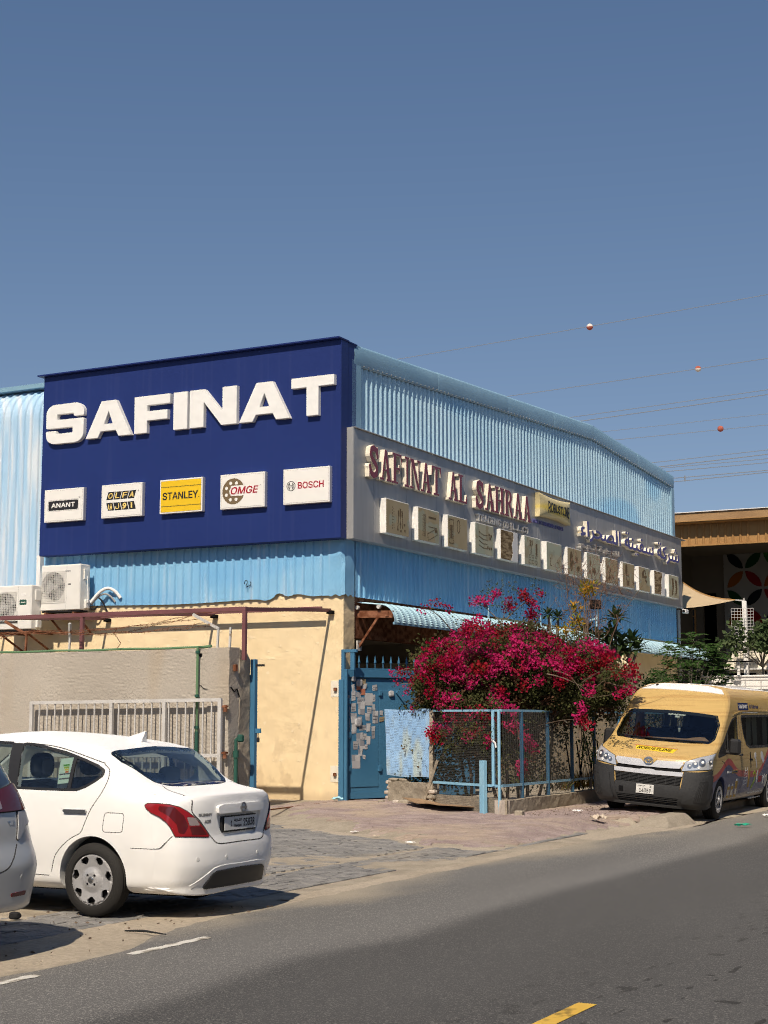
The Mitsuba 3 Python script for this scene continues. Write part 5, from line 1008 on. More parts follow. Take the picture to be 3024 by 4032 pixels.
for i, (x, z, lb) in enumerate(((-32.81, 37.36, 'red and white warning ball on the highest power line'), (-22.75, 32.34, 'red and white warning ball on the second power line'), (-20.9, 26.77, 'red warning ball on the lowest ball carrying power line'))):
    t = thing('warning_ball', lb, 'marker ball'); m = trimesh.creation.icosphere(subdivisions=3, radius=.30 if i == 0 else .27); v = np.array(m.vertices); f = np.array(m.faces); up = v[f].mean(1)[:, 2] > .0
    c = np.array([x, 105, z]); flip = i == 1
    put('upper_half', (v + c, f[up]), 'm_ball_red_hazed' if flip or i == 2 else 'm_ball_white', t, smooth=True); put('lower_half', (v + c, f[~up]), 'm_ball_white' if flip else 'm_ball_red_hazed', t, smooth=True)
# ================================================================ vehicles: lofted bodies with cut windows
from scipy.interpolate import PchipInterpolator, RegularGridInterpolator
from shapely.geometry import MultiPolygon
def spline(c, per=6):
    """Centripetal-like Catmull-Rom through the rows of c (k x 2)."""
    c = np.asarray(c, float); p = np.vstack([2 * c[0] - c[1], c, 2 * c[-1] - c[-2]]); out = []
    for i in range(1, len(p) - 2):
        a, b, d, e = p[i - 1], p[i], p[i + 1], p[i + 2]; l0, l1, l2 = (np.sqrt(np.linalg.norm(q)) + 1e-6 for q in (b - a, d - b, e - d))
        m1 = ((b - a) / l0 - (d - a) / (l0 + l1) + (d - b) / l1) * l1; m2 = ((d - b) / l1 - (e - b) / (l1 + l2) + (e - d) / l2) * l1
        t = np.arange(per)[:, None] / per
        out.append((2 * t ** 3 - 3 * t ** 2 + 1) * b + (t ** 3 - 2 * t ** 2 + t) * m1 + (-2 * t ** 3 + 3 * t ** 2) * d + (t ** 3 - t ** 2) * m2)
    return np.vstack(out + [c[-1:]])
class Loft:
    """A car body from half sections (rows of (y, z), bottom centre to top centre) at x = 0 (the featured end) to L."""
    def __init__(s, xs, secs, end, Lb, lo, hi, n=110, per=6, sc=(.97, .93, .88, .8, .7, .58, .45, .3, .15)):
        s.sc = list(sc)
        s.end_, s.Lb, s.L = end, Lb, xs[-1]
        secs = np.asarray(secs, float); s.lo, s.hi = lo * per, hi * per
        cp = PchipInterpolator(np.asarray(xs, float), secs)
        u = np.linspace(0, 1, n); s.xs = s.L * np.clip(u + .10 * np.sin(2 * PI * u) / (2 * PI) * -1, 0, 1)
        s.o = np.array([spline(cp(x), per) for x in s.xs]); s.o[..., 0] = np.maximum(s.o[..., 0], 0)
        zg = np.linspace(.1, 2.5, 241); yg = np.linspace(0, 1.1, 111)
        def mono(a): return np.maximum.accumulate(a + np.arange(len(a)) * 1e-7)
        s.zg, s.yg = zg, yg
        s.W_ = RegularGridInterpolator((s.xs, zg), np.array([np.interp(zg, mono(o[s.lo:s.hi + 1, 1]), o[s.lo:s.hi + 1, 0]) for o in s.o]), bounds_error=False, fill_value=None)
        s.T_ = RegularGridInterpolator((s.xs, yg), np.array([np.interp(yg, o[s.hi:, 0][::-1], o[s.hi:, 1][::-1]) for o in s.o]), bounds_error=False, fill_value=None)
        s.w0 = np.interp(zg, mono(s.o[0][s.lo:s.hi + 1, 1]), s.o[0][s.lo:s.hi + 1, 0])
        q = 1 - (1 - np.linspace(0, 1, 400)) ** 2.2; yy = q * np.interp(.7, zg, s.w0); xx = s.end(yy, np.full(400, .7)); ar = np.concatenate([[0], np.cumsum(np.hypot(np.diff(yy), np.diff(xx)))])
        s.aq, s.qa = ar - ar[-1], q
    def W(s, x, z): return s.W_(np.stack([np.clip(x, 0, s.L), np.clip(z, .1, 2.5)], -1))
    def end(s, y, z): return s.end_(np.abs(y), z, np.interp(z, s.zg, s.w0))
    def unwarp(s, xt, z):
        """The loft's own x of the side point that lies at xt along the car."""
        E = s.end(s.W(xt * 0, z) if False else np.interp(z, s.zg, s.w0), z); d = np.clip(s.Lb ** 2 - 4 * E * (s.Lb - xt), 0, None); u = (s.Lb - np.sqrt(d)) / (2 * E)
        return np.where(xt >= s.Lb, xt, np.clip(s.Lb * (1 - u), 0, s.L))
    def warp(s, x, y, z): return x + s.end(y, z) * np.clip(1 - x / s.Lb, 0, 1) ** 2
    def body(s, off=0.0):
        N, n = s.o.shape[:2]; ring = np.concatenate([s.o, s.o[:, -2:0:-1] * [-1, 1]], 1); m = ring.shape[1]
        P = np.zeros((N, m, 3)); P[..., 0] = s.xs[:, None]; P[..., 1:] = ring
        c = np.array([0, (ring[0, :, 1].min() + ring[0, :, 1].max()) / 2]); sc = s.sc
        caps = np.array([np.column_stack([np.zeros(m), c + k * (ring[0] - c)]) for k in sc[::-1]])
        P = np.concatenate([caps, P]); P[..., 0] = s.warp(P[..., 0], P[..., 1], P[..., 2])
        v = np.vstack([P.reshape(-1, 3), [[s.end(np.array(0.0), np.array(c[1])), 0, c[1]], [s.L, 0, ring[-1, :, 1].mean()]]]); K = len(P)
        f = grid(K, m, True); f = np.vstack([f[:, [0, 1, 2]], f[:, [0, 2, 3]]]); j = np.arange(m); k = (j + 1) % m; a, b = K * m, K * m + 1
        f = np.vstack([f, np.stack([j * 0 + a, j, k], 1), np.stack([j * 0 + b, (K - 1) * m + k, (K - 1) * m + j], 1)])
        r = solid((v, f))
        if r.volume() < 0: r = solid((v, f[:, ::-1]))
        return r
    def pos(s, kind, a, b):
        """kind wrap: (a, z) with a < 0 round the end cap (arc length from the corner) and a > 0 along the side; side: (x, z); end: (y, z); top: (x, y)."""
        if kind == 'side':
            a = s.unwarp(a, b); y = s.W(a, b); return np.stack([s.warp(a, y, b), y, b], -1)
        if kind == 'end': return np.stack([s.end(a, b), a, b], -1)
        if kind == 'top':
            z = s.T_(np.stack([a, np.abs(b)], -1)); return np.stack([s.warp(a, b, z), b, z], -1)
        w0 = np.interp(b, s.zg, s.w0); x = np.where(a < 0, 0, s.unwarp(s.end(w0, b) + np.maximum(a, 0), b)); w = s.W(x, b); y = np.where(a < 0, w0 * np.interp(a, s.aq, s.qa), w); return np.stack([s.warp(x, y, b), y, b], -1)
    def skin(s, kind, a, b, t):
        e = 2e-3; p = s.pos(kind, a, b); n = np.cross(s.pos(kind, a + e, b) - s.pos(kind, a - e, b), s.pos(kind, a, b + e) - s.pos(kind, a, b - e))
        n /= np.linalg.norm(n, axis=1, keepdims=True) + 1e-12
        if kind in ('side', 'wrap'): n *= np.where(n[:, 1:2] + (-.3 * n[:, 0:1]) < 0, -1, 1)
        elif kind == 'end': n *= np.where(n[:, 0:1] > 0, -1, 1)
        else: n *= np.where(n[:, 2:] < 0, -1, 1)
        return p + n * np.asarray(t)[:, None]
    def patch(s, kind, poly, t0, t1, size=.03, flip=1):
        """The polygon of the skin's own coordinates as a shell from t0 to t1 above the skin; t0 None gives one sheet. flip -1 mirrors to the other side."""
        vs, fs, k = [], [], 0
        for g in getattr(poly, 'geoms', [poly]):
            if g.is_empty or g.area < 1e-8: continue
            g = shapely.geometry.polygon.orient(g.simplify(2e-4)); h = .01 if t0 is None else t1 - t0
            cs = m3.CrossSection([np.array(r.coords[:-1]) for r in (g.exterior, *g.interiors)], m3.FillRule.EvenOdd)
            m = m3.Manifold.extrude(cs, h).refine_to_length(size).to_mesh(); v, f = m.vert_properties[:, :3].astype(float), m.tri_verts.astype(int)
            if t0 is None:
                f = f[(v[f][:, :, 2] > h - 1e-5).all(1)]; use, inv = np.unique(f, return_inverse=True); v, f = v[use], inv.reshape(-1, 3); v[:, 2] = t1
            else: v[:, 2] += t0
            vs.append(s.skin(kind, v[:, 0], v[:, 1], v[:, 2])); fs.append(f + k); k += len(v)
        v, f = np.vstack(vs), np.vstack(fs)
        if flip < 0: v = v * [1, -1, 1]
        m = trimesh.Trimesh(v, f, process=False)
        if t0 is not None and m.volume < 0: f = f[:, ::-1]
        return v, f
    def cutter(s, kind, poly, t0, t1, size=.05, flip=1): return solid(s.patch(kind, poly, t0, t1, size, flip))
def line(pts, w, closed=False):
    p = spline(np.vstack([pts, pts[:1]]) if closed else np.array(pts, float), 5); return LineString(p).buffer(w / 2, cap_style=2, join_style=1, quad_segs=3)
def blob(pts, r=0.0, per=5):
    """A closed smooth outline."""
    c = np.array(pts, float); p = np.vstack([c[-2:], c, c[:2]]); return Polygon(spline(p, per)[2 * per - per:-(2 * per - per) - 1]).buffer(0)
def rpoly(pts, r): return Polygon(pts).buffer(-r, join_style=1, quad_segs=5).buffer(r, join_style=1, quad_segs=5)
def mani(m): q = m.to_mesh(); return q.vert_properties[:, :3], q.tri_verts

gloss('m_carwhite', (.78, .78, .77), .30, .5, coat=1.0); gloss('m_tyre', (.022, .021, .020), .8, .3); gloss('m_blacktrim', (.018, .018, .019), .45, .5); gloss('m_chrome', (.42, .42, .42), .18, .8, .9)
gloss('m_alloy', (.50, .50, .51), .38, .5, .55); gloss('m_hub', (.42, .42, .43), .42, .5, .35); flat('m_seam', (.07, .07, .07)); flat('m_under', (.02, .02, .02))
scene['m_glass'] = {'type': 'thindielectric', 'int_ior': 1.5, 'specular_transmittance': rgb((.60, .66, .63)), 'specular_reflectance': rgb((1, 1, 1))}
scene['m_glass_dark'] = {'type': 'thindielectric', 'int_ior': 1.5, 'specular_transmittance': rgb((.16, .17, .18))}
gloss('m_redlens', (.26, .006, .010), .12, .6, coat=1.0); gloss('m_redlens_deep', (.09, .004, .006), .1, .6, coat=1.0); gloss('m_clearlens', (.36, .30, .30), .1, .8, .3, coat=1.0)
flat('m_seat', (.19, .175, .155)); flat('m_seat_dark', (.035, .036, .04)); flat('m_cabin', (.05, .05, .052)); flat('m_shelf', (.16, .165, .165)); flat('m_sticker', (.60, .72, .66)); flat('m_sticker_green', (.12, .36, .05)); flat('m_sticker_lime', (.36, .50, .05)); flat('m_sticker_yellow', (.70, .55, .06)); flat('m_sticker_orange', (.60, .16, .04))
gloss('m_plate', (.62, .62, .60), .45, .4)
def lathe(prof, n=48):
    """Revolves (radius, axial) pairs about the y axis."""
    p = np.array(prof, float); a = np.arange(n) * 2 * PI / n; v = np.stack([p[:, None, 0] * np.cos(a), p[:, None, 1] + 0 * a, p[:, None, 0] * np.sin(a)], -1)
    return v.reshape(-1, 3), grid(len(p), n, True)
def wheel(parent, M, c, side, R, rim_r, width, style, mat):
    """c centre of the outer face; side +1: outer face towards +y of the car."""
    w = width; A = np.eye(4); A[:3, 3] = c; A[1, 1] = side
    def out(m): return xf((m[0] if m[1].shape[1] == 3 else m[0], (np.vstack([m[1][:, [0, 1, 2]], m[1][:, [0, 2, 3]]]) if m[1].shape[1] == 4 else m[1])), M @ A)
    W_ = key('wheel', parent)
    pr = [(rim_r, -.012), (rim_r + .012, .004), (rim_r + .03, .006), (R - .055, .004), (R - .03, -.004), (R - .010, -.02), (R - .002, -.035)]
    for k in range(4): y = -.035 - (w - .07) * (k + .5) / 4; pr += [(R - .001, y + .014), (R - .008, y + .006), (R - .008, y - .004), (R, y - .012)]
    pr += [(R - .002, -w + .035), (R - .012, -w + .02), (R - .04, -w + .006), (rim_r, -w), (rim_r - .03, -w + .04), (rim_r - .02, -.06), (rim_r, -.012)]
    scene[W_] = mikit.ply(out(lathe(pr, 64)), 'm_tyre', smooth=40)
    disk = Point(0, 0).buffer(rim_r + .004, quad_segs=16)
    if style == 'cap':
        hole = disk.buffer(0)
        for k in range(7):
            a = 2 * PI * (k + .25) / 7; h = poly((.142, -.010), (.170, -.044), (.200, -.034), (.204, 0), (.200, .034), (.170, .044), (.142, .010)).buffer(-.006).buffer(.006)
            hole = hole.difference(affinity.rotate(h, math.degrees(a), origin=(0, 0)))
        for k in range(4): hole = hole.difference(Point(.052 * math.cos(PI / 4 + k * PI / 2), .052 * math.sin(PI / 4 + k * PI / 2)).buffer(.013))
        f = lambda r: .010 - .022 * np.clip((r - .06) / .05, 0, 1) * (1 - .6 * np.clip((r - .11) / .09, 0, 1)) - .012 * (r > rim_r - .01)
    else:
        hole = disk
        for k in range(6):
            h = poly((.05, -.008), (.085, -.030), (.165, -.058), (.172, 0), (.165, .058), (.085, .030), (.05, .008)).buffer(-.006).buffer(.006); hole = hole.difference(affinity.rotate(h, 60 * k + 12, origin=(0, 0)))
        f = lambda r: .004 - .02 * np.clip((r - .04) / .1, 0, 1) * (1 - np.clip((r - .14) / .04, 0, 1))
    m = trimesh.creation.extrude_polygon(hole, .014, engine='earcut'); v, fc = trimesh.remesh.subdivide_to_size(np.array(m.vertices), np.array(m.faces), .03, max_iter=8)
    r = np.hypot(v[:, 0], v[:, 1]); v = np.stack([v[:, 0], v[:, 2] - .014 + f(r), v[:, 1]], 1)
    put('rim', out((v, fc)), mat, W_, smooth=35)
    put('rim_back', out(lathe([(0, -.055), (rim_r - .01, -.055), (rim_r - .01, -.06), (0, -.06)], 24)), 'm_dark', W_)
    put('hub_cap', out(lathe([(0, .022), (.022, .020), (.030, .012), (.031, -.01)], 24)), 'm_chrome' if style == 'cap' else mat, W_, smooth=40)
    return W_

# ---------------------------------------------------------------- the white sedan
def sedan():
    t = thing('sedan', 'white four door sedan with red tail lights parked beside the grey wall', 'car')
    X = np.array([0, .12, .30, .50, .75, 1.0, 1.35, 1.75, 2.15, 2.6, 2.95, 3.25, 3.6, 3.95, 4.25, 4.40, 4.455])
    def sec(w, zb, belt_w, belt, p7, top, bot=.20, sill=.80):
        (y7, z7), zt = p7, top
        return [(0, bot), (.66 * w / .8475, bot), (sill * w / .8475, bot + .065), ((sill + .03) * w / .8475, .42), (w, .63), (w - .012, .86), (belt_w, belt), (y7, z7), (y7 * .62, z7 + (zt - z7) * .66), (0, zt)]
    S = [sec(.80, .2, .765, .985, (.69, 1.018), 1.030), sec(.815, .2, .775, .99, (.695, 1.032), 1.046), sec(.835, .2, .785, 1.00, (.66, 1.058), 1.072), sec(.845, .2, .79, 1.02, (.640, 1.118), 1.108),
         sec(.8475, .2, .795, 1.05, (.650, 1.262), 1.290), sec(.8475, .2, .80, 1.068, (.668, 1.375), 1.440), sec(.8475, .2, .80, 1.08, (.655, 1.428), 1.512), sec(.8475, .2, .80, 1.085, (.640, 1.460), 1.546), sec(.8475, .2, .80, 1.08, (.630, 1.472), 1.558),
         sec(.8475, .2, .80, 1.065, (.615, 1.450), 1.540), sec(.8475, .2, .795, 1.045, (.61, 1.35), 1.43), sec(.8475, .2, .79, 1.02, (.62, 1.20), 1.25), sec(.845, .2, .775, .99, (.66, 1.03), 1.055), sec(.83, .2, .74, .92, (.60, .955), .985), sec(.76, .22, .64, .80, (.5, .84), .87), sec(.64, .25, .52, .70, (.4, .74), .76), sec(.50, .3, .40, .62, (.3, .65), .67)]
    zr = PchipInterpolator([.0, .26, .34, .46, .56, .64, .70, .90, 1.0, 1.06, 1.2, 2.6], [.09, .06, .03, .0, .004, .02, .034, .030, .038, .055, .08, .08])
    def end(y, z, w): q = np.clip(y / np.maximum(w, .1), 0, .9995); return zr(z) + .41 * (1 - (1 - q ** 3.0) ** (1 / 3.0))
    B = Loft(X, S, end, 1.15, 2, 7)
    C = np.array([7.14, -14.565, .012]); ang = math.radians(180)
    M = frame(C, (-1, -.012, 0), (.012, -1, 0))             # car x runs from its rear to its front, y to its left
    global SED; SED = (B, M)
    m = B.body()
    inner = m.scale([.965, .93, .955]).translate([.07, 0, .045]) ^ m3.Manifold.cube([2.75, 1.5, 1.0]).translate([.58, -.75, .78])
    m = m - inner
    # side windows (positions along the car and heights)
    front_w = rpoly([(1.975, 1.082), (2.045, 1.445), (2.35, 1.455), (2.62, 1.435), (2.86, 1.33), (3.15, 1.15), (3.18, 1.085)], .03)
    rear_w = rpoly([(1.865, 1.078), (1.912, 1.440), (1.76, 1.430), (1.60, 1.400), (1.42, 1.369), (1.30, 1.338), (1.17, 1.303), (1.03, 1.258), (.962, 1.222), (.967, 1.192), (1.022, 1.151), (1.116, 1.10), (1.198, 1.073), (1.337, 1.071), (1.573, 1.072)], .012)
    trim = union_all([front_w.buffer(.022), rear_w.buffer(.022), Polygon([(1.86, 1.08), (1.91, 1.445), (2.05, 1.45), (1.98, 1.08)])])
    hg = [(.96, .655), (.82, .655), (.653, .606), (.50, .545), (.44, .46), (.405, .29), (.398, 0)]
    rear_g = rpoly(hg + [(a, -b) for a, b in hg[-2::-1]] + [(.955, -.3), (.958, 0), (.955, .3)], .03)
    wind_g = rpoly([(2.86, -.50), (2.82, 0), (2.86, .50), (3.50, .62), (3.60, .0), (3.50, -.62)], .04)
    for fl_ in (1, -1):
        for g in (front_w, rear_w): m = m - B.cutter('side', g, -.16, .05, flip=fl_)
    for g in (rear_g.buffer(-.05), wind_g.buffer(-.03)): m = m - B.cutter('top', g, -.12, .05)
    for x in (.993, 3.595): m = m - m3.Manifold.cylinder(2.2, .352, .352, 64).rotate([90, 0, 0]).translate([x, 1.1, .325]).__sub__(m3.Manifold.cube([1.2, 1.02, 1.2]).translate([x - .6, -.51, -.3]))
    # recess of the number plate and the lower cut
    m = m - B.cutter('end', rpoly([(-.25, .668), (.25, .668), (.30, .72), (.37, .87), (-.37, .87), (-.30, .72)], .02), -.025, .06)
    put('body', xf(mani(m), M), 'm_carwhite', t, smooth=28)
    put('underbody', MB().box(.3, 4.1, -.55, .55, .17, .40).box(.55, 3.9, -.7, .7, .24, .5).out() and xf(MB().box(.35, 4.1, -.54, .54, .175, .40).out(), M), 'm_under', t)
    def P(nm, kind, g, t0, t1, mat, parent=t, fl_=1, size=.06, sm=30, **kw): return put(nm, xf(B.patch(kind, g, t0, t1, size, fl_), M), mat, parent, smooth=sm, **kw)
    for fl_ in (1, -1):
        P('window_trim', 'side', trim.difference(union_all([front_w, rear_w])), -.012, .003, 'm_blacktrim', fl_=fl_)
        P('side_window', 'side', front_w.buffer(.01), None, -.006, 'm_glass', fl_=fl_, sm=True)
        P('side_window', 'side', rear_w.buffer(.008).intersection(sbox(1.295, 1, 2.2, 1.6)), None, -.006, 'm_glass', fl_=fl_, sm=True)
        P('window_divider', 'side', sbox(1.268, 1.05, 1.305, 1.36).intersection(rear_w.buffer(.01)), -.01, .0025, 'm_blacktrim', fl_=fl_)
        P('quarter_glass', 'side', rear_w.buffer(.008).intersection(sbox(.8, 1, 1.275, 1.5)), None, -.004, 'm_glass_dark', fl_=fl_, sm=True)
        for nm, pts in (('door_seam', [(.964, 1.283), (.905, 1.234), (.895, 1.153), (.929, 1.045), (1.019, .908), (1.066, .807), (1.104, .716), (1.126, .693)]), ('door_seam', [(1.126, .693), (1.228, .644), (1.332, .562), (1.393, .487), (1.435, .356)]), ('door_seam', [(1.46, .326), (1.66, .328), (2.2, .33), (2.9, .335)]), ('door_seam', [(1.99, 1.46), (1.925, 1.1), (1.95, .8), (1.94, .34)]), ('roof_seam', [(2.9, 1.355), (2.4, 1.447), (2.0, 1.452), (1.75, 1.448), (1.5, 1.42), (1.22, 1.358), (1.036, 1.31), (.96, 1.29)])):
            P(nm, 'side', line(pts, .007), -.002, .0012, 'm_seam', fl_=fl_, size=.06, sm=False)
        P('fuel_flap', 'side', rpoly([(.675, .715), (.665, .875), (.87, .878), (.885, .715)], .03).exterior.buffer(.003), -.001, .001, 'm_seam', fl_=fl_, sm=False) if fl_ > 0 else None
        P('bumper_seam', 'wrap', line([(0.217, .590), (0.125, .590), (-0.042, .592), (-0.104, .633), (-0.183, .695)], .006), -.001, .0012, 'm_seam', fl_=fl_, sm=False)
        hp = [(1.05, .90), (1.2, .905), (1.32, .90), (1.33, .87), (1.2, .865), (1.05, .87)]
        P('door_handle', 'side', rpoly([(1.06, .868), (1.06, .895), (1.30, .895), (1.31, .868)], .012), .0, .026, 'm_chrome', fl_=fl_, size=.02)
        P('handle_cup', 'side', affinity.scale(Point(1.19, .882).buffer(.06), 1.15, .85), -.001, .0012, 'm_hub' if False else 'm_carwhite', fl_=fl_)
        # tail lights wrap the corner
        lamp = rpoly([(0.079, .946), (0.064, .921), (0.019, .884), (-0.062, .855), (-0.123, .814), (-0.165, .768), (-0.195, .715), (-0.208, .693), (-0.346, .688), (-0.539, .676), (-0.493, .734), (-0.423, .799), (-0.352, .855), (-0.289, .899), (-0.223, .933), (-0.144, .953), (-0.038, .960), (0.057, .960)], .008)
        L = P('tail_light', 'wrap', lamp, -.012, .010, 'm_redlens', fl_=fl_, label='red tail light' if fl_ > 0 else None, size=.022)
        P('reversing_lens', 'wrap', rpoly([(-0.292, .853), (-0.372, .843), (-0.429, .778), (-0.323, .780)], .008), .009, .0125, 'm_clearlens', L, fl_)
        P('dark_lens', 'wrap', rpoly([(-0.325, .772), (-0.435, .771), (-0.511, .692), (-0.353, .699)], .008), .009, .012, 'm_redlens_deep', L, fl_); P('inner_lens', 'wrap', rpoly([(-0.003, .945), (-0.183, .935), (-0.268, .86), (-0.313, .775), (-0.283, .71), (-0.233, .72), (-0.213, .79), (-0.143, .86), (-0.063, .90)], .02), .0095, .0118, 'm_redlens_deep', L, fl_)
        P('light_frame', 'wrap', lamp.buffer(.007).difference(lamp), -.004, .006, 'm_seam', L, fl_, sm=False)
    P('rear_window', 'top', rear_g, None, .0045, 'm_glass', sm=True); P('window_band', 'top', rear_g.difference(rear_g.buffer(-.05)), -.01, .003, 'm_blacktrim')
    P('windscreen', 'top', wind_g, None, .0045, 'm_glass', sm=True); P('windscreen_band', 'top', wind_g.difference(wind_g.buffer(-.03)), -.01, .003, 'm_blacktrim')
    # tailgate seams, garnish, plate, writing
    hb = [(.613, .989), (.625, .894), (.552, .814), (.433, .681), (.383, .628), (.34, .614), (.086, .612)]
    P('boot_seam', 'end', line(hb + [(-a, b) for a, b in hb[::-1]], .009), -.001, .0018, 'm_seam', sm=False)
    for sg_ in (1, -1): P('boot_seam', 'top', line([(.432, .538 * sg_), (.297, .585 * sg_), (.0, .625 * sg_)], .006), -.001, .0018, 'm_seam', sm=False)
    g = rpoly([(-.355, .866), (-.365, .925), (-.3, .940), (.3, .940), (.365, .925), (.355, .866)], .016); P('boot_garnish', 'end', g, -.01, .030, 'm_carwhite')
    em = Point(0, .905).buffer(.042, quad_segs=10); E = P('emblem', 'end', em.difference(em.buffer(-.010)), .028, .040, 'm_chrome', size=.02); P('emblem_bar', 'end', sbox(-.048, .896, .048, .914), .030, .041, 'm_chrome', E)
    pf = P('plate_frame', 'end', rpoly([(-.275, .700), (-.275, .838), (.275, .838), (.275, .700)], .006), -.03, -.004, 'm_blacktrim')
    xe = float(B.end(np.array(0.), np.array(.77)))
    R = M @ frame((xe - .002, .255, .716), (0, -1, 0), (0, 0, 1))     # local x to the right on the plate, z towards the viewer
    pl = put('number_plate', MB().box(0, .51, 0, .112, 0, .004, R), 'm_plate', t)
    put('lettering', MB().mesh(fit(text('25838', .07, .002), .305, .485, .022, .092), R @ frame((0, 0, .004), (1, 0, 0), (0, 1, 0))), 'm_black', pl); put('lettering', MB().mesh(fit(text('1', .05, .002), .10, .118, .03, .082), R @ frame((0, 0, .004), (1, 0, 0), (0, 1, 0))), 'm_black', pl)
    q = MB()
    for p in arabic_fit('sharjah', .15, .27, .062, .098): q.prism(p, .002, R, .004)
    q.mesh(fit(text('Sharjah', .03, .002), .15, .27, .018, .046), R @ frame((0, 0, .004), (1, 0, 0), (0, 1, 0))); put('lettering', q, 'm_black', pl)
    for s, y, z, a, b in (('SUNNY', .567, .850, .150, .026), ('AIR', .505, .792, .075, .028)):
        v, f = sub(fit(text(s, .03, .003), 0, a, 0, b), 1); yy = y - v[:, 0]; zz = z + v[:, 1]; put('model_badge', xf((np.stack([B.end(yy, zz) - .001 - v[:, 2], yy, zz], 1), f), M), 'm_chrome', t)
    P('bumper_insert', 'end', rpoly([(-.49, .24), (-.414, .360), (-.365, .385), (0, .397), (.365, .385), (.414, .360), (.49, .24)], .02), -.01, .012, 'm_blacktrim')
    for y in (.595, .25, -.25, -.595): P('parking_sensor', 'end', Point(y, .50).buffer(.015), -.001, .004, 'm_plate', size=.02)
    P('bumper_lip', 'end', line([(-.60, .265), (-.46, .36), (-.39, .402), (0, .415), (.39, .402), (.46, .36), (.60, .265)], .03), -.008, .005, 'm_carwhite')
    # roof fin
    fv = np.array([(1.30, 0, 1.49), (1.08, .045, 1.455), (1.08, -.045, 1.455), (1.07, 0, 1.560), (1.055, .012, 1.555), (1.055, -.012, 1.555), (1.30, .02, 1.49), (1.3, -.02, 1.49)]); put('aerial_fin', xf(mani(m3.Manifold.hull_points(fv)), M), 'm_carwhite', t, smooth=20)
    # cabin
    cab = MB(); cab.box(.62, 3.1, -.70, .70, .42, .80, M); put('cabin_floor', cab, 'm_cabin', t)
    put('parcel_shelf', xf(chamfer(.56, .95, -.58, .58, .98, 1.035, .02), M), 'm_shelf', t); put('shelf_lamp', xf(chamfer(.70, .80, -.30, -.10, 1.036, 1.06, .01), M), 'm_dark', t)
    def seat(x, y, w, nm, hr=True):
        s_ = put(nm, xf(mani(m3.Manifold.hull_points(np.array([(x, y - w, .55), (x, y + w, .55), (x + .17, y - w, .55), (x + .17, y + w, .55), (x - .12, y - w * .85, 1.10), (x - .12, y + w * .85, 1.10), (x - .02, y - w * .9, 1.12), (x - .02, y + w * .9, 1.12)]))), M), 'm_seat_dark', t)
        if hr:
            sp = trimesh.creation.icosphere(subdivisions=3).vertices; sp = np.sign(sp) * np.abs(sp) ** .7; put('headrest', xf((sp * [.065, .135, .115] + [x - .10, y, 1.25], trimesh.creation.icosphere(subdivisions=3).faces), M), 'm_seat_dark', s_, smooth=True)
            put('headrest_pad', xf((sp * [.02, .075, .075] + [x - .165, y, 1.235], trimesh.creation.icosphere(subdivisions=3).faces), M), 'm_seat', s_, smooth=True)
    for y in (.36, -.36): seat(2.05, y, .24, 'front_seat')
    seat(1.12, 0, .62, 'rear_seat', False)
    for y in (.33, -.33):
        sp = trimesh.creation.icosphere(subdivisions=3).vertices; sp = np.sign(sp) * np.abs(sp) ** .75; put('rear_headrest', xf((sp * [.06, .14, .075] + [1.02, y, 1.16], trimesh.creation.icosphere(subdivisions=3).faces), M), 'm_seat', t, smooth=True)
    v, f = rock((.80, .34, 1.10), (.14, .17, .10), 33); put('dark_bag', xf((v, f), M), 'm_black', t, smooth=True)
    # energy label inside the rear side window
    st = affinity.rotate(sbox(1.30, 1.115, 1.44, 1.335), -6); s_ = P('window_label', 'side', st, -.014, -.011, 'm_sticker', sm=False, label='pale green paper energy label')
    for k, mat in enumerate(('m_sticker_green', 'm_sticker_lime', 'm_sticker_yellow', 'm_sticker_orange')):
        P('colour_bar', 'side', affinity.rotate(sbox(1.335 - .018 * 0, 1.265 - k * .02, 1.40 - k * .01, 1.28 - k * .02), -6, origin=st.centroid), -.0112, -.010, mat, s_, sm=False)
    for z in (1.19, 1.15): P('print_lines', 'side', affinity.rotate(sbox(1.31, z, 1.43, z + .012), -6, origin=st.centroid), -.0112, -.010, 'm_ink', s_, sm=False)
    for x in (.993, 3.595):
        for sd in (1, -1): wheel(t, M, (x, sd * .835, .308), sd, .31, .213, .185, 'cap', 'm_hub')
    return t
sedan()
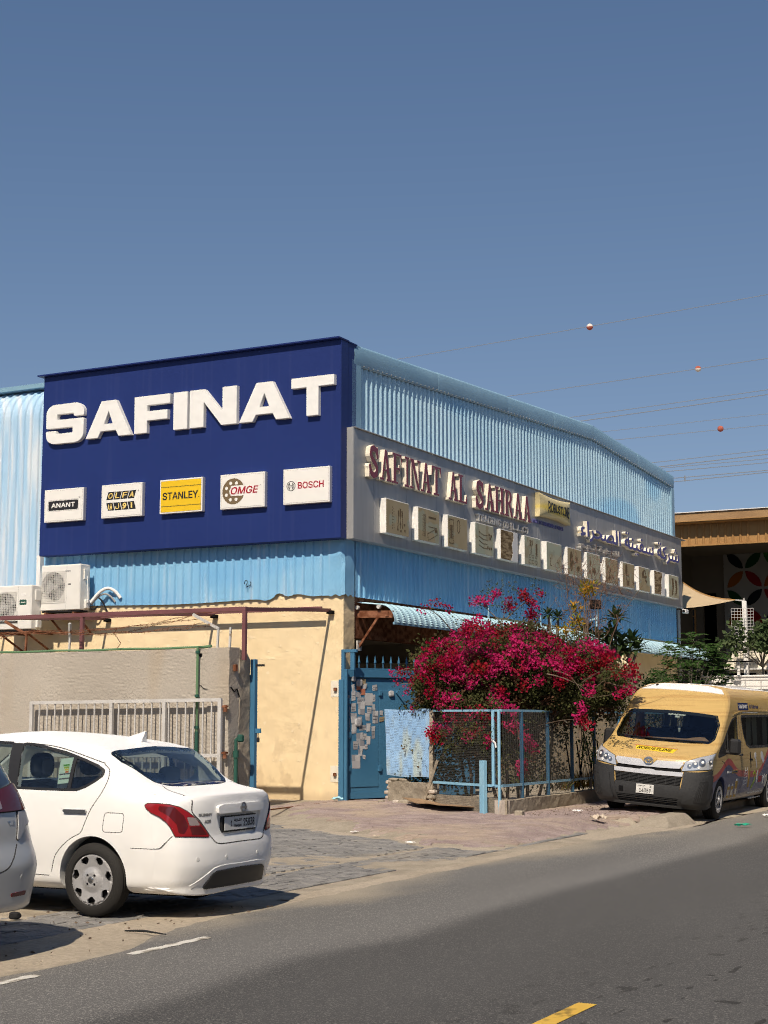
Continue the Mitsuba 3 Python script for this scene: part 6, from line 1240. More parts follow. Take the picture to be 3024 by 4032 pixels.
# ---------------------------------------------------------------- the silver car at the left edge
gloss('m_silver_car', (.42, .43, .43), .28, .5, .25, coat=1.0)
def people_carrier():
    t = thing('silver_car', 'silver car with a wrapping red tail light, cut off by the left edge', 'car')
    X = [0, .3, .8, 1.6, 2.6, 3.2, 3.7, 4.1, 4.35]
    def sec(w, belt, rail, top, bt=.24): return [(0, bt), (.66, bt), (.80 * w / .875, bt + .06), (.84 * w / .875, bt + .17), (w, .66), (w - .01, .88), (belt * w / .875, 1.10), (rail, top - .09), (rail * .6, top - .02), (0, top)]
    S = [sec(.85, .80, .60, 1.66, .355), sec(.865, .815, .62, 1.69, .35), sec(.875, .82, .63, 1.70, .30), sec(.875, .82, .64, 1.71), sec(.875, .82, .63, 1.70), sec(.875, .82, .62, 1.55), sec(.87, .80, .66, 1.22), sec(.84, .74, .60, 1.12), sec(.70, .6, .5, .98)]
    zr = PchipInterpolator([.0, .25, .40, .62, .70, .80, .95, 1.10, 1.25, 1.45, 1.62, 1.8], [.12, .08, .0, .0, .02, .06, .09, .13, .20, .33, .50, .7])
    def end(y, z, w): q = np.clip(y / np.maximum(w, .1), 0, .9995); return zr(z) + .30 * (1 - (1 - q ** 3.0) ** (1 / 3.0))
    B = Loft(X, S, end, 1.9, 2, 7, n=90, sc=np.linspace(.98, .04, 26)); M = frame((7.17, -17.96, .0), (-1, 0, 0), (0, -1, 0))
    global MPV; MPV = (B, M)
    m = B.body(); inner = m.scale([.965, .93, .96]).translate([.08, 0, .04]) ^ m3.Manifold.cube([3.2, 1.6, 1.0]).translate([.2, -.8, .95]); m = m - inner
    glass = rpoly([(-.70, 1.21), (-.60, 1.55), (0, 1.58), (.60, 1.55), (.70, 1.21), (.62, 1.16), (0, 1.10), (-.62, 1.16)], .04)
    side = rpoly([(.55, 1.16), (.72, 1.52), (2.9, 1.55), (3.3, 1.2), (3.3, 1.14)], .04)
    m = m - B.cutter('end', glass, -.15, .06)
    for f in (1, -1): m = m - B.cutter('side', side, -.16, .06, flip=f)
    for x in (.95, 3.6): m = m - (m3.Manifold.cylinder(2.4, .37, .37, 48).rotate([90, 0, 0]).translate([x, 1.2, .33]) - m3.Manifold.cube([1.2, 1.06, 1.4]).translate([x - .6, -.53, -.3]))
    put('body', xf(mani(m), M), 'm_silver_car', t, smooth=28)
    def P(nm, kind, g, t0, t1, mat, parent=t, f=-1, size=.06, sm=30, **kw): return put(nm, xf(B.patch(kind, g, t0, t1, size, f), M), mat, parent, smooth=sm, **kw)
    P('rear_window', 'end', glass.buffer(.012), None, .003, 'm_glass_dark', sm=True, f=1); P('window_band', 'end', glass.buffer(.02).difference(glass.buffer(-.03)), -.01, .0015, 'm_blacktrim', f=1)
    for f in (1, -1): P('side_window', 'side', side.buffer(.012), None, .003, 'm_glass_dark', f=f, sm=True)
    for f in (1, -1):
        lamp = rpoly(LAMP2, .012)
        L = P('tail_light', 'wrap', lamp, -.012, .016, 'm_redlens_deep', f=f, size=.03, label='dark red wrapping tail light' if f < 0 else None)
        P('clear_lens', 'wrap', rpoly(CLEAR2, .012), .014, .019, 'm_clearlens', L, f); P('lower_lens', 'wrap', rpoly(LOW2, .010), -.01, .012, 'm_hub', L, f); P('light_frame', 'wrap', union_all([lamp, rpoly(LOW2, .01)]).buffer(.007).difference(lamp), -.004, .005, 'm_seam', L, f, sm=False)
        P('reflector', 'wrap', rpoly(REFL2, .008), -.01, .006, 'm_redlens_deep', f=f)
        P('sensor', 'wrap', Point(*SENS2).buffer(.018), -.001, .003, 'm_silver_car', f=f, size=.02)
        P('bumper_seam', 'wrap', line(SEAM2, .010), -.001, .002, 'm_seam', f=f, sm=False)
    v, fc = sub(fit(text('1.7', .03, .003), 0, .085, 0, .035), 1); yy = .52 - v[:, 0]; zz = .93 + v[:, 1]
    put('model_badge', xf((np.stack([B.end(-yy, zz) - .001 - v[:, 2], -yy - .0, zz], 1) * [1, 1, 1], fc[:, ::-1]), M), 'm_chrome', t)
    put('wiper', xf(MB().tube([(.2, .0, 1.10), (.26, .3, 1.2)], .012, 6).out(), M), 'm_black', t); put('cabin_floor', xf(MB().box(.4, 3.3, -.7, .7, .7, .95).out(), M), 'm_cabin', t)
    for y in (.36, -.36): put('seat_back', xf(chamfer(1.2, 1.35, y - .27, y + .27, .9, 1.35, .05), M), 'm_seat_dark', t)
    put('underbody', xf(MB().box(.35, 4.0, -.56, .56, .2, .42).out(), M), 'm_under', t)
    for x in (.95, 3.6):
        for sd in (1, -1): wheel(t, M, (x, sd * .86, .325), sd, .325, .21, .20, 'alloy', 'm_alloy')
LAMP2 = [(.06, 1.03), (.05, 1.13), (-.10, 1.195), (-.25, 1.215), (-.45, 1.19), (-.78, 1.15), (-.78, 1.01), (-.62, 1.03), (-.36, 1.03)]; CLEAR2 = [(-.57, 1.05), (-.71, 1.04), (-.71, 1.115), (-.57, 1.12)]; LOW2 = [(.05, 1.02), (-.36, 1.022), (-.46, .82), (-.42, .835), (-.30, .92), (.0, .97)]
REFL2 = [(-.57, .472), (-.36, .475), (-.38, .445), (-.56, .447)]; SENS2 = (-.45, .576); SEAM2 = [(-.46, .80), (-.54, .713), (-.62, .65), (-.74, .62), (-.95, .61)]
people_carrier()

# ---------------------------------------------------------------- the yellow van
def f_wrap(p, n, uv):
    g = fbm(p.x * 3.0, p.y * 1.3, p.z * 26, 3); ln = smoothstep(.60, .70, noise(p.x * .9, p.y * .8, p.z * 34 + .8 * noise(p.x * 2, p.y * 2, 1)))
    gold = mix((.53, .365, .14), (.44, .295, .10), g); gold = mix(gold, (.36, .20, .06), ln * .45)
    u = p.y + 1.277
    wave = .72 + .27 * dr.exp(-dr.square((u - 1.55) / .55)) + .50 * smoothstep(3.8, 5.0, u) + .03 * dr.exp(-dr.square((u - 2.6) / .5))
    navy = mix((.032, .045, .125), (.045, .058, .15), g)
    c = mix(gold, (.42, .035, .035), smoothstep(wave + .012, wave, p.z)); c = mix(c, navy, smoothstep(wave - .10, wave - .112, p.z))
    c = mix(c, (.15, .14, .145), smoothstep(.335, .325, p.z - .012 * u)); c = mix(c, (.17, .17, .19), smoothstep(.30, .9, fbm(p.x, u * 1.5, p.z * 6, 3)) * .35 * smoothstep(.6, .3, p.z))
    side = smoothstep(7.235, 7.26, p.x + .0275 * u + .0 * p.z) * smoothstep(.34, .36, u)
    return mix(gold, c, side)
gloss('m_wrap', proc(f_wrap), .35, .5, coat=.6)
gloss('m_bumper', (.030, .031, .033), .55, .4); gloss('m_lamp_glass', (.62, .64, .66), .08, .9, .5, coat=1.0); gloss('m_bright_bar', (.66, .66, .67), .25, .7, .35)
flat('m_gold', (.50, .34, .12)); flat('m_navy_print', (.03, .042, .12)); flat('m_shade', (.34, .20, .13)); flat('m_yellow_print', (.72, .52, .04)); flat('m_curtain', (.42, .40, .34))
def van():
    t = thing('van', 'gold high roof van with dark grey bumper and navy printed sides parked on the pavement', 'van')
    X = [0, .4, 1.0, 2.0, 3.5, 5.0, 5.7, 5.915]
    def sec(w, k=1.0): return [(0, .24), (.70 * k, .24), (.90 * w, .30), (.945 * w, .48), (.972 * w, .82), (.965 * w, 1.16), (.935 * w, 1.42), (.855 * w, 2.02), (.74 * w, 2.165), (.40 * w, 2.235), (0, 2.245)]
    S = [sec(1), sec(1), sec(1), sec(1), sec(1), sec(1), sec(.985), sec(.95)]
    zr = PchipInterpolator([0, .24, .32, .48, .66, .78, .90, 1.00, 1.06, 1.13, 1.20, 1.26, 1.30, 1.55, 1.90, 1.97, 2.06, 2.17, 2.23, 2.27, 2.4], [.16, .10, .03, .0, .015, .03, .05, .085, .17, .36, .58, .72, .78, 1.12, 1.56, 1.64, 1.74, 1.96, 2.16, 2.35, 2.4])
    def end(y, z, w): q = np.clip(y / np.maximum(w, .1), 0, .9995); return zr(z) + np.interp(z, [.2, .9, 1.25, 2.0], [.34, .34, .26, .22]) * (1 - (1 - q ** 3.0) ** (1 / 3.0))
    B = Loft(X, S, end, 5.75, 2, 8, n=130, sc=np.linspace(.985, .02, 60))
    M = frame(VANP, (-.0275, 1, 0), (-1, -.0275, .081))
    global VAN; VAN = (B, M)
    m = B.body()
    inner = m.scale([.985, .94, .965]).translate([.05, 0, .045]) ^ m3.Manifold.cube([4.9, 1.76, 1.6]).translate([.85, -.88, .62]); m = m - inner
    hw = [(.0, 1.247), (.45, 1.252), (.80, 1.262), (.862, 1.34), (.852, 1.58), (.765, 1.732), (.40, 1.755), (0, 1.765)]
    wind = rpoly(hw + [(-a, b) for a, b in hw[-2:0:-1]], .02)
    dwin = rpoly([(.74, 1.06), (.98, 1.21), (1.21, 1.31), (1.53, 1.50), (1.72, 1.615), (1.86, 1.675), (2.19, 1.728), (2.21, 1.37), (2.22, 1.20), (1.42, 1.165), (1.30, 1.105)], .02)
    swin = rpoly([(2.50, 1.752), (2.58, 1.55), (2.70, 1.36), (2.82, 1.24), (3.08, 1.18), (5.45, 1.172), (5.45, 1.77)], .05)
    m = m - B.cutter('end', wind.buffer(-.02), -.2, .08, .08)
    for f in (1, -1): m = m - B.cutter('side', dwin.intersection(sbox(1.25, 1, 3, 2)).buffer(-.004), -.2, .06, .08, f) - B.cutter('side', swin, -.2, .06, .08, f)
    for x in (1.06, 4.92):
        m = m - (m3.Manifold.cylinder(2.4, .395, .395, 64).rotate([90, 0, 0]).translate([x, 1.2, .33]) - m3.Manifold.cube([1.4, 1.2, 1.6]).translate([x - .7, -.6, -.4]))
    put('body', xf(mani(m), M), 'm_wrap', t, smooth=26)
    def P(nm, kind, g, t0, t1, mat, parent=t, f=-1, size=.07, sm=28, **kw): return put(nm, xf(B.patch(kind, g, t0, t1, size, f), M), mat, parent, smooth=sm, **kw)
    E_ = lambda nm, g, t0, t1, mat, parent=t, **kw: P(nm, 'end', g, t0, t1, mat, parent, 1, **kw)
    mir = lambda pts: Polygon(list(pts) + [(-a, b) for a, b in list(pts)[::-1]])
    E_('windscreen', wind, None, .002, 'm_glass', sm=True); E_('windscreen_band', wind.buffer(.004).difference(wind.buffer(-.045)).union(wind.intersection(sbox(-1, 1.2, 1, 1.275))), -.012, .0008, 'm_blacktrim')
    E_('sun_shade', rpoly([(.70, 1.285), (.573, 1.316), (.2, 1.338), (-.1, 1.35), (-.374, 1.354), (-.516, 1.385), (-.60, 1.398), (-.682, 1.395), (-.80, 1.325), (-.729, 1.283), (-.118, 1.283), (.3, 1.28)], .01), -.06, -.045, 'm_shade', label='brown sun shade lying on the dashboard')
    st = key('windscreen_sticker', t); q = [p for p in arabic_fit('company', -.227, .071, 1.685, 1.732)]
    scene[st] = mikit.ply(xf(B.patch('end', union_all(q).buffer(.002), -.004, -.002, .07, 1), M), 'm_white', smooth=False)
    E_('pass_card', sbox(-.14, 1.655, -.06, 1.685), -.004, -.002, 'm_plate', sm=False)
    # bonnet edge, chrome bars, emblem, grilles
    ub = mir([(0, .905), (.04, .905), (.11, .945), (.56, .958), (.575, .92), (.52, .845), (.25, .836), (0, .834)]); E_('chrome_bar', ub, -.01, .022, 'm_bright_bar', label='upper bright bar of the grille')
    E_('grille_gap', mir([(0, .79), (.12, .79), (.15, .775), (.56, .79), (.54, .85), (0, .84)]), -.02, .006, 'm_black')
    lb = mir([(0, .80), (.09, .80), (.13, .783), (.585, .79), (.575, .722), (0, .712)]); E_('chrome_bar', lb, -.01, .03, 'm_bright_bar', label='lower bright bar of the grille')
    o = affinity.scale(Point(0, .925).buffer(.058, quad_segs=12), 1.42, 1); E_('emblem_shield', Polygon([(-.13, .97), (.13, .97), (.13, .945), (.05, .875), (-.05, .875), (-.13, .945)]), .0, .03, 'm_gold')
    em = E_('emblem', o.difference(o.buffer(-.014)), .03, .044, 'm_chrome', size=.03); e2 = union_all([affinity.scale(Point(0, .925).buffer(.04), .5, 1.15).exterior.buffer(.006), affinity.scale(Point(0, .938).buffer(.04), 1.25, .55).exterior.buffer(.006)]).intersection(o); E_('emblem_loops', e2, .03, .042, 'm_chrome', em, size=.03)
    E_('grille', mir([(0, .57), (.545, .57), (.57, .715), (0, .712)]), -.03, .004, 'm_black'); E_('grille', mir([(0, .245), (.50, .25), (.545, .36), (0, .362)]), -.03, .004, 'm_black')
    for z0, z1, n_, w0, w1 in ((.585, .70, 6, .545, .565), (.262, .345, 4, .51, .53)):
        for k in range(n_):
            z = z0 + (z1 - z0) * k / (n_ - 1); w = w0 + (w1 - w0) * k / (n_ - 1); E_('grille_slat', sbox(-w, z - .004, w, z + .004), .0, .016, 'm_bumper', sm=False, size=.15)
        for k in range(-3, 4): E_('grille_slat', sbox(k * .155 - .003, z0 - .012, k * .155 + .003, z1 + .01), .0, .012, 'm_bumper', sm=False, size=.15)
    # bumper: middle panel and the bulging corners
    E_('bumper', mir([(0, .364), (.545, .364), (.55, .568), (0, .568)]), -.02, .020, 'm_bumper', label='dark grey bumper'); E_('bumper', mir([(0, .205), (.62, .205), (.53, .247), (0, .243)]), -.03, .035, 'm_bumper')
    E_('bumper_recess', sbox(.40, .40, .475, .485), .018, .024, 'm_black', sm=False)
    aw = lambda y: float(np.interp(y / .955, B.qa, B.aq))
    for f in (1, -1):
        P('bumper', 'wrap', Polygon([(aw(.52), .205), (aw(.54), .40), (aw(.565), .57), (aw(.585), .80), (aw(.80), .815), (-.10, .84), (.0, .855), (.015, .86), (.03, .72), (.06, .62), (.17, .56), (.21, .50), (.22, .24), (-.1, .205)]), -.02, .028, 'm_bumper', f=f)
        P('bumper', 'wrap', rpoly([(aw(.60), .30), (aw(.645), .68), (aw(.70), .735), (-.06, .775), (.005, .76), (.02, .62), (.02, .30), (-.2, .26)], .02), .02, .052, 'm_bumper', f=f)
        g = rpoly([(aw(.775), .33), (aw(.835), .66), (-.115, .672), (-.11, .345)], .015); P('fog_recess', 'wrap', g, .045, .055, 'm_blacktrim', f=f); 
        for k in range(4): P('fog_rib', 'wrap', LineString([(aw(.79) + .03 * k, .35), (aw(.84) + .018 * k, .64)]).buffer(.004), .05, .060, 'm_bumper', f=f, sm=False)
        lamp = rpoly([(aw(.545), .812), (aw(.592), .962), (aw(.80), 1.045), (-.085, 1.10), (.0, 1.125), (.015, 1.09), (.0, .885), (-.12, .865), (aw(.78), .848)], .012)
        L = P('headlight', 'wrap', lamp, -.02, .016, 'm_lamp_glass', f=f, size=.03); P('lamp_edge', 'wrap', lamp.buffer(.008).difference(lamp), -.01, .010, 'm_seam', L, f, sm=False)
        for a, z, r in ((aw(.66), .90, .036), (aw(.74), .935, .05), (aw(.84), .965, .055), (-.09, .985, .04), (aw(.80), .885, .022), (-.05, .93, .02)):
            P('reflector', 'wrap', Point(a, z).buffer(r).intersection(lamp), .014, .026, 'm_chrome' if r > .03 else 'm_white', L, f, size=.025)
            P('bulb', 'wrap', Point(a + .005, z + .008).buffer(r * .38).intersection(lamp), .025, .033, 'm_white', L, f, size=.02)
    n_ = xf
    R = M @ frame((float(B.end(np.array(0.), np.array(.46))) - .024, .145 + .03, .395), (0, -1, 0), (0, 0, 1))
    pl = put('number_plate', MB().cbox(0, .30, 0, .15, -.006, .004, .002, R), 'm_plate', t); up = frame((0, 0, .004), (1, 0, 0), (0, 1, 0))
    put('lettering', MB().mesh(fit(text('14359', .06, .002), .055, .255, .018, .082), R @ up), 'm_black', pl); put('lettering', MB().mesh(fit(text('Z', .04, .002), .232, .262, .098, .132), R @ up), 'm_black', pl)
    q = MB(); q.mesh(fit(text('DUBAI', .02, .002), .03, .11, .112, .130), R @ up); [q.prism(p, .002, R, .004) for p in arabic_fit('dubai', .115, .15, .110, .135)]; put('lettering', q, 'm_black', pl)
    # bonnet lettering
    v, fc = sub(fit(text('ROBUSTLINE', .06, .002), 0, .60, 0, .045), 2); v[:, 0] += .25 * v[:, 1]; yy = .335 - v[:, 0] * .98 - .04; zz = 1.098 - .018 * v[:, 0] + .010 + v[:, 1] * .8
    E_('bonnet_panel', Polygon([(.345, 1.155), (.31, 1.100), (-.345, 1.082), (-.375, 1.140)]), -.002, .003, 'm_yellow_print'); 
    for sg in (1, -1): E_('bonnet_mark', Polygon([(.375 * sg, 1.165 if sg > 0 else 1.152), (.345 * sg, 1.155 if sg > 0 else 1.146), (.33 * sg, 1.128)]), -.002, .0035, 'm_red_ink')
    E_('bonnet_mark', Polygon([(.345, 1.155), (-.375, 1.140), (-.375, 1.145), (.345, 1.162)]), -.002, .0035, 'm_red_ink')
    pv = B.pos('end', yy, zz); put('lettering', xf((pv - np.array([.5, 0, -.86]) * (.004 + v[:, 2:]), fc), M), 'm_black', t)
    for f in (1, -1):
        P('side_window', 'side', dwin.intersection(sbox(1.25, 1, 3, 2)), None, -.004, 'm_glass', f=f, sm=True); P('window_trim', 'side', dwin.buffer(.02).difference(dwin.intersection(sbox(1.32, 1, 3, 2)).buffer(-.01)), -.01, .002, 'm_blacktrim', f=f)
        P('window_divider', 'side', line([(1.45, 1.10), (1.50, 1.50)], .03).intersection(dwin), -.01, .004, 'm_blacktrim', f=f)
        P('side_window', 'side', swin.buffer(.008), None, -.003, 'm_glass', f=f, sm=True); P('window_trim', 'side', swin.buffer(.012).difference(swin.buffer(-.035)), -.01, .002, 'm_blacktrim', f=f)
        for pts in ([(2.33, 1.775), (2.40, 1.27), (2.47, .83), (2.52, .3)], [(2.45, 1.80), (2.52, 1.27), (2.58, .83), (2.60, .3)], [(1.45, .62), (1.50, .3), (2.5, .28)], [(1.9, 1.73), (2.33, 1.775)], [(1.02, 1.00), (1.30, .92), (1.48, .70)]): P('door_seam', 'side', line(pts, .010), -.001, .0018, 'm_seam', f=f, sm=False)
        P('door_handle', 'side', rpoly([(2.28, 1.05), (2.28, 1.085), (2.46, 1.085), (2.46, 1.05)], .012), 0, .03, 'm_blacktrim', f=f, size=.04)
        P('gutter', 'side', line([(2.0, 1.775), (2.6, 1.825), (5.7, 1.83)], .016), -.001, .008, 'm_wrap', f=f, sm=False)
    # printed panels and pictures on the visible side
    D = lambda nm, g, mat, t1=.0022: P(nm, 'side', g, -.002, t1, mat, sm=False)
    D('printed_panel', sbox(2.36, 1.845, 3.13, 1.975), 'm_navy_print'); D('printed_panel', sbox(3.13, 1.848, 4.0, 1.985), 'm_yellow_print' if False else 'm_gold')
    def side_text(s_, x0, x1, z0, z1, mat):
        v, fc = sub(fit(text(s_, .05, .002), 0, x1 - x0, 0, z1 - z0), 1); a, b = x0 + v[:, 0], z0 + v[:, 1]
        put('lettering', xf((B.skin('side', a, b, .0024 + v[:, 2]) * [1, -1, 1], fc), M), mat, t)
    side_text('SAFINAT', 2.42, 3.08, 1.878, 1.945, 'm_white'); side_text('Al Sahraa', 3.2, 3.93, 1.88, 1.95, 'm_navy_print'); side_text('HOME OF HARDWARE & TOOLS', 2.62, 3.85, 1.800, 1.816, 'm_white')
    side_text('SAFINAT', 1.43, 1.79, .768, .805, 'm_white'); D('printed_panel', sbox(1.82, .758, 2.23, .812), 'm_gold'); side_text('Al Sahraa', 1.87, 2.19, .77, .80, 'm_navy_print')
    side_text('www.safinauae.com', 3.17, 4.38, .345, .388, 'm_plate'); side_text('info@safinauae.com', 3.4, 4.36, .235, .265, 'm_plate')
    for x in (1.62, 1.86, 2.14):
        h = .20 if x < 2 else .28; D('printed_bottle', sbox(x, .335, x + .17, .335 + h), 'm_gold'); D('printed_bottle', Polygon([(x + .02, .335 + h), (x + .15, .335 + h), (x + .10, .375 + h), (x + .07, .375 + h)]), 'm_plate'); D('bottle_label', sbox(x + .02, .38, x + .15, .48), 'm_cream', .0028)
    lad = union_all([LineString([(2.76, .50), (2.80, .83)]).buffer(.008), LineString([(2.98, .54), (2.95, .83)]).buffer(.008)] + [LineString([(2.77 + .004 * k, .53 + .06 * k), (2.97, .55 + .058 * k)]).buffer(.006) for k in range(5)]); D('printed_tool', lad, 'm_plate')
    for a, mat in ((sbox(3.08, .47, 3.20, .78), 'm_gold'), (LineString([(3.40, .44), (3.62, .58), (3.64, .70), (3.55, .74), (3.48, .70)]).buffer(.02), 'm_sticker_lime'), (sbox(3.76, .53, 3.84, .75), 'm_plate'), (sbox(3.92, .53, 4.2, .64), 'm_red_ink'), (Polygon([(4.2, .68), (4.3, .60), (4.42, .67), (4.44, .62), (4.36, .56), (4.36, .49), (4.28, .49), (4.28, .56)]), 'm_plate'),
                   (LineString([(3.12, 1.08), (3.22, .84)]).buffer(.03), 'm_dark'), (LineString([(3.12, .97), (3.32, .96)]).buffer(.02), 'm_dark'), (affinity.scale(Point(3.54, 1.03).buffer(.07), 1, .9), 'm_plate'), (LineString([(3.56, 1.0), (3.70, .82)]).buffer(.022), 'm_plate'), (Polygon([(3.98, 1.10), (4.12, 1.09), (4.30, .92), (4.2, .87), (4.0, .98)]), 'm_plate'), (Polygon([(4.45, .60), (4.62, .66), (4.7, .55), (4.6, .42), (4.48, .45)]), 'm_cream')): D('printed_tool', a, mat)
    # white roof, mirrors, cabin, wheels
    E_('roof_front', mir([(0, 2.125), (.5, 2.115), (.74, 2.10), (.66, 2.175), (.40, 2.222), (0, 2.234)]), -.003, .010, 'm_white', size=.05)
    P('roof_skin', 'top', rpoly([(2.1, -.62), (2.1, .62), (5.8, .62), (5.8, -.62)], .1), -.003, .004, 'm_white', f=1, size=.12)
    for k in range(5): P('roof_rib', 'top', sbox(2.35, -.45 + .225 * k - .02, 5.7, -.45 + .225 * k + .02), .0, .014, 'm_white', f=1, size=.3)
    put('aerial', xf(MB().tube([(1.98, .5, 2.15), (2.05, .5, 2.19)], .03, 8).out(), M), 'm_black', t)
    for f in (1, -1):
        mr = m3.Manifold.hull_points(chamfer(1.27, 1.41, 1.01, 1.21, 1.10, 1.37, .04)[0] * [1, f, 1]) + m3.Manifold.hull_points(chamfer(1.29, 1.39, .86, 1.10, 1.10, 1.16, .02)[0] * [1, f, 1])
        k_ = put('mirror', xf(mani(mr), M), 'm_blacktrim', t, smooth=20); put('mirror_glass', xf(MB().box(1.411, 1.415, *sorted((1.04 * f, 1.18 * f)), 1.14, 1.34).out(), M), 'm_chrome', k_)
    put('cabin_floor', xf(MB().box(.9, 5.6, -.86, .86, .55, .62).out(), M), 'm_cabin', t); put('dashboard', xf(mani(m3.Manifold.hull_points(np.array([(.75, -.80, 1.21), (.75, .8, 1.21), (1.35, -.84, 1.16), (1.35, .84, 1.16), (.9, -.84, .7), (.9, .84, .7), (1.3, -.84, .7), (1.3, .84, .7)]))), M), 'm_cabin', t)
    for x in (2.3, 3.2, 4.1, 5.0):
        for y in (-.5, .5): put('seat', xf(chamfer(x, x + .14, y - .26, y + .26, .62, 1.42, .05), M), 'm_seat_dark', t)
    put('head_lining', xf(MB().box(1.9, 5.6, -.7, .7, 2.10, 2.12).out(), M), 'm_cabin', t); put('bulkhead', xf(MB().box(5.55, 5.6, -.86, .86, .6, 2.0).out(), M), 'm_cabin', t)
    for f in (1, -1):
        for x in (3.55, 4.05, 4.9):
            u, w = np.meshgrid(np.linspace(0, .34, 20), np.linspace(1.19, 1.75, 6), indexing='ij'); Pp = np.stack([x + u + .06 * (w - 1.45) * np.sin(x * 9), f * (.80 + .018 * np.sin(u * 70)) * (1 - .1 * (w - 1.2)), w], -1); Bb = Pp.copy(); Bb[..., 1] -= .004 * f
            put('curtain', xf(sheet(Pp, Bb), M), 'm_curtain', t)
    put('mirror_pendant', xf(MB().tube([(1.45, -.10, 1.66), (1.45, -.10, 1.45)], .004, 4).tube([(1.45, -.1, 1.52), (1.45, -.1, 1.46), (1.45, -.1, 1.40)], [.01, .028, .01], 8).out(), M), 'm_plate', t)
    for f in (1, -1): put('wiper', xf(MB().tube(B.skin('end', np.linspace(-.1, .55, 8) * 1.0 - .3 + .3 * f, np.linspace(1.262, 1.275, 8), np.full(8, .012)), .009, 5).out(), M), 'm_black', t)
    put('underbody', xf(MB().box(.45, 5.6, -.62, .62, .22, .45).out(), M), 'm_under', t)
    for x in (1.06, 4.92):
        for sd in (1, -1): wheel(t, M, (x, sd * .945, .345), sd, .345, .222, .22, 'alloy', 'm_alloy')
VANP = (6.433, -1.277, .055)
van()
# ================================================================ plants
def leaf_mat(name, fn, trans=.5):
    scene[name] = {'type': 'principledthin', 'base_color': fn if isinstance(fn, dict) else rgb(fn), 'roughness': .55, 'diff_trans': trans, 'spec_trans': 0.0}
leaf_mat('m_bract', proc(lambda p, n, uv: mix(mix((.36, .010, .045), (.58, .032, .17), smoothstep(.35, .65, noise(p.x * 2.3, p.y * 2.3, p.z * 2.3 + 3))), (.36, .022, .022), smoothstep(.5, .75, noise(p.x * 3.1 + 7, p.y * 3.1, p.z * 3.1)) * .8) * (.55 + .8 * noise(p.x * 37, p.y * 37, p.z * 37))), .7)
leaf_mat('m_leaf_bush', proc(lambda p, n, uv: mix(mix((.045, .060, .020), (.125, .13, .055), noise(p.x * 29, p.y * 29, p.z * 29)), (.13, .07, .045), smoothstep(.55, .8, noise(p.x * 5, p.y * 5, p.z * 5 + 9)))), .6)
leaf_mat('m_leaf_plum', proc(lambda p, n, uv: mix((.030, .062, .022), (.085, .12, .05), noise(p.x * 9, p.y * 9, p.z * 9))), .35)
leaf_mat('m_leaf_fern', proc(lambda p, n, uv: mix((.035, .085, .022), (.085, .15, .045), noise(p.x * 7, p.y * 7, p.z * 7))), .5)
leaf_mat('m_leaf_broad', proc(lambda p, n, uv: mix((.045, .08, .03), (.12, .15, .075), noise(p.x * 7, p.y * 7, p.z * 7))), .4)
leaf_mat('m_leaf_croton', proc(lambda p, n, uv: mix((.45, .24, .03), (.20, .22, .03), smoothstep(.4, .7, noise(p.x * 13, p.y * 13, p.z * 13)))), .5)
flat('m_stem', proc(lambda p, n, uv: mix((.09, .06, .045), (.24, .19, .145), noise(p.x * 17, p.y * 17, p.z * 9)))); flat('m_twig', (.19, .115, .085)); flat('m_bark', (.16, .14, .115)); flat('m_pale_petal', (.75, .66, .45))
pr = np.random.default_rng(77)
def unit(a): return a / (np.linalg.norm(a, axis=-1, keepdims=True) + 1e-12)
def leaves(P, A, L, W, fold=.25, N=None):
    """Folded leaf blades: base points P, directions A, length L, width W."""
    P, A = np.asarray(P, float), unit(np.asarray(A, float)); n = len(P)
    R = pr.normal(size=(n, 3)) if N is None else N; S = unit(np.cross(A, R)); U = np.cross(S, A); L = np.broadcast_to(L, (n,))[:, None]; W = np.broadcast_to(W, (n,))[:, None]
    m = P + A * L * .48 - U * L * .04
    v = np.stack([P, m + S * W / 2 + U * W * fold, P + A * L + U * L * .02, m - S * W / 2 + U * W * fold], 1).reshape(-1, 3)
    k = np.arange(n)[:, None] * 4
    return v, np.vstack([k + [0, 1, 2], k + [0, 2, 3]])
def scatter(centres, k, r, L, W, squash=1.0, up=.2):
    c = np.repeat(np.asarray(centres, float), k, 0); d = unit(pr.normal(size=c.shape)) * (pr.random((len(c), 1)) ** .45); P = c + d * np.broadcast_to(r, (len(c),))[:, None] * [1, 1, squash]
    A = unit(d * .7 + pr.normal(size=c.shape) * .7 + [0, 0, up]); q = pr.uniform(.7, 1.25, len(c)); return leaves(P, A, L * q, W * q)
RT = np.array([.885, .465, 0]); FW = np.array([-.465, .885, 0]); C0 = np.array([3.0, -.6, 0])
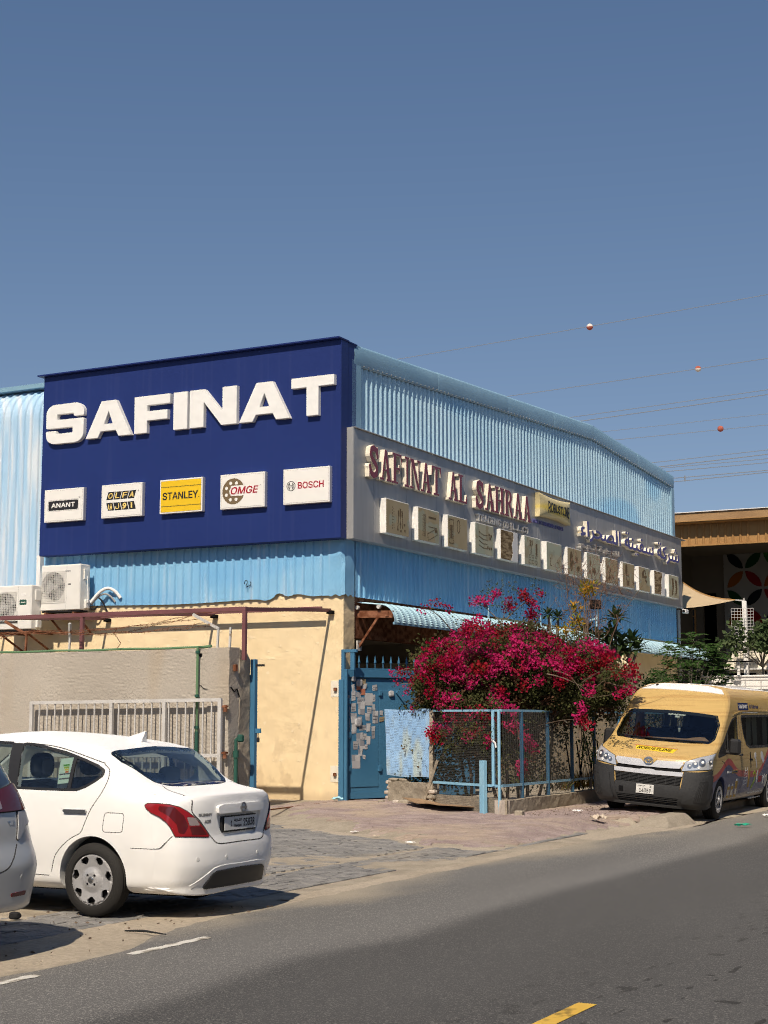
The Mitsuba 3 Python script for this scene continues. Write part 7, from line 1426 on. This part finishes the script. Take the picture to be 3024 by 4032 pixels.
BL = [(2.78,-1.89,2.86),(2.9,-1.84,2.95),(2.65,-1.93,2.69),(2.62,-1.92,2.51),(2.75,-1.83,2.33),(2.96,-1.76,2.64),(3.09,-1.72,2.77),(3.2,-1.65,2.73),(3.23,-1.61,2.6),(2.77,-1.78,2.11),(2.92,-1.68,1.94),(3.04,-1.63,2.07),(3.43,-1.61,3.26),(3.56,-1.56,3.35),(3.62,-1.49,3.13),(3.35,-1.64,3.17),(3.5,-1.54,2.99),(3.71,-1.46,3.21),(4.13,-1.21,3.04),(4.24,-1.14,2.95),(4.35,-1.06,2.82),(4.19,-1.14,2.77),(4.42,-1.0,2.69),(4.04,-1.23,2.86),(4.49,-.95,2.6),(4.3,-1.05,2.6),(3.83,-1.31,2.69),(3.94,-1.24,2.6),(4.13,-1.13,2.51),(4.73,-.83,2.64),(4.81,-.78,2.55),(4.66,-.88,2.69),(5.01,-.68,2.6),(4.98,-.73,2.82),(5.38,-.53,2.91),(5.46,-.49,2.86),(5.53,-.43,2.77),(5.61,-.39,2.77),(5.3,-.58,2.95),(5.91,-.21,2.6),(5.86,-.21,2.47),(5.94,-.17,2.42),(5.71,-.3,2.51),(5.67,-.32,2.47),(5.85,-.18,2.2),(5.68,-.25,2.11),(3.8,-1.25,2.16),(3.87,-1.2,2.07),(3.78,-1.22,1.94),(3.07,-1.58,1.8),(3.3,-1.45,1.76),(3.46,-1.37,1.8),(3.13,-1.52,1.63),(2.97,-1.59,1.5),(2.88,-1.61,1.36),(3.32,-1.39,1.41),(3.44,-1.34,1.5),(3.9,-1.15,1.85),(4.01,-1.08,1.8),(4.2,-1.05,2.25),(4.44,-.94,2.33),(5.21,-.51,2.16),(5.08,-.53,1.85),(5.03,-.53,1.67),(5.14,-.46,1.58),(3.96,-1.07,1.54),(4.23,-.88,1.23),(4.25,-.86,1.17),(4.11,-.89,.88),(4.09,-.89,.77),(4.18,-.92,1.3),(2.75,-1.7,1.5),(2.74,-1.68,1.36),(4.11,-.98,1.45),(3.22,-1.59,2.42),(3.37,-1.49,2.29),(3.58,-1.42,2.51),(3.7,-1.35,2.47),(3.03,-1.7,2.42),(4.75,-.77,2.29),(4.88,-.72,2.42)]
BT = [(2.82,-.08,3.83),(2.95,-.02,3.86),(3.05,.04,3.83),(3.19,.1,3.98),(3.4,.22,3.83),(3.44,.26,3.74),(3.36,.22,3.71),(3.62,.32,3.98),(3.66,.35,3.89),(3.76,.42,3.83),(3.81,.45,3.77),(3.67,.35,3.93),(3.91,.47,3.98),(3.75,.44,3.62),(3.8,.48,3.56),(3.72,.43,3.58),(3.17,.08,3.95)]
BS = [(1.86,-1.52,2.46),(1.96,-1.47,2.49),(2.08,-1.39,2.39),(1.91,-1.47,2.3),(2.16,-1.36,2.49),(2.23,-1.29,2.26),(2.04,-1.43,2.53),(2.24,-1.31,2.44),(1.98,-1.46,2.53),(2.39,-1.41,3.62),(2.52,-1.35,3.68),(2.64,-1.3,3.75),(2.74,-1.24,3.68),(2.84,-1.18,3.62),(2.14,-1.28,1.85),(2.06,-1.37,2.17)]
t = thing('bougainvillea', 'large sprawling bougainvillea covered in magenta blossoms behind the mesh fence', 'bush')
ell = [(.10, 2.36, 0, 1.05, .82, .95), (1.0, 2.50, .1, .95, .78, 1.0), (1.85, 2.36, .1, .80, .72, .9), (-.62, 2.28, -.1, .42, .62, .6), (2.45, 2.15, .1, .32, .45, .4), (.2, 3.05, .1, .55, .32, .5), (.7, 3.1, .2, .7, .25, .5)]
el = np.array(ell); wgt = el[:, 3] * el[:, 4]; pick = pr.choice(len(el), 1500, p=wgt / wgt.sum()); d = unit(pr.normal(size=(1500, 3))); d[:, 1] = np.where(pr.random(1500) < .8, -np.abs(d[:, 1]), d[:, 1]); rad = pr.uniform(.70, 1.06, 1500)
loc = el[pick, :3][:, [0, 2, 1]] + d * rad[:, None] * el[pick][:, [3, 5, 4]]          # (along, away, up)
inside = ((((loc[:, None, 0] - el[:, 0]) / el[:, 3]) ** 2 + ((loc[:, None, 1] - el[:, 2]) / el[:, 5]) ** 2 + ((loc[:, None, 2] - el[:, 1]) / el[:, 4]) ** 2) < .40).any(1)
loc = loc[~inside]; Wp = C0 + loc[:, :1] * RT + loc[:, 1:2] * FW + loc[:, 2:] * [0, 0, 1]
zone = meshkit.fbm(Wp * 1.5, 3, 4) + .10 * (Wp[:, 2] - 2.3) - .12 * np.clip(loc[:, 0] - 1.2, 0, 2) * (Wp[:, 2] < 2.3)
fl = zone > .535
fz = np.column_stack([pr.uniform(-1.85, -.1, 46), pr.uniform(1.15, 2.0, 46), pr.uniform(-.12, .14, 46)]); Fz = np.array([4.35, -2.46, 0]) + fz[:, :1] * FD + fz[:, 2:] * FN + fz[:, 1:2] * [0, 0, 1]
Wf = Wp[fl]; Wf = Wf[pr.permutation(len(Wf))[:250]]
bloom = [scatter(BL, 60, .125, .052, .048), scatter(BT, 40, .10, .046, .042), scatter(BS, 18, .09, .045, .040), scatter(Wf, 52, .125, .050, .046), scatter(Fz[::4], 30, .09, .048, .044)]
q = MB(); [q.add(*b) for b in bloom]; put('blossom', q, 'm_bract', t, kind='stuff', label='clusters of magenta and crimson papery bracts')
low = np.column_stack([pr.uniform(-1.2, 2.3, 520), pr.uniform(-.5, 1.2, 520), pr.uniform(.40, 1.85, 520)]); keep = pr.random(520) < np.interp(low[:, 2], [.4, 1.8], [.45, 1]); low = low[keep]; Lw = C0 + low[:, :1] * RT + low[:, 1:2] * FW + low[:, 2:] * [0, 0, 1]
Lw = Lw[(Lw[:, 0] < 4.25) & ((Lw - np.array([4.35, -2.46, 0])) @ FN < -.05)]
fillc = C0 + np.column_stack([pr.uniform(-.9, 2.3, 420)]) * RT + pr.uniform(-.6, .8, (420, 1)) * FW + np.column_stack([pr.uniform(1.75, 3.0, 420)]) * [0, 0, 1]
q = MB(); q.add(*scatter(Wp[~fl], 40, .18, .060, .038)); q.add(*scatter(Wp[fl], 15, .18, .055, .036)); q.add(*scatter(Lw, 46, .20, .060, .040)); q.add(*scatter(Fz, 26, .13, .05, .032)); q.add(*scatter(fillc, 22, .26, .07, .05)); q.add(*scatter(np.array(BT) + [0, .1, -.06], 22, .17, .05, .03)); q.add(*scatter(np.array(BS) + [.03, .05, -.03], 10, .12, .045, .028))
q.add(*scatter([(3.1, .15, 4.1), (3.3, .2, 4.12), (3.5, .3, 4.1), (3.8, .45, 4.12), (3.0, .1, 4.0)], 30, .14, .045, .026)); put('leaves', q, 'm_leaf_bush', t, kind='stuff', label='small olive and brownish leaves')
q = MB()
for e in np.vstack([Wp[::7], np.array(BL)[::3]]):
    b = C0 + RT * pr.uniform(-.3, 1.3) + FW * pr.uniform(.0, .7) + [0, 0, pr.uniform(.9, 1.7)]; s = np.linspace(0, 1, 7)[:, None]; m = (b + e) / 2 + [0, 0, .35]; q.tube((1 - s) ** 2 * b + 2 * s * (1 - s) * m + s ** 2 * e, np.linspace(.013, .004, 7), 4, cap=False)
for k in range(9):
    b = C0 + RT * pr.uniform(-.4, 1.4) + FW * pr.uniform(.1, .8) + [0, 0, .15]; e = b + [pr.normal() * .3, pr.normal() * .3, 1.9]; s = np.linspace(0, 1, 8)[:, None]; q.tube(b + (e - b) * s + np.column_stack([.08 * np.sin(s * 5 + k), .05 * np.cos(s * 4 + k), 0 * s]), np.linspace(.035, .018, 8), 6, cap=False)
for a, b, c in (((2.75, -1.0, 2.3), (2.3, -1.5, 2.75), (1.84, -1.53, 2.44)), ((2.8, -1, 2.2), (2.4, -1.4, 2.3), (1.92, -1.5, 2.3)), ((2.7, -.7, 3.2), (2.5, -1.2, 3.75), (2.36, -1.42, 3.6)), ((3.2, .1, 3.0), (3.3, .15, 3.5), (3.42, .2, 3.95)), ((3.3, .15, 3.4), (3.0, .1, 3.75), (2.85, -.05, 3.82)), ((3.35, .2, 3.5), (3.6, .3, 3.8), (3.9, .45, 3.95)), ((4.0, -1.1, 1.9), (4.1, -1.0, 1.5), (4.1, -.9, .75)), ((5.5, -.3, 2.3), (6.0, -.1, 2.1), (6.35, .1, 2.35)), ((4.7, -.9, 2.5), (5.0, -.75, 2.5), (5.15, -.7, 2.1)), ((4.6, -.95, 2.45), (5.1, -.7, 2.35), (5.35, -.5, 2.0))):
    s = np.linspace(0, 1, 12)[:, None]; p = np.array([a, b, c], float); q.tube((1 - s) ** 2 * p[0] + 2 * s * (1 - s) * p[1] + s ** 2 * p[2], np.linspace(.012, .004, 12), 5, cap=False)
put('branches', q, 'm_stem', t)
put('pale_blossom', MB().add(*scatter([(5.78, -.28, 2.66), (5.72, -.3, 2.60)], 26, .09, .05, .045)), 'm_pale_petal', t, kind='stuff', label='pale cream blossom sprig')
# overhanging spray that shades the van bonnet
sp = np.array([(5.95, -1.75, 2.35), (6.1, -1.8, 2.40), (6.2, -1.95, 2.45), (6.02, -1.95, 2.36), (6.3, -2.1, 2.46), (6.25, -1.75, 2.52), (5.85, -1.55, 2.4)])

# frangipani
t = thing('frangipani', 'frangipani with rosettes of long leathery leaves rising behind the bougainvillea', 'shrub'); q, s_ = MB(), MB()
PL = [(3.68,5.39,3.79),(3.58,5.39,3.43),(3.74,5.51,3.25),(3.32,5.27,3.37),(3.95,5.61,3.31),(4.04,5.68,3.14),(3.78,5.55,3.08),(3.51,5.39,3.23),(2.41,4.71,3.88),(2.59,4.81,3.82),(3.1,5.13,3.48)]
for i, c in enumerate(PL):
    n = 24; a = np.arange(n) * 2.4; el_ = np.linspace(1.25, -.25, n); A = np.stack([np.cos(a) * np.cos(el_), np.sin(a) * np.cos(el_), np.sin(el_)], 1); sc = .62 if i in (8, 9) else 1.0
    for kx in range(n):
        L, W = sc * pr.uniform(.28, .40), sc * pr.uniform(.075, .11); st = np.linspace(0, 1, 6); wv = np.array([.15, .7, 1, .95, .6, .05]) * W / 2; side = unit(np.cross(A[kx], [0, 0, 1.0]) + 1e-3); up_ = np.cross(side, A[kx])
        mid = np.array(c) + A[kx] * (st[:, None] * L + .03) - np.array([0, 0, 1]) * (.22 * L * st ** 2)[:, None]; F_ = np.stack([mid + side * wv[:, None] + up_ * (wv * .35)[:, None], mid, mid - side * wv[:, None] + up_ * (wv * .35)[:, None]], 1); q.add(F_.reshape(-1, 3), grid(6, 3))
    b = np.array([3.55, 5.6, 1.2]) if i not in (8, 9) else np.array([2.5, 4.8, 2.2]); s = np.linspace(0, 1, 6)[:, None]; s_.tube(b + (np.array(c) - b) * s + [0, 0, .1] * np.sin(PI * s), np.linspace(.05, .028, 6), 7)
s_.tube([(3.55, 5.6, 0), (3.5, 5.62, .7), (3.55, 5.6, 1.25)], [.09, .07, .06], 8)
put('foliage', q, 'm_leaf_plum', t, kind='stuff', label='rosettes of long leathery leaves', smooth=True); put('stem', s_, 'm_bark', t)
# croton and dry climbing twigs
t = thing('croton', 'croton with yellow and orange leaves on tall stems above the bougainvillea', 'shrub'); CR = [(3.83,3.12,4.25),(3.87,3.15,4.2),(3.64,3.08,3.88),(3.67,3.14,3.59),(3.59,3.11,3.53),(3.44,3.04,3.43),(3.93,3.16,4.32)]
put('foliage', MB().add(*scatter(CR, 46, .14, .10, .038, up=.5)), 'm_leaf_croton', t, kind='stuff', label='yellow and orange leaf tufts')
q = MB()
for c in CR: q.tube([(3.65, 3.2, 1.2), (3.65 + (c[0] - 3.65) * .5, 3.15, (1.2 + c[2]) / 2), c], [.016, .013, .008], 5)
put('stem', q, 'm_stem', t)
t = thing('dry_climber', 'bare reddish dry twigs of a dead climber reaching over the grey fascia', 'climber'); TW = [(3.45,4.17,3.54),(3.51,4.1,4.2),(3.21,4.03,3.65),(3.2,3.95,4.14),(3.2,3.88,4.56),(3.37,3.97,4.56),(3.79,4.32,3.73),(3.85,4.25,4.42),(3.92,4.31,4.25),(3.97,4.27,4.69),(3.56,4.16,4.01),(4.13,4.43,4.17)]
q = MB()
for k in range(330):
    i, j = pr.integers(0, len(TW), 2); a = np.array(TW[i]) + pr.normal(size=3) * [.16, .12, .20]; dr_ = unit(pr.normal(size=3) * [.5, .3, .7] + [0, 0, .35]) * pr.uniform(.12, .42); s = np.linspace(0, 1, 5)[:, None]; q.tube(a + dr_ * s + pr.normal(size=(5, 3)) * .014, np.linspace(.0052, .0028, 5), 3, cap=False)
for e in ((3.85, 4.25, 5.15), (3.97, 4.27, 4.95), (3.3, 3.9, 5.25), (3.55, 4.0, 4.9), (4.5, 4.6, 4.42), (3.1, 3.85, 4.75), (3.7, 4.1, 5.3)):
    b = np.array([3.5, 4.2, 2.4]); s = np.linspace(0, 1, 14)[:, None]; q.tube(b + (np.array(e) - b) * s + np.column_stack([.06 * np.sin(s * 7), .04 * np.cos(s * 6), 0 * s]), np.linspace(.012, .004, 14), 4)
put('twigs', q, 'm_twig', t)
put('dry_leaves', MB().add(*scatter(np.array(TW)[pr.integers(0, len(TW), 60)] + pr.normal(size=(60, 3)) * [.2, .15, .25], 5, .12, .035, .02)), 'm_twig', t, kind='stuff', label='shrivelled leaves')
# feathery tree behind the van
t = thing('feathery_tree', 'bushy young tree with feathery green fronds behind the yellow van', 'tree'); FE = [(4.78,7.2,3.17),(4.76,7.24,2.86),(4.85,7.2,3.41),(4.58,7.11,3.08),(4.45,7.03,3.17),(4.97,7.3,3.23),(5.11,7.37,3.2),(4.62,7.17,2.86),(4.9,7.31,2.86),(5.04,7.37,2.98),(5.21,7.45,3.02),(4.34,7.04,2.71),(4.19,6.99,2.56),(4.46,7.14,2.49),(4.74,7.27,2.56),(4.96,7.39,2.56),(5.13,7.47,2.62),(5.3,7.54,2.74),(5.41,7.6,2.71),(4.45,7.16,2.34),(4.84,7.36,2.34),(5.14,7.52,2.34),(3.97,6.88,2.46),(5.32,7.5,3.05),(4.1,6.96,2.4),(5.33,7.61,2.37),(4.65,7.26,2.34),(4.26,7.06,2.34)]
P_, A_ = [], []; st = MB(); base = np.array([4.75, 6.95, 1.0])
for c in FE:
    c = np.array(c)
    for r in range(11):
        a = pr.uniform(0, 2 * PI); fd = np.array([math.cos(a), math.sin(a), pr.uniform(-.15, .75)]); fd /= np.linalg.norm(fd); s0 = c + pr.normal(size=3) * .07; L = pr.uniform(.28, .48)
        sd = unit(np.cross(fd, [0, 0, 1.0]))
        for u in np.linspace(.15, 1, 11):
            p = s0 + fd * L * u - np.array([0, 0, .32 * L * u ** 2]); w_ = .10 * math.sin(PI * min(1, u * .85 + .1))
            for sg in (-1, 1): P_.append(p); A_.append(sd * sg + fd * .45 + [0, 0, -.15])
        s = np.linspace(0, 1, 5)[:, None]; st.tube(s0 + fd * L * s - [0, 0, .32 * L] * s ** 2, .003, 3, cap=False)
    s = np.linspace(0, 1, 6)[:, None]; st.tube(base + (c - base) * s + [0, 0, .12] * np.sin(PI * s), np.linspace(.022, .008, 6), 5)
st.tube([(4.75, 6.95, 0), (4.73, 6.97, .6), base], [.05, .04, .03], 7)
put('foliage', MB().add(*leaves(P_, A_, pr.uniform(.07, .12, len(P_)), .026)), 'm_leaf_fern', t, kind='stuff', label='feathery green fronds'); put('stem', st, 'm_bark', t)
t = thing('hedge_plant', 'dark leafy shrub in the shade between the frangipani and the feathery tree', 'shrub')
hc = np.column_stack([pr.uniform(3.6, 4.6, 60), pr.uniform(6.2, 8.2, 60), pr.uniform(1.0, 2.5, 60)]); put('foliage', MB().add(*scatter(hc, 34, .22, .075, .045)), 'm_leaf_plum', t, kind='stuff', label='small dark leaves'); q = MB()
for k in range(12): q.tube([(4.1 + .1 * pr.normal(), 7.2, .1), tuple(hc[k * 5])], [.02, .006], 5)
put('stem', q, 'm_bark', t)
t = thing('broadleaf_shrub', 'broad leaved shrub around the white sail pole', 'shrub'); BR = np.array([(1.57,22.45,4.21),(1.4,22.39,4.04),(1.71,22.55,4.04),(1.59,22.51,3.9),(1.88,22.62,4.21),(2.23,22.81,4.17),(2.42,22.93,4.04),(2.6,22.98,4.26),(2.36,22.86,4.26),(2.14,22.79,3.95),(2.49,22.98,3.9),(1.75,22.49,4.57),(2.61,22.95,4.52),(2.45,22.88,4.43),(2.58,22.92,4.61),(2.29,22.8,4.43)]); BR = np.vstack([BR, BR + [.9, .5, .1]])
put('foliage', MB().add(*scatter(BR, 34, .24, .17, .13, up=-.3)), 'm_leaf_broad', t, kind='stuff', label='drooping broad leaves'); q = MB()
for c in BR[::3]: q.tube([(2.3, 23.9, 0), (2.3, 23.6, 3.3), tuple(c)], [.05, .03, .006], 5)
put('stem', q, 'm_bark', t)
t = thing('dry_grass', 'tuft of dry grass and weeds at the foot of the lattice inside the fence', 'grass')
gb_ = np.column_stack([pr.uniform(4.0, 4.3, 260), pr.uniform(.6, 2.4, 260), np.full(260, .34)]); put('blades', MB().add(*leaves(gb_, pr.normal(size=(260, 3)) * [.5, .5, .2] + [0, 0, 1], pr.uniform(.15, .42, 260), .012)), 'm_leaf_croton', t, kind='stuff', label='dry grass blades')
# trailing sprays and leaves where the bush meets the fence and the van
t = thing('hanging_creeper', 'thin leafy creeper hanging beside the fence post next to the van', 'climber')
hc = np.array([(4.45 + .12 * pr.normal(), 1.4 + .2 * pr.normal(), z) for z in np.linspace(.9, 2.6, 34)]); put('foliage', MB().add(*scatter(hc, 22, .13, .055, .030)), 'm_leaf_fern', t, kind='stuff', label='pale green leaves'); q = MB()
for k in range(7):
    s = np.linspace(0, 1, 14); q.tube(np.stack([4.45 + .12 * np.sin(s * 5 + k), 1.4 + .15 * np.cos(s * 4 + 2 * k), .35 + 2.4 * s], 1), .008, 4)
put('stem', q, 'm_bark', t)
t = thing('leafy_spray', 'leafy branch tip leaning over the front corner of the van', 'branch')
put('foliage', MB().add(*scatter(sp, 26, .11, .055, .034)), 'm_leaf_bush', t, kind='stuff', label='small olive leaves'); put('twig', MB().tube([(5.2, -.8, 2.3), (5.7, -1.4, 2.45), (6.3, -2.1, 2.46)], [.012, .009, .004], 5), 'm_stem', t)

# ================================================================ litter on the ground
def litter(nm, x, y, sx, sy, sz, mat, label, cat, seed, base=None):
    z0 = float(zplat(x, y)) if base is None else base; n = 9; U, V = np.meshgrid(np.linspace(-1, 1, n), np.linspace(-1, 1, n), indexing='ij')
    h = meshkit.fbm(np.stack([U * 2.2 + seed, V * 2.2, U * 0], -1), 3, seed); r = 1 - .35 * meshkit.noise(np.stack([np.arctan2(V, U) * 2, U * 0 + seed, U * 0], -1), seed)
    P = np.stack([x + sx * U * r, y + sy * V * r, max(z0, 0) + .012 + sz * h], -1); B = P.copy(); B[..., 2] -= .004
    put(nm, sheet(P, B), mat, label=label, cat=cat)
flat('m_mask', (.36, .62, .74)); flat('m_bag', (.03, .34, .22)); flat('m_card', (.55, .47, .38))
litter('face_mask', .12, -.42, .13, .09, .10, 'm_mask', 'crumpled pale blue face mask at the foot of the gate post', 'face mask', 3)
litter('plastic_bag', 8.25, -2.0, .13, .07, .07, 'm_bag', 'crumpled green plastic scrap on the road in front of the van', 'litter', 5, 0)
litter('crushed_cup', 6.15, -2.75, .15, .11, .16, 'm_card', 'crushed pale cardboard cup on the pavers in front of the van', 'litter', 8)
litter('white_wrapper', 8.0, .55, .07, .06, .07, 'm_white', 'small white wrapper on the roadside beside the van wheel', 'litter', 11, 0)
litter('white_wrapper', 5.35, -1.55, .09, .05, .05, 'm_white', 'small white wrapper on the pavement beside the plinth wall', 'litter', 12)
for k, (x, y) in enumerate(((4.0, -6.35), (4.35, -6.75), (4.9, -7.2), (5.2, -7.3), (3.4, -5.9), (5.8, -7.55), (2.9, -5.6))): litter('paper_scrap', x, y, pr.uniform(.04, .12), pr.uniform(.03, .05), .04, 'm_white' if k % 2 else 'm_card', 'scrap of pale litter along the broken pavement edge', 'litter', 20 + k, .01) if False else None
scr = np.random.default_rng(8)
lab = ['white paper strip at the broken pavement edge, nearest the sedan', 'small folded white scrap in the sand below the red pavers', 'pale torn card at the tip of the red pavers', 'white straw like strip beside the torn card', 'crumpled scrap lying on the broken paver corner']
for k, (x, y) in enumerate(((3.55, -6.0), (4.2, -6.55), (5.15, -7.35))): litter('paper_scrap', x, y, scr.uniform(.04, .09), scr.uniform(.02, .04), .03, 'm_white' if k % 2 == 0 else 'm_card', lab[k], 'litter', 30 + k, .012)
put('twig', MB().tube([(6.98, -16.02, .02), (7.15, -16.0, .028), (7.38, -16.02, .018)], [.006, .010, .004], 6), 'm_dark', label='dark dry stick lying on the sand behind the sedan', cat='stick')
put('paver_lump', MB().cbox(4.66, 4.80, -2.62, -2.50, .10, .19, .012), 'm_mortar', label='loose grey paving block beside the corner of the plinth wall', cat='block')
v, f = rock((5.62, -15.75, .03), (.05, .035, .03), 91); put('dropping', (v, f), 'm_dark', label='small dark clod on the sand in front of the sedan tyre', cat='clod', smooth=40)
# fallen leaves and grit
gp = np.column_stack([np.concatenate([scr.uniform(4.6, 6.4, 240), scr.uniform(5.5, 7.4, 160)]), np.concatenate([scr.uniform(-2.6, .5, 240), scr.uniform(-19, -14, 160)])]); gz = np.maximum(zplat(gp[:, 0], gp[:, 1]), .004) + .012
put('leaf_litter', MB().add(*leaves(np.column_stack([gp, gz]), scr.normal(size=(400, 3)) * [1, 1, .1], scr.uniform(.02, .05, 400), .02)), 'm_stem', kind='stuff', label='fallen leaves and grit scattered on the ground')
# ================================================================ behind the viewer: unseen warehouses added to cut sky fill, also reflected by the van
flat('m_far_wall', proc(lambda p, n, uv: mix((.26, .245, .22), (.36, .34, .31), fbm(p.x * .4, p.y * .4, p.z * .7, 3)))); flat('m_asphalt_far', (.12, .12, .118))
t = thing('street_warehouses', 'unseen row of plain beige warehouses added across the street to block sky light', 'building')
b = MB()
for k in range(6):
    y = -95 + k * 30; h = 7.5 + 1.2 * math.sin(k * 2.1); b.box(25, 45, y, y + 28.5, 0, h)
    for j in range(3): put('shutter', corrugated((24.97, y + 3 + j * 8.5 + 5), (0, -1), (-1, 0), 5, 0, 4.2, pitch=.3, depth=.03), 'm_clad' if (k + j) % 2 else 'm_grey', t); put('window', MB().box(24.94, 24.99, y + 4 + j * 8.5, y + 7 + j * 8.5, 5.2, 6.3), 'm_pane', t)
    b.box(24.9, 45.1, y - .1, y + 28.6, h, h + .25)
put('wall', b, 'm_far_wall', t)
t = thing('side_street_warehouse', 'unseen plain warehouse added down the street behind the cars to dim sky light', 'building')  # added out of view to lower the sky fill on the street front
put('wall', MB().box(-60, 3, -62, -40, 0, 7.5).box(-60.2, 3.2, -62.2, -39.8, 7.5, 7.8), 'm_far_wall', t)
for j in range(5): put('door', MB().box(-40 + j * 8, -36 + j * 8, -39.97, -39.9, 0, 4), 'm_gate', t)
put('far_pavement', MB().add(*quad(15.6, 25, -200, 200, .05)), 'm_block', kind='structure', label='grey pavement on the far side of the street')
